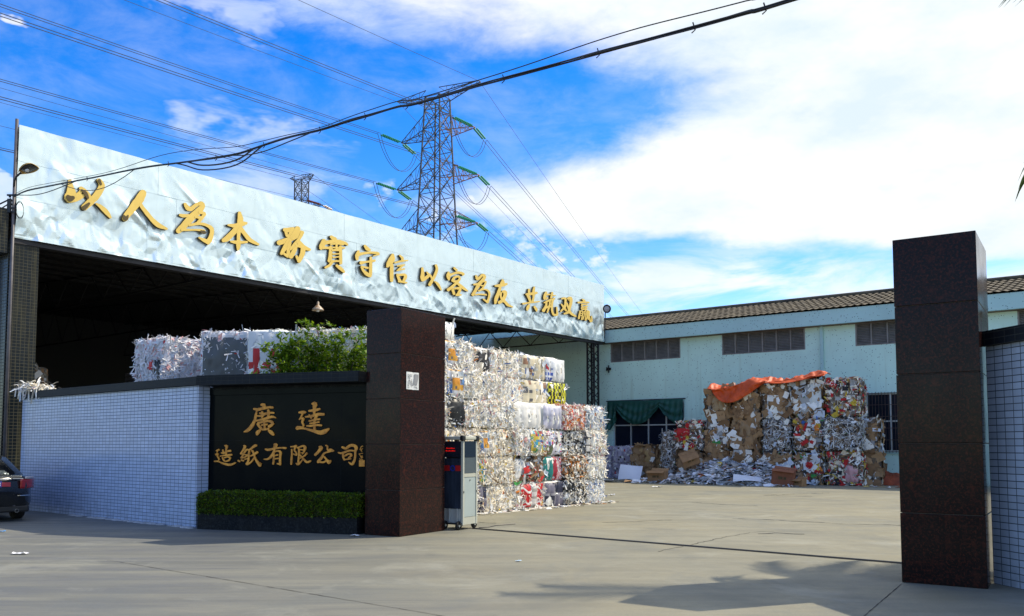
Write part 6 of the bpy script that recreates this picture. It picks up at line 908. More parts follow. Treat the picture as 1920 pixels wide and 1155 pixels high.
def P_red(u, v):
    col = 0 if u < .42 else (1 if u > .66 else None)
    if col is None: return (0.62, 0.60, 0.58) if int(v * 9) % 3 else (0.35, 0.33, 0.3)
    uu = u / .42 if col == 0 else (u - .66) / .34
    vv = (v * 2) % 1
    if abs((vv - .5) - .22 * sin(uu * 5 + 1)) < .10: return (0.74, 0.72, 0.70)
    return (0.52, 0.012, 0.018)
def P_dots(u, v):
    r = random.Random(int(u * 9) * 31 + int(v * 11)); c_ = (0.70, 0.68, 0.74)
    if u < .42 and v < .42: c_ = (0.18, 0.22, 0.10)
    if r.random() < .5 and ((u * 9) % 1 - .5) ** 2 + ((v * 11) % 1 - .5) ** 2 < .16: c_ = r.choice([(0.5, .03, .2), (0.6, .4, .05), (0.25, .08, .05), (0.1, .2, .4), (0.6, .15, .3), (0.12, 0.1, 0.1)])
    return c_
def P_teal(u, v):
    if u < .48: return TEA
    if u < .64: return (0.36, 0.02, 0.04)
    return (0.45, 0.03, 0.05) if (int(u * 22) + int(v * 14)) % 2 else (0.60, 0.60, 0.63)
def P_navy(u, v):
    if abs(u - .48) < .03 or abs(v - .5) < .035: return (0.30, 0.29, 0.33)
    return (0.022, 0.025, 0.055) if (u < .48) == (v < .5) else (0.16, 0.15, 0.20)
def P_yb(u, v):
    k = (u * 6 + 0.18 * (1 if int(v * 7) % 2 else -1)) % 1
    return (0.62, 0.62, 0.03) if k < .5 else (0.025, 0.03, 0.02)
def P_food(u, v):
    r = random.Random(int(u * 7) * 17 + int(v * 8)); return r.choice([(0.04, .16, .42), (0.55, .42, .05), (0.62, .60, .55), (0.40, .05, .05), (0.08, .28, .10), (0.05, .3, .42), (0.6, .5, .1)])
def P_mag(u, v):
    cols = [(0.06, .16, .44), (0.66, .28, .03), (0.60, .62, .68), (0.10, .22, .46), (0.62, .60, .55), (0.66, .34, .05), (0.30, .36, .42)]
    row = int(v * 4.3); r = random.Random(row * 5 + 3); cut = sorted(r.random() for _ in range(2)); k = sum(u > c_ for c_ in cut)
    inner = ((v * 4.3) % 1); uu = u * 5 + row * .3
    if .25 < inner < .7 and .3 < (uu % 1) < .8 and (row + int(uu)) % 3 == 0: return (0.12, .13, .16)
    return cols[(row * 3 + k * 2) % 7]
def P_letters(u, v):
    if u > .42: return (0.74, .75, .74)
    if u < .30 and v < .75 - u * 1.6 and v > .55 - u * .8: return (0.55, .02, .03)
    if u < .36 and v < .55 and int(v * 16) % 4 in (0, 1) and int(u * 24) % 3 != 1: return (0.05, .10, .42)
    return (0.72, .74, .76)
def P_grey(u, v): return (0.085, 0.095, 0.10)
def P_redframe(u, v):
    uu, vv = (u * 3.0) % 1, v
    if v > .72 or v < .06: return (0.66, .68, .70)
    if u > .62: return (0.60, .63, .66) if int(v * 12) % 3 else (0.50, .03, .04)
    if .30 < uu < .62 and (.08 < vv < .70): return (0.52, .015, .02)
    if abs(vv - .40) < .06: return (0.52, .015, .02)
    return (0.68, .70, .72)
def P_white(u, v): return (0.72, .71, .68)
def P_lav(u, v): return (0.50, .50, .60)
def P_black(u, v): return (0.012, .014, .018)
def P_frames(u, v):
    return (0.05, .05, .06) if (int(v * 12) % 4 == 0 or u < .2 or u > .8) else (0.60, .58, .55)
def P_dark(u, v): return (0.03, .03, .034) if v > .45 or u > .55 else (0.45, .42, .36)

CB = Vector((-0.69, 20.60, 0)); CD = Vector((0.6216, 0.7833, 0)).normalized(); CN = Vector((-CD.y, CD.x, 0)); CRZ = atan2(CD.y, CD.x)
GC = 'white waste paper bales in the central stack'
ROWN = ['bottom', 'second', 'third', 'fourth', 'fifth', 'top']
bounds = [-0.15, 1.22, 2.46, 3.34, 4.36, 5.48]
BD = 1.15; BH = 0.675
def cbale(s0, s1, row, style, label, back=0.0, seed=0, z=None, H=BH, **kw):
    L_ = s1 - s0 - 0.015
    c_ = CB + CD * ((s0 + s1) / 2) + CN * (BD / 2 + back); c_.z = row * BH if z is None else z
    o = make_bale(label, GC, c_, CRZ, L_, BD, H - 0.008, 100 + seed, style, **kw)
    return o, (L_, BD, H - 0.008)
spec = {
    (0, 0): ('cream', [('front', -.02, .24, .05, .95, P_navy)], 'cream paper bale with a navy printed corner, bottom row behind the gate machine'),
    (0, 1): ('cream', [('front', .0, .2, .1, .9, P_food)], 'cream paper bale with small yellow prints at its left, second row by the gate machine'),
    (0, 2): ('cream', [('front', .02, .26, .1, .9, P_mag)], 'cream shredded bale with orange and blue prints at its left, third row'),
    (0, 3): ('white', [], 'ragged white paper bale left of the cream white sack, fourth row'),
    (1, 0): ('white', [('front', .18, .98, .08, .95, P_red)], 'bale wrapped in red and white swirl printed film, bottom row of the stack'),
    (1, 1): ('mixed', [('front', .0, .35, .1, .9, P_white)], 'bale of white paper with dark green and brown bits, directly above the red wrapped bale'),
    (1, 2): ('white', [('front', .45, .95, .1, .95, P_food)], 'pale bale with a bright blue and yellow packet print, third row of the stack'),
    (1, 3): ('bag', [('front', .05, .98, .06, .95, P_white)], 'round bulging cream white sack bale on top of the lower tier'),
    (2, 0): ('film', [('front', .02, .98, .04, .96, P_navy)], 'dark navy and grey chequered film bale, bottom row right of the red wrapped one'),
    (2, 1): ('film', [('front', .02, .98, .04, .96, P_teal)], 'bale covered half in teal and half in red checks, second row'),
    (2, 2): ('film', [('front', .02, .98, .04, .96, P_dots)], 'white bale printed all over with small coloured dots, third row'),
    (2, 3): ('bag', [('front', .03, .97, .04, .96, P_lav)], 'smooth pale lavender sack bale beside the cream white sack'),
    (3, 0): ('blackwhite', [('front', .0, .4, .55, 1.0, P_black)], 'black and white strip bale with a black flap, bottom row beside navy film'),
    (3, 1): ('brownblack', [], 'bale of brown orange and black strips, second row right of the teal one'),
    (3, 2): ('blackwhite', [], 'bale of tangled black and white paper strips, third row right of the dotted one'),
    (3, 3): ('redwhite', [], 'bale of coral red and white strips on top of the lower tier'),
    (4, 0): ('bluewhite', [('right', .25, .55, .2, .9, lambda u, v: (0.75, .12, .02))], 'white and blue strip bale with an orange sheet at the outer bottom corner'),
    (4, 1): ('white', [], 'plain white strip bale in the outer column, second row above the blue tinted one'),
    (4, 2): ('white', [('front', -.02, .26, .05, .98, P_frames)], 'white strip bale with black framed sheets at its left edge, outer column'),
    (4, 3): ('bluewhite', [('front', .0, .28, .08, .92, lambda u, v: (0.16, .20, .25))], 'topmost bale of the outer column with a slate blue sheet at its left'),
}
i = 0
for (c_, r), (style, covs, label) in spec.items():
    i += 1
    rng = random.Random(i * 7)
    o, dm = cbale(bounds[c_], bounds[c_ + 1], r, style, label, back=rng.uniform(-.06, .09) + (0.05 if c_ == 0 else 0), seed=i)
    for (fc, a, b_, v0, v1, pf) in covs: cover(o, fc, *dm, a, b_, v0, v1, pf, i, nu=26, nv=20)
# left columns running behind the pillar and the gate machine, six bales high
left = [('white', [], 'mostly hidden white bale behind the gate machine at the foot of the tall left column'),
        ('white', [], 'white bale behind the gate machine, second row of the tall left column'),
        ('cream', [], 'cream paper bale just above the top of the gate machine'),
        ('white', [('front', .0, .42, .02, .98, P_black)], 'white bale with a shiny black bag at its left, above the gate machine'),
        ('white', [('front', .0, .40, .02, .98, P_mag)], 'white bale with orange and blue magazine prints beside the granite pillar, fifth row'),
        ('white', [('front', .0, .36, .05, .98, P_mag)], 'topmost white bale beside the granite pillar with a strip of printed pages')]
for r, (style, covs, label) in enumerate(left):
    o, dm = cbale(-1.50, -0.16, r, style, label, back=0.0 if r < 5 else 0.12, seed=40 + r)
    for (fc, a, b_, v0, v1, pf) in covs: cover(o, fc, *dm, .18 + a, .18 + b_, v0, v1, pf, 40 + r, nu=20, nv=20)
o, dm = cbale(-0.15, 0.95, 4, 'white', 'overhanging white shredded bale on the step of the stack, right of the magazine printed bale', back=0.1, seed=50)
o, dm = cbale(-1.5, -0.75, 6, 'film', 'small white film bale peeking out highest beside the granite pillar', back=0.2, seed=51, H=0.42)
# upper tier, set back
ups = [(0.35, 1.05, 4, 'cream', [('front', .05, .95, .05, .95, P_dark)], 'half black bale low in the set back upper tier'),
       (0.35, 1.05, 5, 'film', [('front', .05, .95, .05, .95, P_dark)], 'bale with black and newsprint panels at the left of the upper tier'),
       (1.06, 2.30, 4, 'white', [], 'pinkish white shredded bale in the fifth row of the upper tier'),
       (1.06, 2.30, 5, 'white', [], 'ragged white shredded bale at the top of the upper tier next to the newspaper bales'),
       (2.31, 3.42, 4, 'film', [('front', .03, .97, .03, .97, P_news(4))], 'newspaper covered bale with a dark blue picture, lower of two'),
       (2.31, 3.42, 5, 'film', [('front', .03, .97, .03, .97, P_news(9))], 'newspaper covered bale with several pictures, upper of two'),
       (3.43, 4.36, 4, 'film', [('front', .03, .97, .03, .97, P_yb)], 'bright yellow and black zigzag bale under the white sack at the back'),
       (3.43, 4.36, 5, 'bag', [('front', .03, .97, .03, .97, P_letters)], 'white sack bale with blue letters and red flash, end of the upper tier')]
for k, (s0, s1, r, style, covs, label) in enumerate(ups):
    o, dm = cbale(s0, s1, r, style, label, back=0.62 + 0.05 * (k % 2), seed=60 + k)
    for (fc, a, b_, v0, v1, pf) in covs: cover(o, fc, *dm, a, b_, v0, v1, pf, 60 + k, nu=26, nv=22)
# support behind the front bales for the set back tier
for k in range(3):
    o, dm = cbale(0.2 + 1.45 * k, 1.62 + 1.45 * k, 0, 'cream', 'plain bale hidden behind the ' + ['left', 'middle', 'right'][k] + ' front of the central stack', back=1.25, seed=80 + k, H=2.69, dens=0.15)

# bales standing behind the sign wall
GB = 'bales stacked behind the sign wall'
bl = [(-6.90, 19.35, 1.50, 1.35, 'shade', [('right', .0, .10, .2, .9, P_black), ('left', .72, .90, .18, .62, P_black), ('left', .6, .68, .45, .62, lambda u, v: (0.55, .03, .03))], 'white shredded bale with a red scrap and black label, leftmost behind the sign wall'),
      (-6.33, 19.00, 1.05, 1.25, 'shade', [('front', .06, .94, .16, .90, P_grey)], 'bale behind the sign wall faced with a creased dark grey sheet'),
      (-5.22, 18.88, 1.10, 1.25, 'film', [('front', .02, .98, .12, .98, P_redframe)], 'white film bale with red frame prints half hidden by the bush'),
      (-3.85, 18.75, 1.55, 1.25, 'white', [], 'white paper bale behind the bush next to the granite pillar')]
brz = radians(-4)
for k, (x, y, L_, Dp, style, covs, label) in enumerate(bl):
    rz = radians(6) if k else radians(40)
    o = make_bale(label, GB, (x - (0.85 if k == 0 else 0), y + (0.75 if k == 0 else .35), 2.72), rz if k else SRZ - 0.05, L_, Dp, 1.38 if k else 1.30, 200 + k, style, dens=0.35 if k == 1 else 1.0)
    for (fc, a, b_, v0, v1, pf) in covs: cover(o, fc, L_, Dp, 1.38 if k else 1.30, a, b_, v0, v1, pf, 200 + k, wr=0.02 if pf is P_grey else 0.012)
    o2 = make_bale('plain white bale low behind the sign wall holding up the ' + ['leftmost bale', 'dark grey faced bale', 'red printed bale', 'bale by the pillar'][k], GB, (x - (0.85 if k == 0 else 0), y + (0.75 if k == 0 else .35), 0.0), rz if k else SRZ - 0.05, L_, Dp, 2.70, 220 + k, 'shade', dens=0.12)
# dim bales deep in the shed
GD = 'dim bales deep inside the dark shed'
for k, (u, y, L_, Dp, z, H_, lab) in enumerate([(0.9, 2.7, 1.3, 1.2, 0, 1.75, 'dark bale under the brownish one just inside the tiled column'), (0.9, 2.7, 1.25, 1.2, 1.76, 2.15, 'dim brownish bale just inside the tiled column'),
                                   (2.3, 3.2, 1.2, 1.1, 0, 3.32, 'low dark bale right of the dim brownish bale'), (3.7, 3.4, 1.3, 1.1, 0, 3.36, 'low dark bale farther along inside the shed'),
                                   ]):
    pnt = SH + A * (u + L_ / 2) + Vector((-A.y, A.x, 0)) * (y + Dp / 2); pnt.z = z
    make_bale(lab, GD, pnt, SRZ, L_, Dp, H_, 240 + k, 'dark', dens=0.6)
# pallets leaning in the gloom
pl_ = thing('pallet_stack', 'dim stacked timber pallets deep in the dark shed', 'pallets', SH + A * 5.3 + Vector((-A.y, A.x, 0)) * 3.2, SRZ)
g = MB()
for k in range(28):
    z = k * 0.145
    for j in range(5): g.box(0, j * 0.24, z + 0.1, 1.2, j * 0.24 + 0.1, z + 0.12)
    for j in range(3): g.box(j * 0.55, 0, z, j * 0.55 + 0.1, 1.06, z + 0.098)
g.build('pallet', mat('old_timber', (0.10, 0.08, 0.065), 0.9, var=0.4), pl_)
# shredded paper spilling over the left end of the wall
g = MB(); rng = random.Random(12)
wp, wq = Vector((-12.45, 21.95, 0)), Vector((-6.18, 17.0, 0)); wd_ = (wq - wp).normalized(); wn2 = Vector((-wd_.y, wd_.x, 0))
for _ in range(340):
    s = abs(rng.gauss(0.05, .45)); p_ = wp + wd_ * (s + .02) + wn2 * rng.uniform(-.08, .3); p_.z = 2.98 + max(0, 0.20 - s * .14) * rng.random()
    d = Vector((rng.gauss(0, 1), rng.gauss(0, 1), rng.gauss(0, .3))).normalized(); ln = rng.uniform(.12, .38); wv = d.cross(Vector((rng.gauss(0, .4), rng.gauss(0, .4), 1))).normalized() * rng.uniform(.01, .02)
    if rng.random() < .2: p_ = p_ - wn2 * .12; d = Vector((rng.gauss(0, .25), rng.gauss(0, .25), -1)).normalized()
    n = len(g.v); cc = pick(rng, ST['white'][0])
    for k in range(4):
        q_ = p_ + d * ln * k / 3 + Vector((0, 0, .035 * sin(k)))
        g.v += [tuple(q_ - wv), tuple(q_ + wv)]
    for k in range(3): g.face((n + 2 * k, n + 2 * k + 1, n + 2 * k + 3, n + 2 * k + 2), cc)
sc = g.build('shredded_paper', M['paper']); tag(sc, 'tuft of white shredded paper spilling over the left end of the tiled wall', 'shredded paper')

# ------------------------------------------------------------------ pile of mixed bales in front of the warehouse
PB = Vector((7.30, 38.95, 0)); PD = Vector((0.8205, -0.5717, 0)).normalized(); PN_ = Vector((-PD.y, PD.x, 0)); PRZ = atan2(PD.y, PD.x)
GP = 'mixed cardboard bales in the shaded pile by the warehouse'
pc = [0.0, 1.40, 2.62, 3.91, 5.26, 6.55, 8.05]
pb = [
    (0, 0, 'card', 'brown cardboard bale at the left foot of the shaded pile, behind the loose heap'),
    (1, 0, 'card', 'dark brown bale second from the left in the bottom row of the shaded pile'),
    (2, 0, 'cardwhite', 'brown and white bale above the middle of the loose paper heap'),
    (3, 0, 'cardwhite', 'bottom bale of white cups and cardboard behind the loose heap'),
    (4, 0, 'mixed', 'bottom bale with a white sheet and a round red lid'),
    (5, 0, 'redmixed', 'clear plastic and red wrapped bale at the sunny right foot of the pile'),
    (0, 1, 'redmixed', 'white and red splashed bale at the left end of the middle row'),
    (1, 1, 'cardwhite', 'cardboard bale with a green patch and white sheet in the middle row'),
    (2, 1, 'card', 'cardboard bale wrapped in creased brown paper at the middle of the pile'),
    (3, 1, 'greyplastic', 'bale of grey shredded plastic in the middle row'),
    (4, 1, 'mixed', 'whitish bale dotted with red and yellow scraps in the middle row'),
    (5, 1, 'greyplastic', 'white and grey stringy bale at the sunny right end of the middle row'),
    (1, 2, 'card', 'folded cardboard bale under the left end of the orange tarpaulin'),
    (2, 2, 'card', 'cardboard bale under the drooping flap of the orange tarpaulin'),
    (3, 2, 'cardwhite', 'cardboard bale with one big flat brown panel in the top row'),
    (4, 2, 'cardwhite', 'cardboard bale with a large white foam sheet and green scrap in the top row'),
    (5, 2, 'redmixed', 'yellow red and white bale at the top right corner of the pile'),
]
zr = [0.0, 1.41, 2.77]; hr = [1.41, 1.36, 1.42]
for k, (c_, r, style, label) in enumerate(pb):
    rng = random.Random(k + 500)
    s0, s1 = pc[c_], pc[c_ + 1]
    if r == 2 and c_ == 5: s1 = 7.95
    L_ = s1 - s0 - rng.uniform(.15, .24); Dp = 1.5
    H_ = hr[r] - 0.05 + (0.20 if (r == 2 and c_ >= 4) else 0.0) + (0.1 if r == 2 and c_ == 3 else 0)
    ce = PB + PD * ((s0 + s1) / 2) + PN_ * (Dp / 2 + rng.uniform(-.14, .16) + (0.10 if r == 2 else 0)); ce.z = zr[r]
    o = make_bale(label, GP, ce, PRZ, L_, Dp, H_ - 0.01, 300 + k, style, cell=0.11, dens=0.75)
    if (c_, r) == (3, 2): cover(o, 'front', L_, Dp, H_, .25, .85, .12, .75, lambda u, v: KRAFT, k, wr=0.02, mt='paper', name='flat_panel')
    if (c_, r) == (4, 2): cover(o, 'front', L_, Dp, H_, .50, .98, .25, .88, lambda u, v: (0.66, .69, .68), k, wr=0.03, mt='paper', name='foam_sheet')
    if (c_, r) == (1, 2): cover(o, 'front', L_, Dp, H_, .30, .80, .25, .75, lambda u, v: (0.40, .29, .17), k, wr=0.03, mt='paper', name='flat_panel')
    if (c_, r) == (2, 1): cover(o, 'front', L_, Dp, H_, .0, .9, .45, 1.0, lambda u, v: (0.33, .22, .12), k, wr=0.05, mt='paper', name='paper_wrap')
    if (c_, r) == (0, 1): cover(o, 'front', L_, Dp, H_, .05, .55, .3, .75, lambda u, v: REDP, k, wr=0.05, mt='paper', name='red_sheet')
    if (c_, r) == (1, 1): cover(o, 'front', L_, Dp, H_, .35, .8, .4, .85, lambda u, v: (0.66, .67, .70), k, wr=0.04, mt='paper', name='white_sheet')
    if (c_, r) == (4, 0): cover(o, 'front', L_, Dp, H_, .35, .95, .45, .95, lambda u, v: REDP if (u - .35) ** 2 + (v - .3) ** 2 < .05 else (0.66, .67, .68), k, wr=0.05, mt='paper', name='white_sheet')
    if (c_, r) == (5, 0): cover(o, 'front', L_, Dp, H_, .50, .9, .1, .6, lambda u, v: PINK, k, wr=0.05, mt='plastic', name='clear_wrap')
o = make_bale('lone ragged cardboard bale standing behind the right end of the pile', GP, PB + PD * 8.16 + PN_ * 1.3, PRZ + .1, 0.62, 1.2, 1.35, 340, 'card', cell=0.11, dens=0.6)
o = make_bale('upper ragged brown and white bale behind the right end of the pile', GP, PB + PD * 8.14 + PN_ * 1.3 + Vector((0, 0, 1.36)), PRZ + .05, 0.62, 1.2, 1.32, 341, 'cardwhite', cell=0.11, dens=0.8)
o = make_bale('grey plastic bale standing behind the left end of the pile near the curtained window', GP, PB + PD * -0.35 + PN_ * 0.9 + Vector((0, 0, 0)), PRZ, 0.8, 1.3, 2.25, 342, 'greyplastic', cell=0.11, dens=.5)
# lilac shred bales by the curtained window
GLI = 'small lilac shredded bales under the curtained window'
labs = ['lilac shred bale at the far left, lower row under the curtained window', 'lilac shred bale at the far left, upper row under the curtained window',
        'lilac shred bale in the lower row nearer the cardboard pile', 'lilac shred bale in the upper row nearer the cardboard pile']
k = 0
for cx_ in (0, 1):
    for r in (0, 1):
        s = 0.15 + cx_ * 1.35
        p_ = WH + W * (s + .65) - A * 1.9; p_.z = r * 0.78
        make_bale(labs[k], GLI, p_, WRZ, 1.28, 1.0, 0.77, 360 + k, 'lilac', cell=0.1, dens=0.9); k += 1
p_ = WH + W * 3.5 - A * 2.2
make_bale('dark brown bale under the small tan cardboard bale beside the lilac ones', GLI, p_, WRZ, 1.25, 1.0, 0.62, 370, 'card', cell=0.1)
p_ = WH + W * 3.45 - A * 2.2; p_.z = 0.63
o = make_bale('small tan cardboard bale with strapped carton front beside the lilac ones', GLI, p_, WRZ, 1.25, 1.0, 0.95, 371, 'card', cell=0.1)
cover(o, 'front', 1.25, 1.0, 0.95, .08, .8, .15, .9, lambda u, v: (0.46, .30, .13) if int(u * 8) % 4 else (0.30, .18, .08), 4, wr=0.02, mt='paper', name='carton_front')

# loose heap of torn paper in front of the pile
rng = random.Random(77); g = MB(); pal = [((0.86, 0.86, 0.88), 12), (BLUISH, 4), (GREY, 1), (BLK, 2.8), (KRAFT, 1.0), (YEL, .25), (ORA, .2), (REDP, .2), (GRN, .1)]
def heap_h(s, t):
    h_ = 0.95 * math.exp(-((s - 2.3) / 1.6) ** 2) + 0.62 * math.exp(-((s - 4.2) / 0.9) ** 2) + 0.15 * math.exp(-((s + 0.2) / 1.3) ** 2)
    return h_ * max(0.0, 1 - (t / 2.0) ** 1.4) * (1 + 0.25 * noise.noise(Vector((s * 2.1, t * 2.1, 1.0)))) - 0.02
def heap_w(s, t): return PB + PD * s - PN_ * (t - 0.05)
g.grid(lambda u, v: (lambda q_, h_: (q_.x, q_.y, h_))(heap_w(-1.5 + 7.2 * u, v * 2.1), heap_h(-1.5 + 7.2 * u, v * 2.1)), 100, 30, lambda *_: pick(rng, pal))
for _ in range(5200):
    s = rng.uniform(-1.6, 5.9); t = rng.uniform(0, 2.15); h_ = heap_h(s, t)
    if h_ < 0.02 and rng.random() < .85: continue
    p_ = heap_w(s, t); p_.z = max(h_, 0.004) + rng.uniform(0, .05)
    th = rng.uniform(0, 2 * pi); d = Vector((cos(th), sin(th), rng.uniform(-.3, .5))).normalized(); wv = d.cross(Vector((rng.gauss(0, .5), rng.gauss(0, .5), 1))).normalized()
    big = rng.random() < .20
    ln = rng.uniform(.2, .45) if big else rng.uniform(.08, .30); wd = rng.uniform(.06, .16) if big else rng.uniform(.015, .045); cc = pick(rng, pal)
    n = len(g.v)
    for k in range(3):
        q_ = p_ + d * (ln * (k / 2 - .5)) + Vector((0, 0, .03 * (1 if k == 1 else 0)))
        if q_.z < .006: q_.z = .006
        g.v += [tuple(q_ - wv * wd), tuple(q_ + wv * wd)]
    for k in range(2): g.face((n + 2 * k, n + 2 * k + 1, n + 2 * k + 3, n + 2 * k + 2), cc)
hp = g.build('loose_paper_heap', M['paper']); tag(hp, 'loose spread heap of torn white and black paper in front of the shaded pile', 'paper heap'); hp['kind'] = 'stuff'

def carton(s, t, z, rz, sx, sy, sz, label, m='card', tilt=(0, 0)):
    p_ = heap_w(s, t); p_.z = z
    o = thing('cardboard_box', label, 'box', p_, PRZ + rz, 'loose cardboard boxes on the paper heap'); o.rotation_euler = (tilt[0], tilt[1], PRZ + rz)
    g = MB(); g.box(0, 0, 0, sx, sy, sz); g.build('body', M[m], o, bevel=0.01)
    g = MB(); g.quad((0, -0.002, sz + .003), (sx, -0.002, sz + .003), (sx, -sy * .42, sz - sy * .18), (0, -sy * .42, sz - sy * .18)); g.build('flap', M[m], o, solid=0.008)
    g = MB(); g.quad((0, sy + .002, sz + .003), (sx, sy + .002, sz + .003), (sx, sy * 1.3, sz + sy * .2), (0, sy * 1.3, sz + sy * .2)); g.build('flap', M[m], o, solid=0.008)
    g = MB(); g.box(sx * .3, -0.004, sz * .45, sx * .5, -0.002, sz * .6); g.box(sx * .55, -0.004, sz * .45, sx * .66, -0.002, sz * .6); g.build('print', M['goldside'], o)
carton(4.98, 2.0, 0.0, 0.15, 0.85, 0.45, 0.72, 'reddish brown box standing at the right end of the paper heap', 'cardred', (0, 0.12))
carton(5.75, 1.75, 0.0, -0.2, 0.42, 0.4, 0.30, 'small brown box right of the reddish box')
carton(1.0, 1.25, 0.62, 0.5, 0.75, 0.5, 0.42, 'tilted brown box lying on top of the paper heap', 'card', (0.25, -0.35))
carton(-0.45, 1.9, 0.0, 0.1, 0.78, 0.5, 0.52, 'brown box at the left foot of the paper heap')
def loose_sheet(s, t, z, sx, sy, rz, tl, col, label, up=0.0):
    p_ = heap_w(s, t); p_.z = z
    g = MB(); g.grid(lambda u, v: ((u - .5) * sx, (v - .5) * sy, 0.06 * sin(3 * u + 2 * v) + up * v), 8, 6, lambda *_: col)
    o = g.build('loose_sheet', M['paper'], solid=0.004); o.location = p_; o.rotation_euler = (tl, 0, PRZ + rz); tag(o, label, 'sheet', 'loose sheets round the paper heap')
loose_sheet(-1.45, 1.55, 0.42, 1.0, 0.8, 0.2, radians(52), (0.62, .66, .74), 'large pale sheet leaning under the small tan bale')
loose_sheet(-2.6, 1.9, 0.10, 0.9, 0.7, 0.5, radians(10), (0.70, .72, .75), 'white sheet flat on the ground at the far left of the heap')
loose_sheet(-2.0, 2.3, 0.08, 0.8, 0.5, -0.3, radians(-6), (0.62, .60, .50), 'cream sheet on the ground left of the heap')
loose_sheet(4.0, 1.9, 0.28, 1.1, 0.5, 0.3, radians(30), (0.66, .70, .78), 'long white sheet sliding down the right of the heap')
loose_sheet(-0.9, 2.5, 0.06, 0.6, 0.4, 0.3, radians(8), KRAFT, 'brown card scrap on the ground before the heap')

# orange tarpaulins
tp = thing('orange_tarpaulin', 'bright orange tarpaulin crumpled along the top of the cardboard pile', 'tarpaulin', PB, PRZ)
def tarp(u, v):
    s = 1.72 + u * 4.95
    top = 4.20 + 0.28 * min(1, max(0, (s - 3.0) / 3.2)) + 0.07 * sin(s * 2.1)
    fl = 0.0
    if 1.9 < s < 4.2: fl = 0.62 * sin(pi * ((s - 1.9) / 2.3) ** 0.75) ** 0.9
    wid = 0.55 if s < 4.3 else 0.35
    fold = 0.07 * noise.noise(Vector((s * 3.2, v * 3.5, 9.0))) + 0.05 * noise.noise(Vector((s * 7.0, v * 8.0, 2.0))) + 0.05 * sin(v * 9 + s * 3)
    if v < 0.5:
        t = v / 0.5; y = 0.9 - t * (wid + 0.45); z = top + 0.10 * sin(pi * t) + fold * 1.4
    else:
        t = (v - 0.5) / 0.5; y = 0.9 - wid - 0.45 - 0.06 - 0.12 * t; z = top + fold * (1 - t) - t * (fl + 0.10); y += fold * 1.2
    return (s, y - 0.02, z)
g = MB(); g.grid(tarp, 110, 40); g.build('cloth', M['orange'], tp, smooth=True, solid=0.012)
g = MB(); g.lathe([(0.02, 0), (0.05, 0.06), (0.16, 0.12), (0.03, 0.16)], 7, Matrix.Translation((6.25, 0.5, 4.35))); g.build('black_rag', M['black'], tp)
p_ = WH + W * 13.4 - A * 1.6
tp2 = thing('orange_tarpaulin', 'shaded orange tarpaulin bundled on the ground below the barred window', 'tarpaulin', p_, WRZ)
g = MB()
def t2(u, v):
    x, y = (u - .5) * 2.6, (v - .5) * 1.3; r2 = (x / 1.3) ** 2 + (y / .65) ** 2
    h_ = 0.58 * max(0, 1 - r2) ** 0.6; return (x + 0.3, y, h_ * (1 + .45 * noise.noise(Vector((x * 2.4, y * 2.4, 3)))) + 0.07 * abs(noise.noise(Vector((x * 6, y * 6, 8)))) * (1 if r2 < 1.1 else 0) + 0.005)
g.grid(t2, 60, 34); g.build('cloth', mat('shaded_orange_tarpaulin', (0.34, 0.06, 0.012), 0.7, var=0.6, vscale=3), tp2, smooth=False)  # orange darkened: the shade it lies in is put into the cloth colour

# ------------------------------------------------------------------ motor head of the sliding gate
gm = thing('gate_machine', 'tall silver and blue motor head of the sliding gate, beside the left pillar', 'gate machine', (-0.935, 16.55, 0), atan2(xd.y, xd.x))
SX, SY = 0.50, 0.50            # x: sunny side, y: shaded front
g = MB()
for (x, y) in ((0, 0), (SX - .05, 0), (0, SY - .05), (SX - .05, SY - .05)): g.box(x, y, 0.09, x + .05, y + .05, 1.70)
g.build('frame', M['cream'], gm, bevel=0.006)
g = MB(); g.box(-0.01, -0.01, 1.715, SX + .01, SY + .01, 1.785); g.build('top_cap', M['cream'], gm, bevel=0.02)
for (x, y) in ((-0.03, -0.03), (SX - .06, -0.03), (-0.03, SY - .06), (SX - .06, SY - .06)):
    g = MB(); g.box(x, y, 1.69, x + .09, y + .09, 1.80); g.build('corner_cap', M['black'], gm, bevel=0.02)
g = MB(); g.box(.055, .012, .24, SX - .055, .03, 1.0); g.build('door_panel', M['panelgrey'], gm, bevel=0.004)
g = MB(); g.box(.055, .008, .10, SX - .055, .03, .235); g.build('skirt', M['cream'], gm)
g = MB(); g.box(.055, .004, 1.003, SX - .055, .03, 1.07); g.build('rail', M['cream'], gm)
g = MB(); g.box(.055, .014, 1.075, SX - .055, .03, 1.375); g.build('lower_pane', mat('grey_pane', (0.09, 0.11, 0.12), 0.15), gm)
g = MB(); g.box(.055, .012, 1.38, SX - .055, .03, 1.69); g.build('upper_pane', M['glass'], gm)
g = MB(); g.lathe([(0.012, 0), (0.012, 0.012), (0.0, 0.012)], 8, Matrix.Translation((SX / 2, .012, .94)) @ Matrix.Rotation(radians(90), 4, 'X'))
g.box(.018, -.006, .70, .036, -.001, .74); g.box(SX - .034, -.006, .70, SX - .016, -.001, .74); g.build('lock', M['black'], gm)
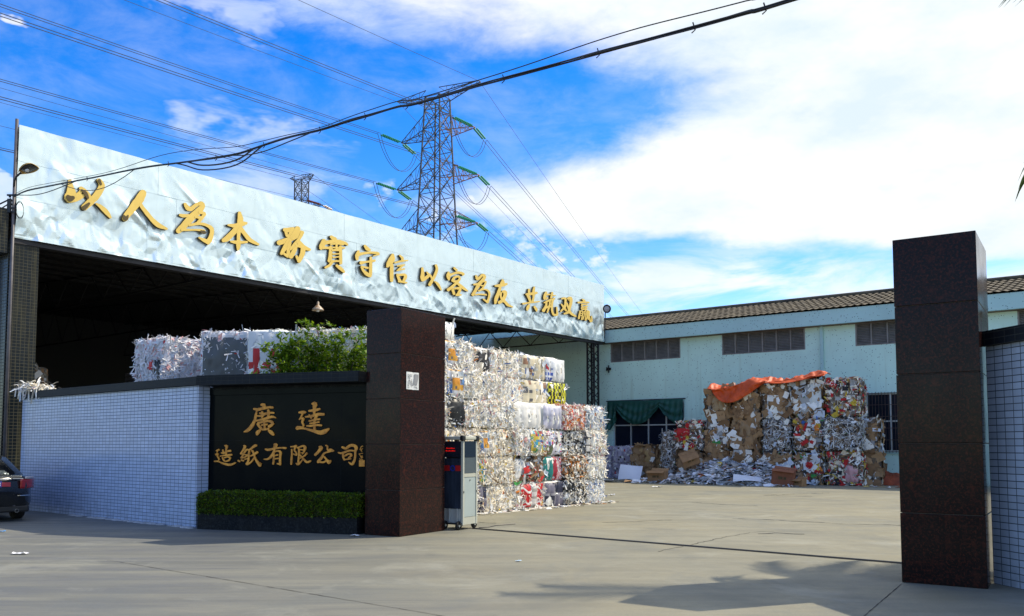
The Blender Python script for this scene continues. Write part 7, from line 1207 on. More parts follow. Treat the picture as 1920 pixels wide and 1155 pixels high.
# shaded front with the display
g = MB(); g.box(.012, .055, .40, .03, SY - .055, 1.36); g.build('front_panel', M['bluepanel'], gm, bevel=0.004)
g = MB(); g.box(.010, .055, 1.38, .03, SY - .055, 1.69); g.build('display', M['glass'], gm)
g = MB(); rng = random.Random(4)
for (zz, y0, y1) in ((1.545, .20, .40), (1.495, .19, .41)):
    y = y0
    while y < y1:
        w_ = rng.uniform(.012, .03)
        g.box(.004, y, zz, .008, min(y + w_, y1), zz + rng.uniform(.012, .024)); y += w_ + .005
g.build('led_text', M['led'], gm)
for (y0, y1) in ((.06, .185), (.315, SY - .06)):
    g = MB(); g.box(.006, y0, 1.12, .011, y1, 1.225); g.build('red_band', M['red'], gm)
g = MB(); g.lathe([(.035, 0), (.058, 0), (.058, .006), (.035, .006), (.035, 0)], 20, Matrix.Translation((.011, .25, 1.17)) @ Matrix.Rotation(radians(-90), 4, 'Y')); g.build('blue_ring', M['blue'], gm)
g = MB(); g.box(.03, .055, .10, .05, SY - .055, .395)
for y in (.12, .30): g.box(-.01, y, .10, .012, y + .025, .40)
g.build('lower_guard', M['alu'], gm)
for (x, y) in ((.0, .08), (.0, .40), (SX, .08), (SX, .40)):
    g = MB(); g.lathe([(0.0, -.02), (.03, -.025), (.078, -.022), (.085, -.012), (.085, .012), (.078, .022), (.03, .025), (0.0, .02)], 18, Matrix.Translation((x + (-.03 if x == 0 else .0), y, .086)) @ Matrix.Rotation(radians(90), 4, 'X'))
    w_ = g.build('wheel', M['tyre'], gm, smooth=True)
    g = MB(); g.lathe([(0.0, .0), (.028, .0), (.03, .003), (0.0, .006)], 10, Matrix.Translation((x + (-.03 if x == 0 else .0), y - .025, .086)) @ Matrix.Rotation(radians(90), 4, 'X')); g.build('hub', M['alu'], w_)
g = MB(); g.box(-.05, .02, .10, SX + .03, SY - .02, .13); g.build('base', M['black'], gm, bevel=0.01)
g = MB(); g.box(.06, .06, .14, SX - .06, SY - .06, 1.68); g.build('core', M['void'], gm)
g = MB(); g.tube([(SX + .02, -.02, .012), (SX + .25, -.12, .008), (SX + .6, -.05, .008), (SX + 1.1, -.2, .008)], .010, 6); g.build('power_cord', M['cable'], gm)

# rail across the gateway
P, Q = Vector((-0.75, 16.87, 0)), Vector((5.32, 11.91, 0)); LR = (Q - P).length
rl = thing('gate_rail', 'thin black steel rail set in the concrete across the gateway', 'rail', P, ang(P, Q))
g = MB(); g.box(0, -.03, 0, LR, .03, .018); g.build('rail_head', M['rail'], rl, bevel=0.004)
g = MB(); g.box(0, -.06, 0, LR, -.0315, .005); g.box(0, .0315, 0, LR, .06, .005); g.build('rail_foot', M['crack'], rl)

# ------------------------------------------------------------------ hedge and bush
def leaf_cloud(g, pts, rng, size, pal, upb=0.3, fold=True):
    for (p_, nrm) in pts:
        d = Vector((rng.gauss(0, 1), rng.gauss(0, 1), rng.gauss(0, .7))); d = (d.normalized() + nrm * .8).normalized()
        wv = d.cross(Vector((rng.gauss(0, .6), rng.gauss(0, .6), 1 + upb)))
        if wv.length < 1e-3: continue
        wv.normalize(); ln = size * rng.uniform(.7, 1.35); wd = ln * rng.uniform(.20, .30); cc = pick(rng, pal)
        nn = wv.cross(d)
        n = len(g.v)
        g.v += [tuple(p_), tuple(p_ + d * ln * .45 + wv * wd - nn * wd * .35), tuple(p_ + d * ln - nn * ln * .15), tuple(p_ + d * ln * .45 - wv * wd - nn * wd * .35)]
        g.face((n, n + 1, n + 2, n + 3), cc)
hedge = thing('hedge', 'clipped low green hedge in the black granite planter below the sign', 'hedge', ZP, ZRZ)
rng = random.Random(21); g = MB(); pts = []
LP = [((0.085, 0.15, 0.006), 5), ((0.16, 0.24, 0.008), 3), ((0.05, 0.10, 0.010), 3), ((0.14, 0.10, 0.02), 1.2)]
def hedge_surf():
    f = rng.random(); x = rng.uniform(0.02, 3.5)
    top = 0.75 - 0.10 * max(0, 1 - x / 0.30) ** 2 - 0.03 * max(0, (x - 3.3) / .2)
    if f < .55: return Vector((x, -0.05 + 0.03 * max(0, 1 - x / .3), rng.uniform(.31, top - .03))), Vector((0, -1, .1))
    if f < .88: return Vector((x, rng.uniform(-.03, .40), top - .03)), Vector((0, 0, 1))
    if f < .96: return Vector((0.03, rng.uniform(-.02, .40), rng.uniform(.32, .68))), Vector((-1, 0, 0))
    return Vector((3.52, rng.uniform(-.02, .4), rng.uniform(.32, .73))), Vector((1, 0, 0))
for _ in range(15000):
    p_, n_ = hedge_surf(); k = 0.035 * noise.noise(p_ * 5.5)
    pts.append((p_ + n_ * (k - rng.random() ** 1.6 * .07), n_))
leaf_cloud(g, pts, rng, .042, LP)
g.build('foliage', M['leaf'], hedge)
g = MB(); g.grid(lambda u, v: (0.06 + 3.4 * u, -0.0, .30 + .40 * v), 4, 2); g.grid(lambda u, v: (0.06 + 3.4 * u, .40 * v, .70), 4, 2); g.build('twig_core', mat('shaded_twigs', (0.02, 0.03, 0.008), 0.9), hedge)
bush = thing('bush', 'leafy bright green bush rising behind the sign wall by the pillar', 'bush', (-4.15, 18.0, 0))
rng = random.Random(33); g = MB(); pts = []; stems = []
for k in range(54):
    a = rng.uniform(0, 2 * pi); x = rng.uniform(-1.6, 1.75); y = rng.uniform(-.35, .35)
    env = 3.93 - 0.26 * ((x - .1) / 1.4) ** 2 - (0.40 if x < -0.95 else 0)
    tipz = env - rng.uniform(0, .75)
    stems.append(((x * .35, y * .4, 0.0), (x * .75, y * .8, 2.2), (x, y, tipz)))
for (x, tz) in ((-.12, 4.22), (.31, 4.14), (-.45, 4.06), (.95, 4.02), (1.15, 3.98), (-.7, 4.0), (.1, 4.15), (.6, 4.1)):
    stems.append(((x * .35, 0, 0), (x * .8, 0, 2.3), (x, rng.uniform(-.1, .1), tz)))
for st in stems:
    a, b_, c_ = (Vector(q_) for q_ in st)
    for k in range(26):
        t = 0.30 + .70 * rng.random() ** .55
        q_ = b_.lerp(c_, t) if rng.random() < .88 else a.lerp(b_, .6 + .4 * rng.random())
        off = Vector((rng.gauss(0, .10), rng.gauss(0, .10), rng.gauss(0, .06))) * (1.15 - .55 * t)
        ctr = q_ + off
        for _ in range(7):
            pts.append((ctr + Vector((rng.gauss(0, .03), rng.gauss(0, .03), rng.gauss(0, .02))), Vector((rng.gauss(0, .6), rng.gauss(0, .6), .4))))
LPB = [((0.15, 0.26, 0.010), 5), ((0.26, 0.38, 0.015), 3), ((0.05, 0.12, 0.012), 2.5), ((0.26, 0.32, 0.03), .8)]
leaf_cloud(g, pts, rng, .10, LPB)
g.build('crown', M['leaf'], bush)
g = MB()
for st in stems[::2]: g.tube([st[0], st[1], st[2]], [.022, .014, .004], 5)
g.build('trunk', M['bark'], bush)

# ------------------------------------------------------------------ palm just outside the frame on the right
palm = thing('palm_tree', 'palm tree at the right edge with only its drooping leaf tips in view', 'palm tree', (10.2, 12.3, 0))
g = MB(); path = [(0, 0, 0), (.05, 0, 2.5), (-.02, .05, 5), (-.05, .05, 7.1)]; g.tube(path, [.20, .16, .14, .13], 10)
for k in range(40):
    z = .2 + k * .17; r_ = .205 - z * .0095
    g.lathe([(r_ * .97, z), (r_ * 1.06, z + .05), (r_ * .97, z + .09)], 10, Matrix.Translation((.03 * sin(z), .02, 0)))
g.build('trunk', M['bark'], palm, smooth=True)
rng = random.Random(9)
fronds = [(-168, 1.25, .95, 2.3), (-176, 1.0, -.35, 2.0), (172, 1.05, .10, 1.7), (-158, 1.1, -.6, 2.0)] + [(-140 + 280 * k / 17 + rng.uniform(-6, 6), 1.2, rng.uniform(-.5, .9), rng.uniform(1.7, 2.2)) for k in range(18)]
tips_ = [((-2.68, .1, 5.5), (-2.0, 0, 7.5)), ((-2.8, -.1, 8.65), (-1.3, -.1, 9.1)), ((-2.5, .4, 8.5), (-1.2, .2, 8.9))]
for fi, (az, rr_, lift, ln) in enumerate(fronds + [(180, 1, 0, 2)] * len(tips_)):
    g = MB(); a = radians(az); d = Vector((cos(a), sin(a), 0)); path = []; p_ = Vector((-.05, .05, 7.05)); dirv = (d + Vector((0, 0, lift + .5))).normalized()
    for k in range(12):
        path.append(p_.copy()); p_ = p_ + dirv * (ln / 11); dirv = (dirv + Vector((0, 0, -.13))).normalized()
    if fi >= len(fronds):
        e_, m_ = tips_[fi - len(fronds)]; s0_ = Vector((-.05, .05, 7.05))
        path = [s0_ * (1 - t) ** 2 + Vector(m_) * 2 * t * (1 - t) + Vector(e_) * t * t for t in [k / 11 for k in range(12)]]
    g.tube(path, [.018 - .0013 * k for k in range(12)], 5, (0.16, .17, .06))
    for k in range(2, 12):
        for sd in (-1, 1):
            for j in range(3):
                t = path[k] if k == 11 else path[k].lerp(path[min(k + 1, 11)], j / 3)
                td = (path[min(k + 1, 11)] - path[k - 1]).normalized(); sv = td.cross(Vector((0, 0, 1))).normalized() * sd
                dd = (sv * .75 + td * .8 + Vector((0, 0, .05))).normalized(); L_ = .72 * (1.1 - abs(k - 6) / 8) * rng.uniform(.8, 1.1); n = len(g.v); wv = dd.cross(Vector((0, 0, 1))).normalized() * .026; q_ = t.copy(); cc = pick(rng, [((.05, .10, .02), 3), ((.09, .13, .03), 2)])
                for m_ in range(4):
                    w_ = wv * (1 - m_ / 3.05) + wv * .03; g.v += [tuple(q_ - w_), tuple(q_ + w_)]; q_ = q_ + dd * L_ / 3; dd = (dd + Vector((0, 0, -.35))).normalized()
                for m_ in range(3): g.face((n + 2 * m_, n + 2 * m_ + 1, n + 2 * m_ + 3, n + 2 * m_ + 2), cc)
    g.build('frond', M['leaf'], palm)

# ------------------------------------------------------------------ lamps
lampx = SH + Vector((-.03, -.05, 0))
sl_ = thing('street_lamp', 'ochre shelled street lamp on a thin pole at the left end of the board', 'street lamp', lampx)
g = MB(); g.tube([(0, 0, 0), (0, 0, 10.12)], .042, 10); g.build('pole', mat('grey_pole', (0.16, 0.15, 0.16), 0.5, 0.3, var=.4, vscale=2), sl_, smooth=True)
hd = Vector((.80, -.42, .16)).normalized()
g = MB(); g.tube([(0, -.02, 8.30), (.02, -.05, 8.46), (.10, -.10, 8.56), (.24, -.17, 8.63)], .026, 8); g.build('arm', M['black'], sl_, smooth=True)
X_ = hd; Y_ = Vector((0, 0, 1)).cross(X_).normalized(); Z_ = X_.cross(Y_)
HM = Matrix.Translation((.20, -.15, 8.62)) @ Matrix((X_, Y_, Z_)).transposed().to_4x4() @ Matrix.Rotation(radians(-14), 4, 'X')
g = MB()
def shell(u, v):
    x = u * .62; wdt = .035 + .125 * sin(min(1, u * 1.5) * pi / 2) * (1 - .25 * max(0, u - .8) / .2); th = pi * v
    hgt = .03 + .10 * sin(pi * min(1, u * .9 + .08)) ** .8
    return HM @ Vector((x, -cos(th) * wdt, sin(th) * hgt))
g.grid(shell, 16, 12); g.build('lamp_shell', M['lampshell'], sl_, smooth=True, solid=.012)
g = MB(); g.grid(lambda u, v: HM @ Vector((.16 + u * .44, (v - .5) * .26, .012 - .03 * sin(pi * v) * sin(pi * u))), 10, 8); g.build('lens', mat('dirty_lens', (0.05, 0.05, 0.05), 0.15), sl_, smooth=True)
g = MB(); g.lathe([(0, 0), (.03, .01), (.045, .05), (.03, .10), (0, .12)], 10, HM @ Matrix.Translation((.28, 0, -.02)) @ Matrix.Rotation(radians(90), 4, 'Y')); g.build('bulb', M['white'], sl_, smooth=True)
g = MB()
for k in range(5): g.box(-.10 + .02 * k, -.07, 8.02 - .1 * k, -.05 + .03 * k, -.04, 8.06 - .1 * k)
g.box(-.14, -.09, 8.06, .14, -.05, 8.10); g.box(-.12, -.10, 7.62, -.03, -.04, 7.98); g.build('cable_bracket', M['black'], sl_)
g = MB()
for k in range(3): g.tube([(.22 + .10 * sin(t), -.10 - .03 * cos(t), 7.68 + (.19 + .02 * k) * cos(t)) for t in [i * 2 * pi / 14 for i in range(15)]], .006, 4)
g.build('cable_coil', M['cable'], sl_)
def bpt(u, y, z): return SH + A * u + Vector((-A.y, A.x, 0)) * y + Vector((0, 0, z))
fl_ = thing('flood_lamp', 'round black flood lamp on a short post at the right end of the board', 'lamp', bpt(28.40, -.14, 0), SRZ)
g = MB(); g.tube([(.18, 0, 7.3), (.18, -.05, 8.55), (.06, -.12, 8.66)], .03, 8); g.build('post', M['black'], fl_)
HM2 = Matrix.Translation((-.02, -.26, 8.66)) @ Vector((-.62, -.76, -.12)).to_track_quat('Z', 'Y').to_matrix().to_4x4()
g = MB(); g.lathe([(0.02, -.16), (.09, -.15), (.20, -.02), (.225, .04), (.20, .05), (.15, .0)], 22, HM2); g.build('housing', M['black'], fl_, smooth=True)
g = MB(); g.lathe([(.15, .01), (.08, .03), (.001, .035)], 18, HM2); g.build('lens', mat('flood_glass', (0.35, 0.37, 0.42), 0.2), fl_, smooth=True)
pn = thing('pendant_lamp', 'stained white bell shaped lamp hanging under the metal board edge', 'lamp', bpt(10.03, .12, 0), SRZ)
g = MB(); g.tube([(0, 0, 6.86), (0, 0, 6.62)], .012, 6); g.build('stem', M['black'], pn)
g = MB(); g.lathe([(.03, 6.66), (.045, 6.62), (.045, 6.54), (.09, 6.50), (.19, 6.40), (.215, 6.345), (.205, 6.345), (.17, 6.40), (.08, 6.485)], 24); g.build('lamp_shade', M['enamel'], pn, smooth=True)
g = MB(); g.lathe([(0, 6.29), (.05, 6.305), (.075, 6.36), (.05, 6.43), (.03, 6.48)], 14); g.build('bulb', M['white'], pn, smooth=True)

# ------------------------------------------------------------------ black cable bundle slung from the lamp pole over the yard
cb = thing('overhead_cable', 'thick black cable bundle slung from the lamp pole up and over the gateway', 'cable')
cpts = [(-12.96, 22.08, 8.05), (-12.2, 21.4, 8.02), (-10.76, 19.91, 7.70), (-8.81, 17.97, 7.28), (-7.03, 16.2, 6.91), (-5.87, 15.04, 6.62), (-5.27, 14.45, 6.47), (-4.44, 13.62, 6.28), (-3.93, 13.11, 6.22), (-3.35, 12.53, 6.15), (-2.71, 11.89, 6.03), (-2.23, 11.41, 5.97), (-1.87, 11.06, 5.92), (-1.44, 10.63, 5.86), (-1.18, 10.37, 5.80), (-0.36, 9.55, 5.68), (0.23, 8.97, 5.59), (0.75, 8.45, 5.51), (1.22, 7.98, 5.43), (1.63, 7.56, 5.36), (2.01, 7.19, 5.31), (2.27, 6.93, 5.27), (4, 5.2, 5.1), (7, 2.2, 5.15), (13, -3.8, 6.0), (19, -9.8, 8.0)]
def smooth_path(P_, sub=5):
    P_ = [Vector(p_) for p_ in P_]; out = []
    for i in range(len(P_) - 1):
        a, b_, c_, d = P_[max(i - 1, 0)], P_[i], P_[i + 1], P_[min(i + 2, len(P_) - 1)]
        for k in range(sub):
            t = k / sub
            out.append(.5 * ((2 * b_) + (c_ - a) * t + (2 * a - 5 * b_ + 4 * c_ - d) * t * t + (3 * b_ - a - 3 * c_ + d) * t ** 3))
    return out + [P_[-1]]
cpath = smooth_path(cpts)
for k in range(4):
    pth = []
    for i, p_ in enumerate(cpath):
        tw = i * .14 + k * 1.9; r_ = .011 + .008 * noise.noise(Vector((i * .10, k * 7.0, 1)))
        pth.append(p_ + Vector((cos(tw) * r_ * .7, cos(tw) * r_ * .7, sin(tw) * r_)))
    g = MB(); g.tube(pth, .0085 if k < 3 else .006, 6); g.build('strand', M['cable'], cb, smooth=True)
# steel messenger above and slack loops below
mes = []
for i, p_ in enumerate(cpath):
    t = i / len(cpath); lift = .05 + .02 * sin(i * .23) + (.07 if p_.y < 11 else 0) * min(1, (11 - p_.y) / 3 if p_.y < 11 else 0) + (.16 * math.exp(-((p_.y - 15.2) / 1.5) ** 2))
    mes.append(p_ + Vector((0, 0, lift)))
g = MB(); g.tube(mes, .006, 5); g.build('messenger_wire', M['cable'], cb)
def loop(y0, y1, sag, r_, lift0=0.0):
    seg = [p_ for p_ in cpath if y1 <= p_.y <= y0]; n = len(seg); P_ = [p_ - Vector((0, 0, sag * sin(pi * i / max(1, n - 1)))) for i, p_ in enumerate(seg)]
    g = MB(); g.tube(P_, r_, 5); g.build('slack_loop', M['cable'], cb)
loop(15.3, 12.9, .20, .012); loop(14.9, 13.2, .12, .014); loop(13.9, 11.9, .10, .009); loop(19.8, 16.5, .28, .008); loop(22.0, 18.6, .16, .011)
for (i0) in range(14, len(cpath) - 20, 9):
    p_ = cpath[i0]; g = MB(); g.tube([p_ + Vector((.0, 0, .05)), p_ + Vector((.02, 0, -.02)), p_ + Vector((-.01, .01, -.045))], .007, 4); g.build('cable_tie', M['cable'], cb)
g = MB(); g.tube([(-13.0, 22.05, 8.0), (-14.2, 22.3, 7.55), (-17, 23.4, 6.6), (-22, 25.5, 5.8)], .02, 6); g.tube([(-13.0, 22.05, 7.9), (-14.2, 22.2, 7.2), (-17, 23.0, 5.9), (-22, 25.0, 5.0)], .016, 6); g.build('strand', M['cable'], cb)

# ------------------------------------------------------------------ pylons and power lines
def lattice_tower(loc, armdir, label, Hh, wfn, arms, group=None, red=False):
    rz = atan2(armdir.y, armdir.x)
    t = thing('pylon', label, 'pylon', loc, rz, group)
    zs = [0.0]; z = 0.0
    while z < Hh - .6:
        z += max(1.0, wfn(z) * .95); zs.append(min(z, Hh))
    g = MB()
    def cor(z): w = wfn(z) / 2; return [Vector((sx * w, sy * w, z)) for sx, sy in ((-1, -1), (1, -1), (1, 1), (-1, 1))]
    for i in range(len(zs) - 1):
        c0, c1 = cor(zs[i]), cor(zs[i + 1])
        for k in range(4):
            g.tube([c0[k], c1[k]], .12 if zs[i] < 20 else .10, 4, cap=False)
            k2 = (k + 1) % 4
            g.tube([c0[k], c1[k2]], .052, 4, cap=False); g.tube([c0[k2], c1[k]], .052, 4, cap=False); g.tube([c1[k], c1[k2]], .05, 4, cap=False)
            if zs[i] > 15:
                m0 = (c0[k] + c1[k2]) / 2; g.tube([(c0[k] + c1[k]) / 2, m0], .025, 4, cap=False); g.tube([m0, (c0[k2] + c1[k2]) / 2], .025, 4, cap=False)
    g.build('tower_body', M['galv'], t)
    tips = []
    for (z, ln, hgt, kind) in arms:
        for sd in (-1, 1):
            g = MB(); wz = wfn(z) / 2; tip = Vector((sd * ln, 0, z + (hgt if kind == 'top' else 0.0)))
            if kind == 'top':
                bots = [Vector((sd * wz, sy * wz, z)) for sy in (-1, 1)]; tops = [Vector((sd * wz * .9, sy * wz, z + hgt)) for sy in (-1, 1)]
            else:
                bots = [Vector((sd * wz, sy * wz, z)) for sy in (-1, 1)]; w2 = wfn(z + hgt) / 2; tops = [Vector((sd * w2, sy * w2, z + hgt)) for sy in (-1, 1)]
            n = 5; te = [tip + Vector((0, -.25, 0)), tip + Vector((0, .25, 0))]
            for q_ in range(2):
                g.tube([bots[q_], te[q_]], .055, 4, cap=False); g.tube([tops[q_], te[q_]], .05, 4, cap=False)
                for k in range(n):
                    a0, a1 = bots[q_].lerp(te[q_], k / n), bots[q_].lerp(te[q_], (k + 1) / n); b0, b1 = tops[q_].lerp(te[q_], k / n), tops[q_].lerp(te[q_], (k + 1) / n)
                    g.tube([a0, b1] if k % 2 else [b0, a1], .03, 4, cap=False); g.tube([a1, b1], .028, 4, cap=False)
            for k in range(n):
                a0, a1 = bots[0].lerp(te[0], k / n), bots[0].lerp(te[0], (k + 1) / n); b0, b1 = bots[1].lerp(te[1], k / n), bots[1].lerp(te[1], (k + 1) / n)
                g.tube([a0, b1] if k % 2 else [b0, a1], .03, 4, cap=False); g.tube([a1, b1], .028, 4, cap=False)
            g.tube([te[0], te[1]], .06, 4)
            g.build('cross_arm', M['rust'] if (sd > 0 and kind != 'top' and not red) else M['galv'], t)
            tips.append((z, sd, kind, tip))
    return t, tips, rz
AD = Vector((.857, -.516, 0)).normalized()
def w1(z): return 6.4 - (6.4 - 3.25) * min(1, z / 25.8) if z < 25.8 else 3.25 - (3.25 - 2.05) * (z - 25.8) / 16
pyl, tips, prz = lattice_tower((-8.65, 98.0, 0), AD, 'tall grey lattice pylon with green glass insulators behind the metal board', 41.9, w1,
                               [(26.5, 5.5, 2.3, 'arm'), (31.9, 5.7, 2.3, 'arm'), (37.5, 5.1, 2.3, 'arm'), (41.7, 5.8, .95, 'top')], 'lattice pylons beyond the shed')
LDIR = Vector((-.585, -.811, 0)).normalized(); RDIR = Vector((.257, .966, 0)).normalized()
PM = Matrix.Translation((-8.65, 98, 0)) @ Matrix.Rotation(prz, 4, 'Z'); PMI = PM.inverted()
LGRP = 'power line conductors strung from the pylons'
def strings(base, d, L_, parent, matn, n=11, pm=PMI):
    sv = Vector((-d.y, d.x, 0)) * .16
    for o_ in (-1, 1):
        g = MB(); p0 = base + d * .5 + sv * o_; ax = (d * L_)
        prof = []
        R3 = Matrix((sv.normalized(), d.cross(sv).normalized(), d.normalized())).transposed().to_4x4()
        for k in range(n * 2 + 1): prof.append((.125 if k % 2 else .05, L_ * k / (n * 2)))
        g.lathe(prof, 8, pm @ Matrix.Translation(p0) @ R3)
        g.build('insulator', M[matn], parent, smooth=False)
def wire(p0, d, span, sag0, rise, r_, name, label, upto=None, n=40):
    P_ = []
    for k in range(n + 1):
        s = (upto or span) * (k / n) ** 1.3; x = s / span
        P_.append(p0 + d * s + Vector((0, 0, rise * x - 4 * sag0 * x * (1 - x))))
    g = MB(); g.tube(P_, r_, 4, cap=False); o = g.build(name, M['conductor']); tag(o, label, 'power line', LGRP); return o
lev = {26.5: 'lowest', 31.9: 'middle', 37.5: 'upper'}
def wlab(pre, which, side, dr): return f'{pre} {which} conductor on the {side} side of the large pylon running {dr}'
for (z, sd, kind, tip) in tips:
    tw = PM @ tip; side = 'left' if sd < 0 else 'right'
    if kind == 'top':
        for d, dr in ((LDIR, 'up leftwards'), (RDIR, 'away rightwards')):
            wire(tw, d, 330, 6.0 if d is LDIR else 2.0, 0, .022, 'power_line', f'earth wire from the {side} tip of the top arm running {dr}', 190 if d is LDIR else 300)
        continue
    for d, L_, dr in ((LDIR, 3.0, 'left'), (RDIR, 3.4, 'away right')):
        strings(tw, d, L_, pyl, 'insul')
        e = tw + d * (L_ + .9); sv = Vector((-d.y, d.x, 0)) * .22
        for q_, pre in ((-1, 'nearer'), (1, 'farther')):
            wire(e + sv * q_, d, 330, 5.0 if d is LDIR else 1.5, 0, .03, 'power_line', wlab(pre, lev[z], side, dr), 190 if d is LDIR else 300)
    eL, eR = tw + LDIR * 3.9, tw + RDIR * 4.3
    for q_ in (-.15, .15):
        P_ = []
        for k in range(15):
            t = k / 14; p_ = eL.lerp(eR, t) + Vector((q_, q_, 0)) - Vector((0, 0, 3.1 * (4 * t * (1 - t)) ** .8)); P_.append(PMI @ p_)
        g = MB(); g.tube(P_, .03, 4); g.build('jumper', M['conductor'], pyl)
def w2f(z): return 4.5 - 3.0 * min(1, z / 36)
p2, tips2, prz2 = lattice_tower((-32.7, 132.0, 0), AD, 'small far lattice pylon with brown insulators peeking over the metal board', 43.0, w2f, [(38.3, 4.4, 1.2, 'arm'), (42.6, 2.3, .8, 'top')], 'lattice pylons beyond the shed', True)
PM2 = Matrix.Translation((-32.7, 132, 0)) @ Matrix.Rotation(prz2, 4, 'Z'); PMI2 = PM2.inverted()
for (z, sd, kind, tip) in tips2:
    tw = PM2 @ tip; side = 'left' if sd < 0 else 'right'
    for d, dr in ((LDIR, 'left'), (RDIR, 'away right')):
        if kind == 'arm': strings(tw, d, 2.4, p2, 'insulred', 8, PMI2)
        st_ = tw + d * (3.2 if kind == 'arm' else 0)
        wire(st_, d, 330, 4.0, 0, .026, 'power_line', f'{"thick" if kind == "arm" else "thin"} wire from the {side} {"lower arm" if kind == "arm" else "top tip"} of the small pylon running {dr}', 200)

# ------------------------------------------------------------------ black sedan at the left edge
fdir = Vector((-.70, .714, 0)).normalized(); rgt = Vector((fdir.y, -fdir.x, 0))
corner = Vector((-10.21, 18.62, 0)); cpos = corner + fdir * 2.36 - rgt * .88
car = thing('parked_car', 'black sedan at the left edge showing its rear right corner and red tail light', 'car', cpos, atan2(fdir.y, fdir.x))
def section(x):
    t = (x + 2.36) / 4.72
    w = .90 - .10 * max(0, (abs(x) - 1.7) / .66) ** 2
    if x < -2.25: w -= .05
    if t < .22: top = .99 - .02 * max(0, (-x - 2.1))
    elif t < .30: top = .99
    elif t < .72: top = .98
    else: top = .95 - .26 * ((t - .72) / .28) ** 1.6
    bot = .20 + .10 * max(0, (abs(x) - 1.9) / .46)
    return w, bot, top
g = MB(); NS = 44; ring = []
prof = [(.60, 0.0), (.93, .03), (1.0, .20), (1.0, .42), (.985, .60), (1.0, .66), (.985, .80), (.93, .93), (.80, .985), (.4, 1.0)]
for i in range(NS + 1):
    x = -2.36 + 4.72 * i / NS; w, bo, to = section(x)
    if i in (0, NS): w *= .93; to -= .03; bo += .05
    pts_ = [(w * a, bo + (to - bo) * c_) for a, c_ in prof]; pts_ = pts_ + [(-a, c_) for a, c_ in reversed(pts_)]
    base = len(g.v); g.v += [(x, -a, c_) for a, c_ in pts_]; ring.append(base)
m_ = len(pts_)
for i in range(NS):
    for k in range(m_):
        k2 = (k + 1) % m_; g.face((ring[i], ring[i] , ring[i]) if False else (ring[i] + k, ring[i] + k2, ring[i + 1] + k2, ring[i + 1] + k))
g.face(tuple(ring[0] + k for k in range(m_))); g.face(tuple(ring[NS] + k for k in reversed(range(m_))))
g.build('body', M['carpaint'], car, smooth=True, recalc=True)
g = MB(); ring = []
gp = [(-1.72, .0, .78), (-1.45, .16, .76), (-.95, .40, .68), (-.4, .47, .64), (.2, .46, .64), (.55, .36, .68), (.95, .16, .76), (1.25, .0, .80)]
for (x, h_, w) in gp:
    base = len(g.v); ring.append(base)
    g.v += [(x, -.80, .96), (x, -w - .02, .97 + h_ * .5), (x, -w + .04, .98 + h_ * .92), (x, -w * .6, .985 + h_), (x, w * .6, .985 + h_), (x, w - .04, .98 + h_ * .92), (x, w + .02, .97 + h_ * .5), (x, .80, .96)]
for i in range(len(gp) - 1):
    for k in range(7): g.face((ring[i] + k, ring[i] + k + 1, ring[i + 1] + k + 1, ring[i + 1] + k), None, 1 if (k in (2, 3, 4) and 2 <= i <= 4) else 0)
g.build('cabin_glass', [M['carglass'], M['carpaint']], car, smooth=True)
for sd in (-1, 1):
    g = MB(); g.grid(lambda u, v: (-2.385 + .30 * u ** 2 * 1.0 + .012 * (1 - v), sd * (.60 + .315 * u - .03 * (1 - u)), .70 + .20 * v), 8, 5)
    g.build('tail_light', M['taillight'], car, smooth=True, solid=.02)
    g = MB(); g.grid(lambda u, v: (-2.382 + .30 * u ** 2, sd * (.66 + .25 * u), .905 + .045 * v), 6, 2); g.build('reversing_light', M['clearlamp'], car, smooth=True, solid=.015)
    g = MB(); g.grid(lambda u, v: (-2.40 + .33 * u ** 2.5, sd * (.52 + .405 * u), .545 + .018 * v), 8, 1); g.build('bumper_strip', M['chrome'], car, solid=.012)
    g = MB(); g.grid(lambda u, v: (2.33 - .30 * u ** 2, sd * (.50 + .38 * u), .60 + .14 * v), 6, 3); g.build('headlight', M['clearlamp'], car, smooth=True, solid=.02)
    g = MB(); g.box(-2.388, sd * .30 - .09, .745, -2.372, sd * .30 + .09, .835); g.build('reflector', mat('pink_reflector', (0.45, 0.05, 0.07), 0.15), car, bevel=0.004) if sd < 0 else g.build('reflector', M['taillight'], car)
g = MB(); g.tube([(-2.30, -.52, .235), (-2.40, -.52, .235)], .035, 12, cap=False); g.build('exhaust', M['chrome'], car, solid=.006)
g = MB(); g.box(-2.32, -.78, .20, -2.10, .78, .34); g.build('under_tray', M['black'], car, bevel=.03)
g = MB(); g.tube([(-2.385, -.62, .905), (-2.385, -.42, .91)], .008, 6); g.tube([(-2.385, -.40, .895), (-2.385, .4, .90)], .010, 6); g.build('chrome_trim', M['chrome'], car)
g = MB(); g.box(-2.395, -.22, .735, -2.38, .22, .865); pl8 = g.build('license_plate', M['plateblue'], car, bevel=.004)
fc_ = bpy.data.curves.new('digit', 'FONT'); fc_.body = '8'; fc_.size = .125; fc_.extrude = .002; fc_.align_x = 'CENTER'
fo = bpy.data.objects.new('digit', fc_); C.objects.link(fo)
dg = bpy.context.evaluated_depsgraph_get(); me_ = bpy.data.meshes.new_from_object(fo.evaluated_get(dg)); bpy.data.objects.remove(fo)
me_.materials.clear(); me_.materials.append(M['white'])
fo = bpy.data.objects.new('plate_digit', me_); C.objects.link(fo); fo.parent = pl8; fo.location = (-2.3985, -.17, .755); fo.rotation_euler = (radians(90), 0, radians(-90))
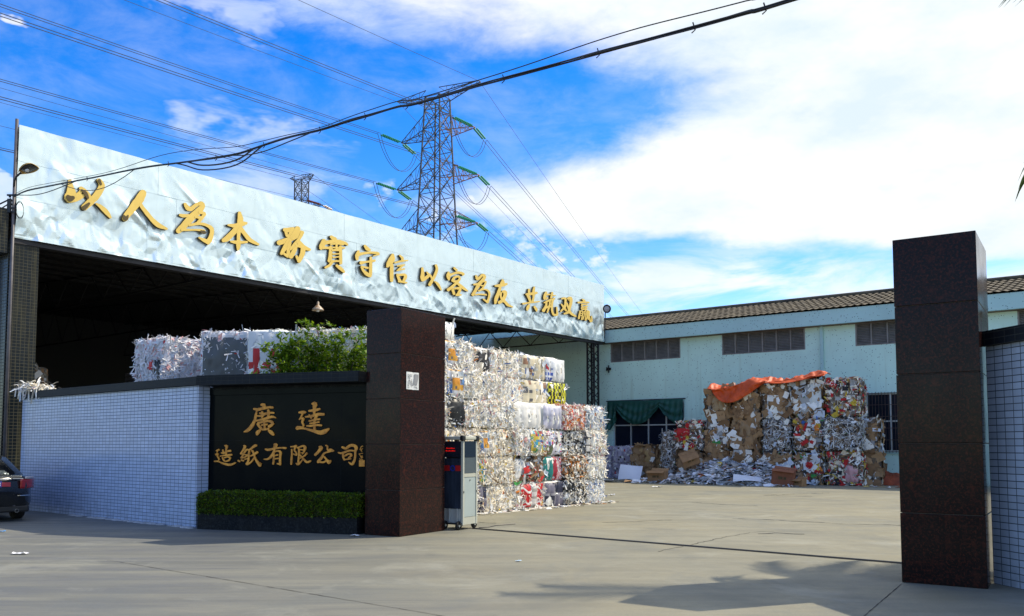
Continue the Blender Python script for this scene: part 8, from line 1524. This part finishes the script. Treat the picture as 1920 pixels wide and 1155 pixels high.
for (x, sd) in ((-1.38, -1), (-1.38, 1), (1.36, -1), (1.36, 1)):
    Mw = Matrix.Translation((x, sd * .79, .32)) @ Matrix.Rotation(radians(90), 4, 'X')
    g = MB(); g.lathe([(.20, -.10), (.30, -.10), (.32, -.07), (.32, .07), (.30, .10), (.20, .10), (.20, -.10)], 28, Mw); w_ = g.build('wheel', M['tyre'], car, smooth=True)
    g = MB(); g.lathe([(.0, -.06), (.05, -.08), (.12, -.06), (.20, -.07), (.20, .07), (.12, .06), (.05, .08), (.0, .06)], 20, Mw); g.build('rim', M['alu'], w_, smooth=True)

# ------------------------------------------------------------------ bits of litter on the concrete
def litter(x, y, sx, sy, rz, col, label, name='paper_scrap'):
    g = MB(); r_ = random.Random(int(x * 100)); g.grid(lambda u, v: ((u - .5) * sx, (v - .5) * sy, .008 + .5 * sy * abs(noise.noise(Vector((u * 2.3 + x, v * 2.1, y))))), 5, 4, lambda *_: col)
    o = g.build(name, M['paper']); o.location = (x, y, .002); o.rotation_euler = (0, 0, rz); tag(o, label, 'litter', 'litter on the concrete')
litter(-7.26, 12.88, .22, .10, .1, (.78, .78, .80), 'crushed white wrapper on the concrete at the far left')
litter(-2.78, 15.43, .16, .10, .3, (.78, .80, .84), 'white crumpled paper at the foot of the left pillar')
litter(0.09, 12.1, .08, .06, .8, (.45, .60, .72), 'small pale blue scrap on the concrete before the gateway')
litter(-9.5, 16.2, .14, .08, .2, (.10, .30, .60), 'small blue scrap on the ground by the white wall')
litter(3.2, 28.0, .25, .15, .9, (.70, .70, .68), 'flat white scrap on the yard right of the stack')
litter(5.6, 33.6, .35, .2, .3, (.70, .70, .68), 'flat white scrap on the yard before the heap')
rng = random.Random(61)
for k in range(5):
    p_ = PB + PD * (8.3 + .28 * k) - PN_ * rng.uniform(.2, 1.0)
    litter(p_.x, p_.y, rng.uniform(.18, .35), rng.uniform(.1, .2), rng.uniform(0, 3), [(.55, .42, .12), (.6, .6, .62), (.45, .30, .12), (.6, .6, .58), (.5, .1, .05)][k], ['yellow', 'white', 'brown', 'pale', 'reddish'][k] + ' scrap on the ground by the right end of the shaded pile')
# shreds fallen along the foot of the central stack
g = MB(); rng = random.Random(88)
for _ in range(420):
    s = rng.uniform(-1.2, 5.6); p_ = CB + CD * s - CN * abs(rng.gauss(0, .16)); p_.z = rng.uniform(.004, .03)
    th = rng.uniform(0, 2 * pi); d = Vector((cos(th), sin(th), 0)); wv = Vector((-d.y, d.x, rng.gauss(0, .3))) * rng.uniform(.008, .025); ln = rng.uniform(.05, .22); n = len(g.v); cc = pick(rng, ST['white'][0])
    g.v += [tuple(p_ - wv), tuple(p_ + d * ln - wv), tuple(p_ + d * ln + wv), tuple(p_ + wv)]; g.face((n, n + 1, n + 2, n + 3), cc)
o = g.build('fallen_shreds', M['paper']); tag(o, 'white paper shreds scattered along the foot of the central stack', 'paper shreds'); o['kind'] = 'stuff'
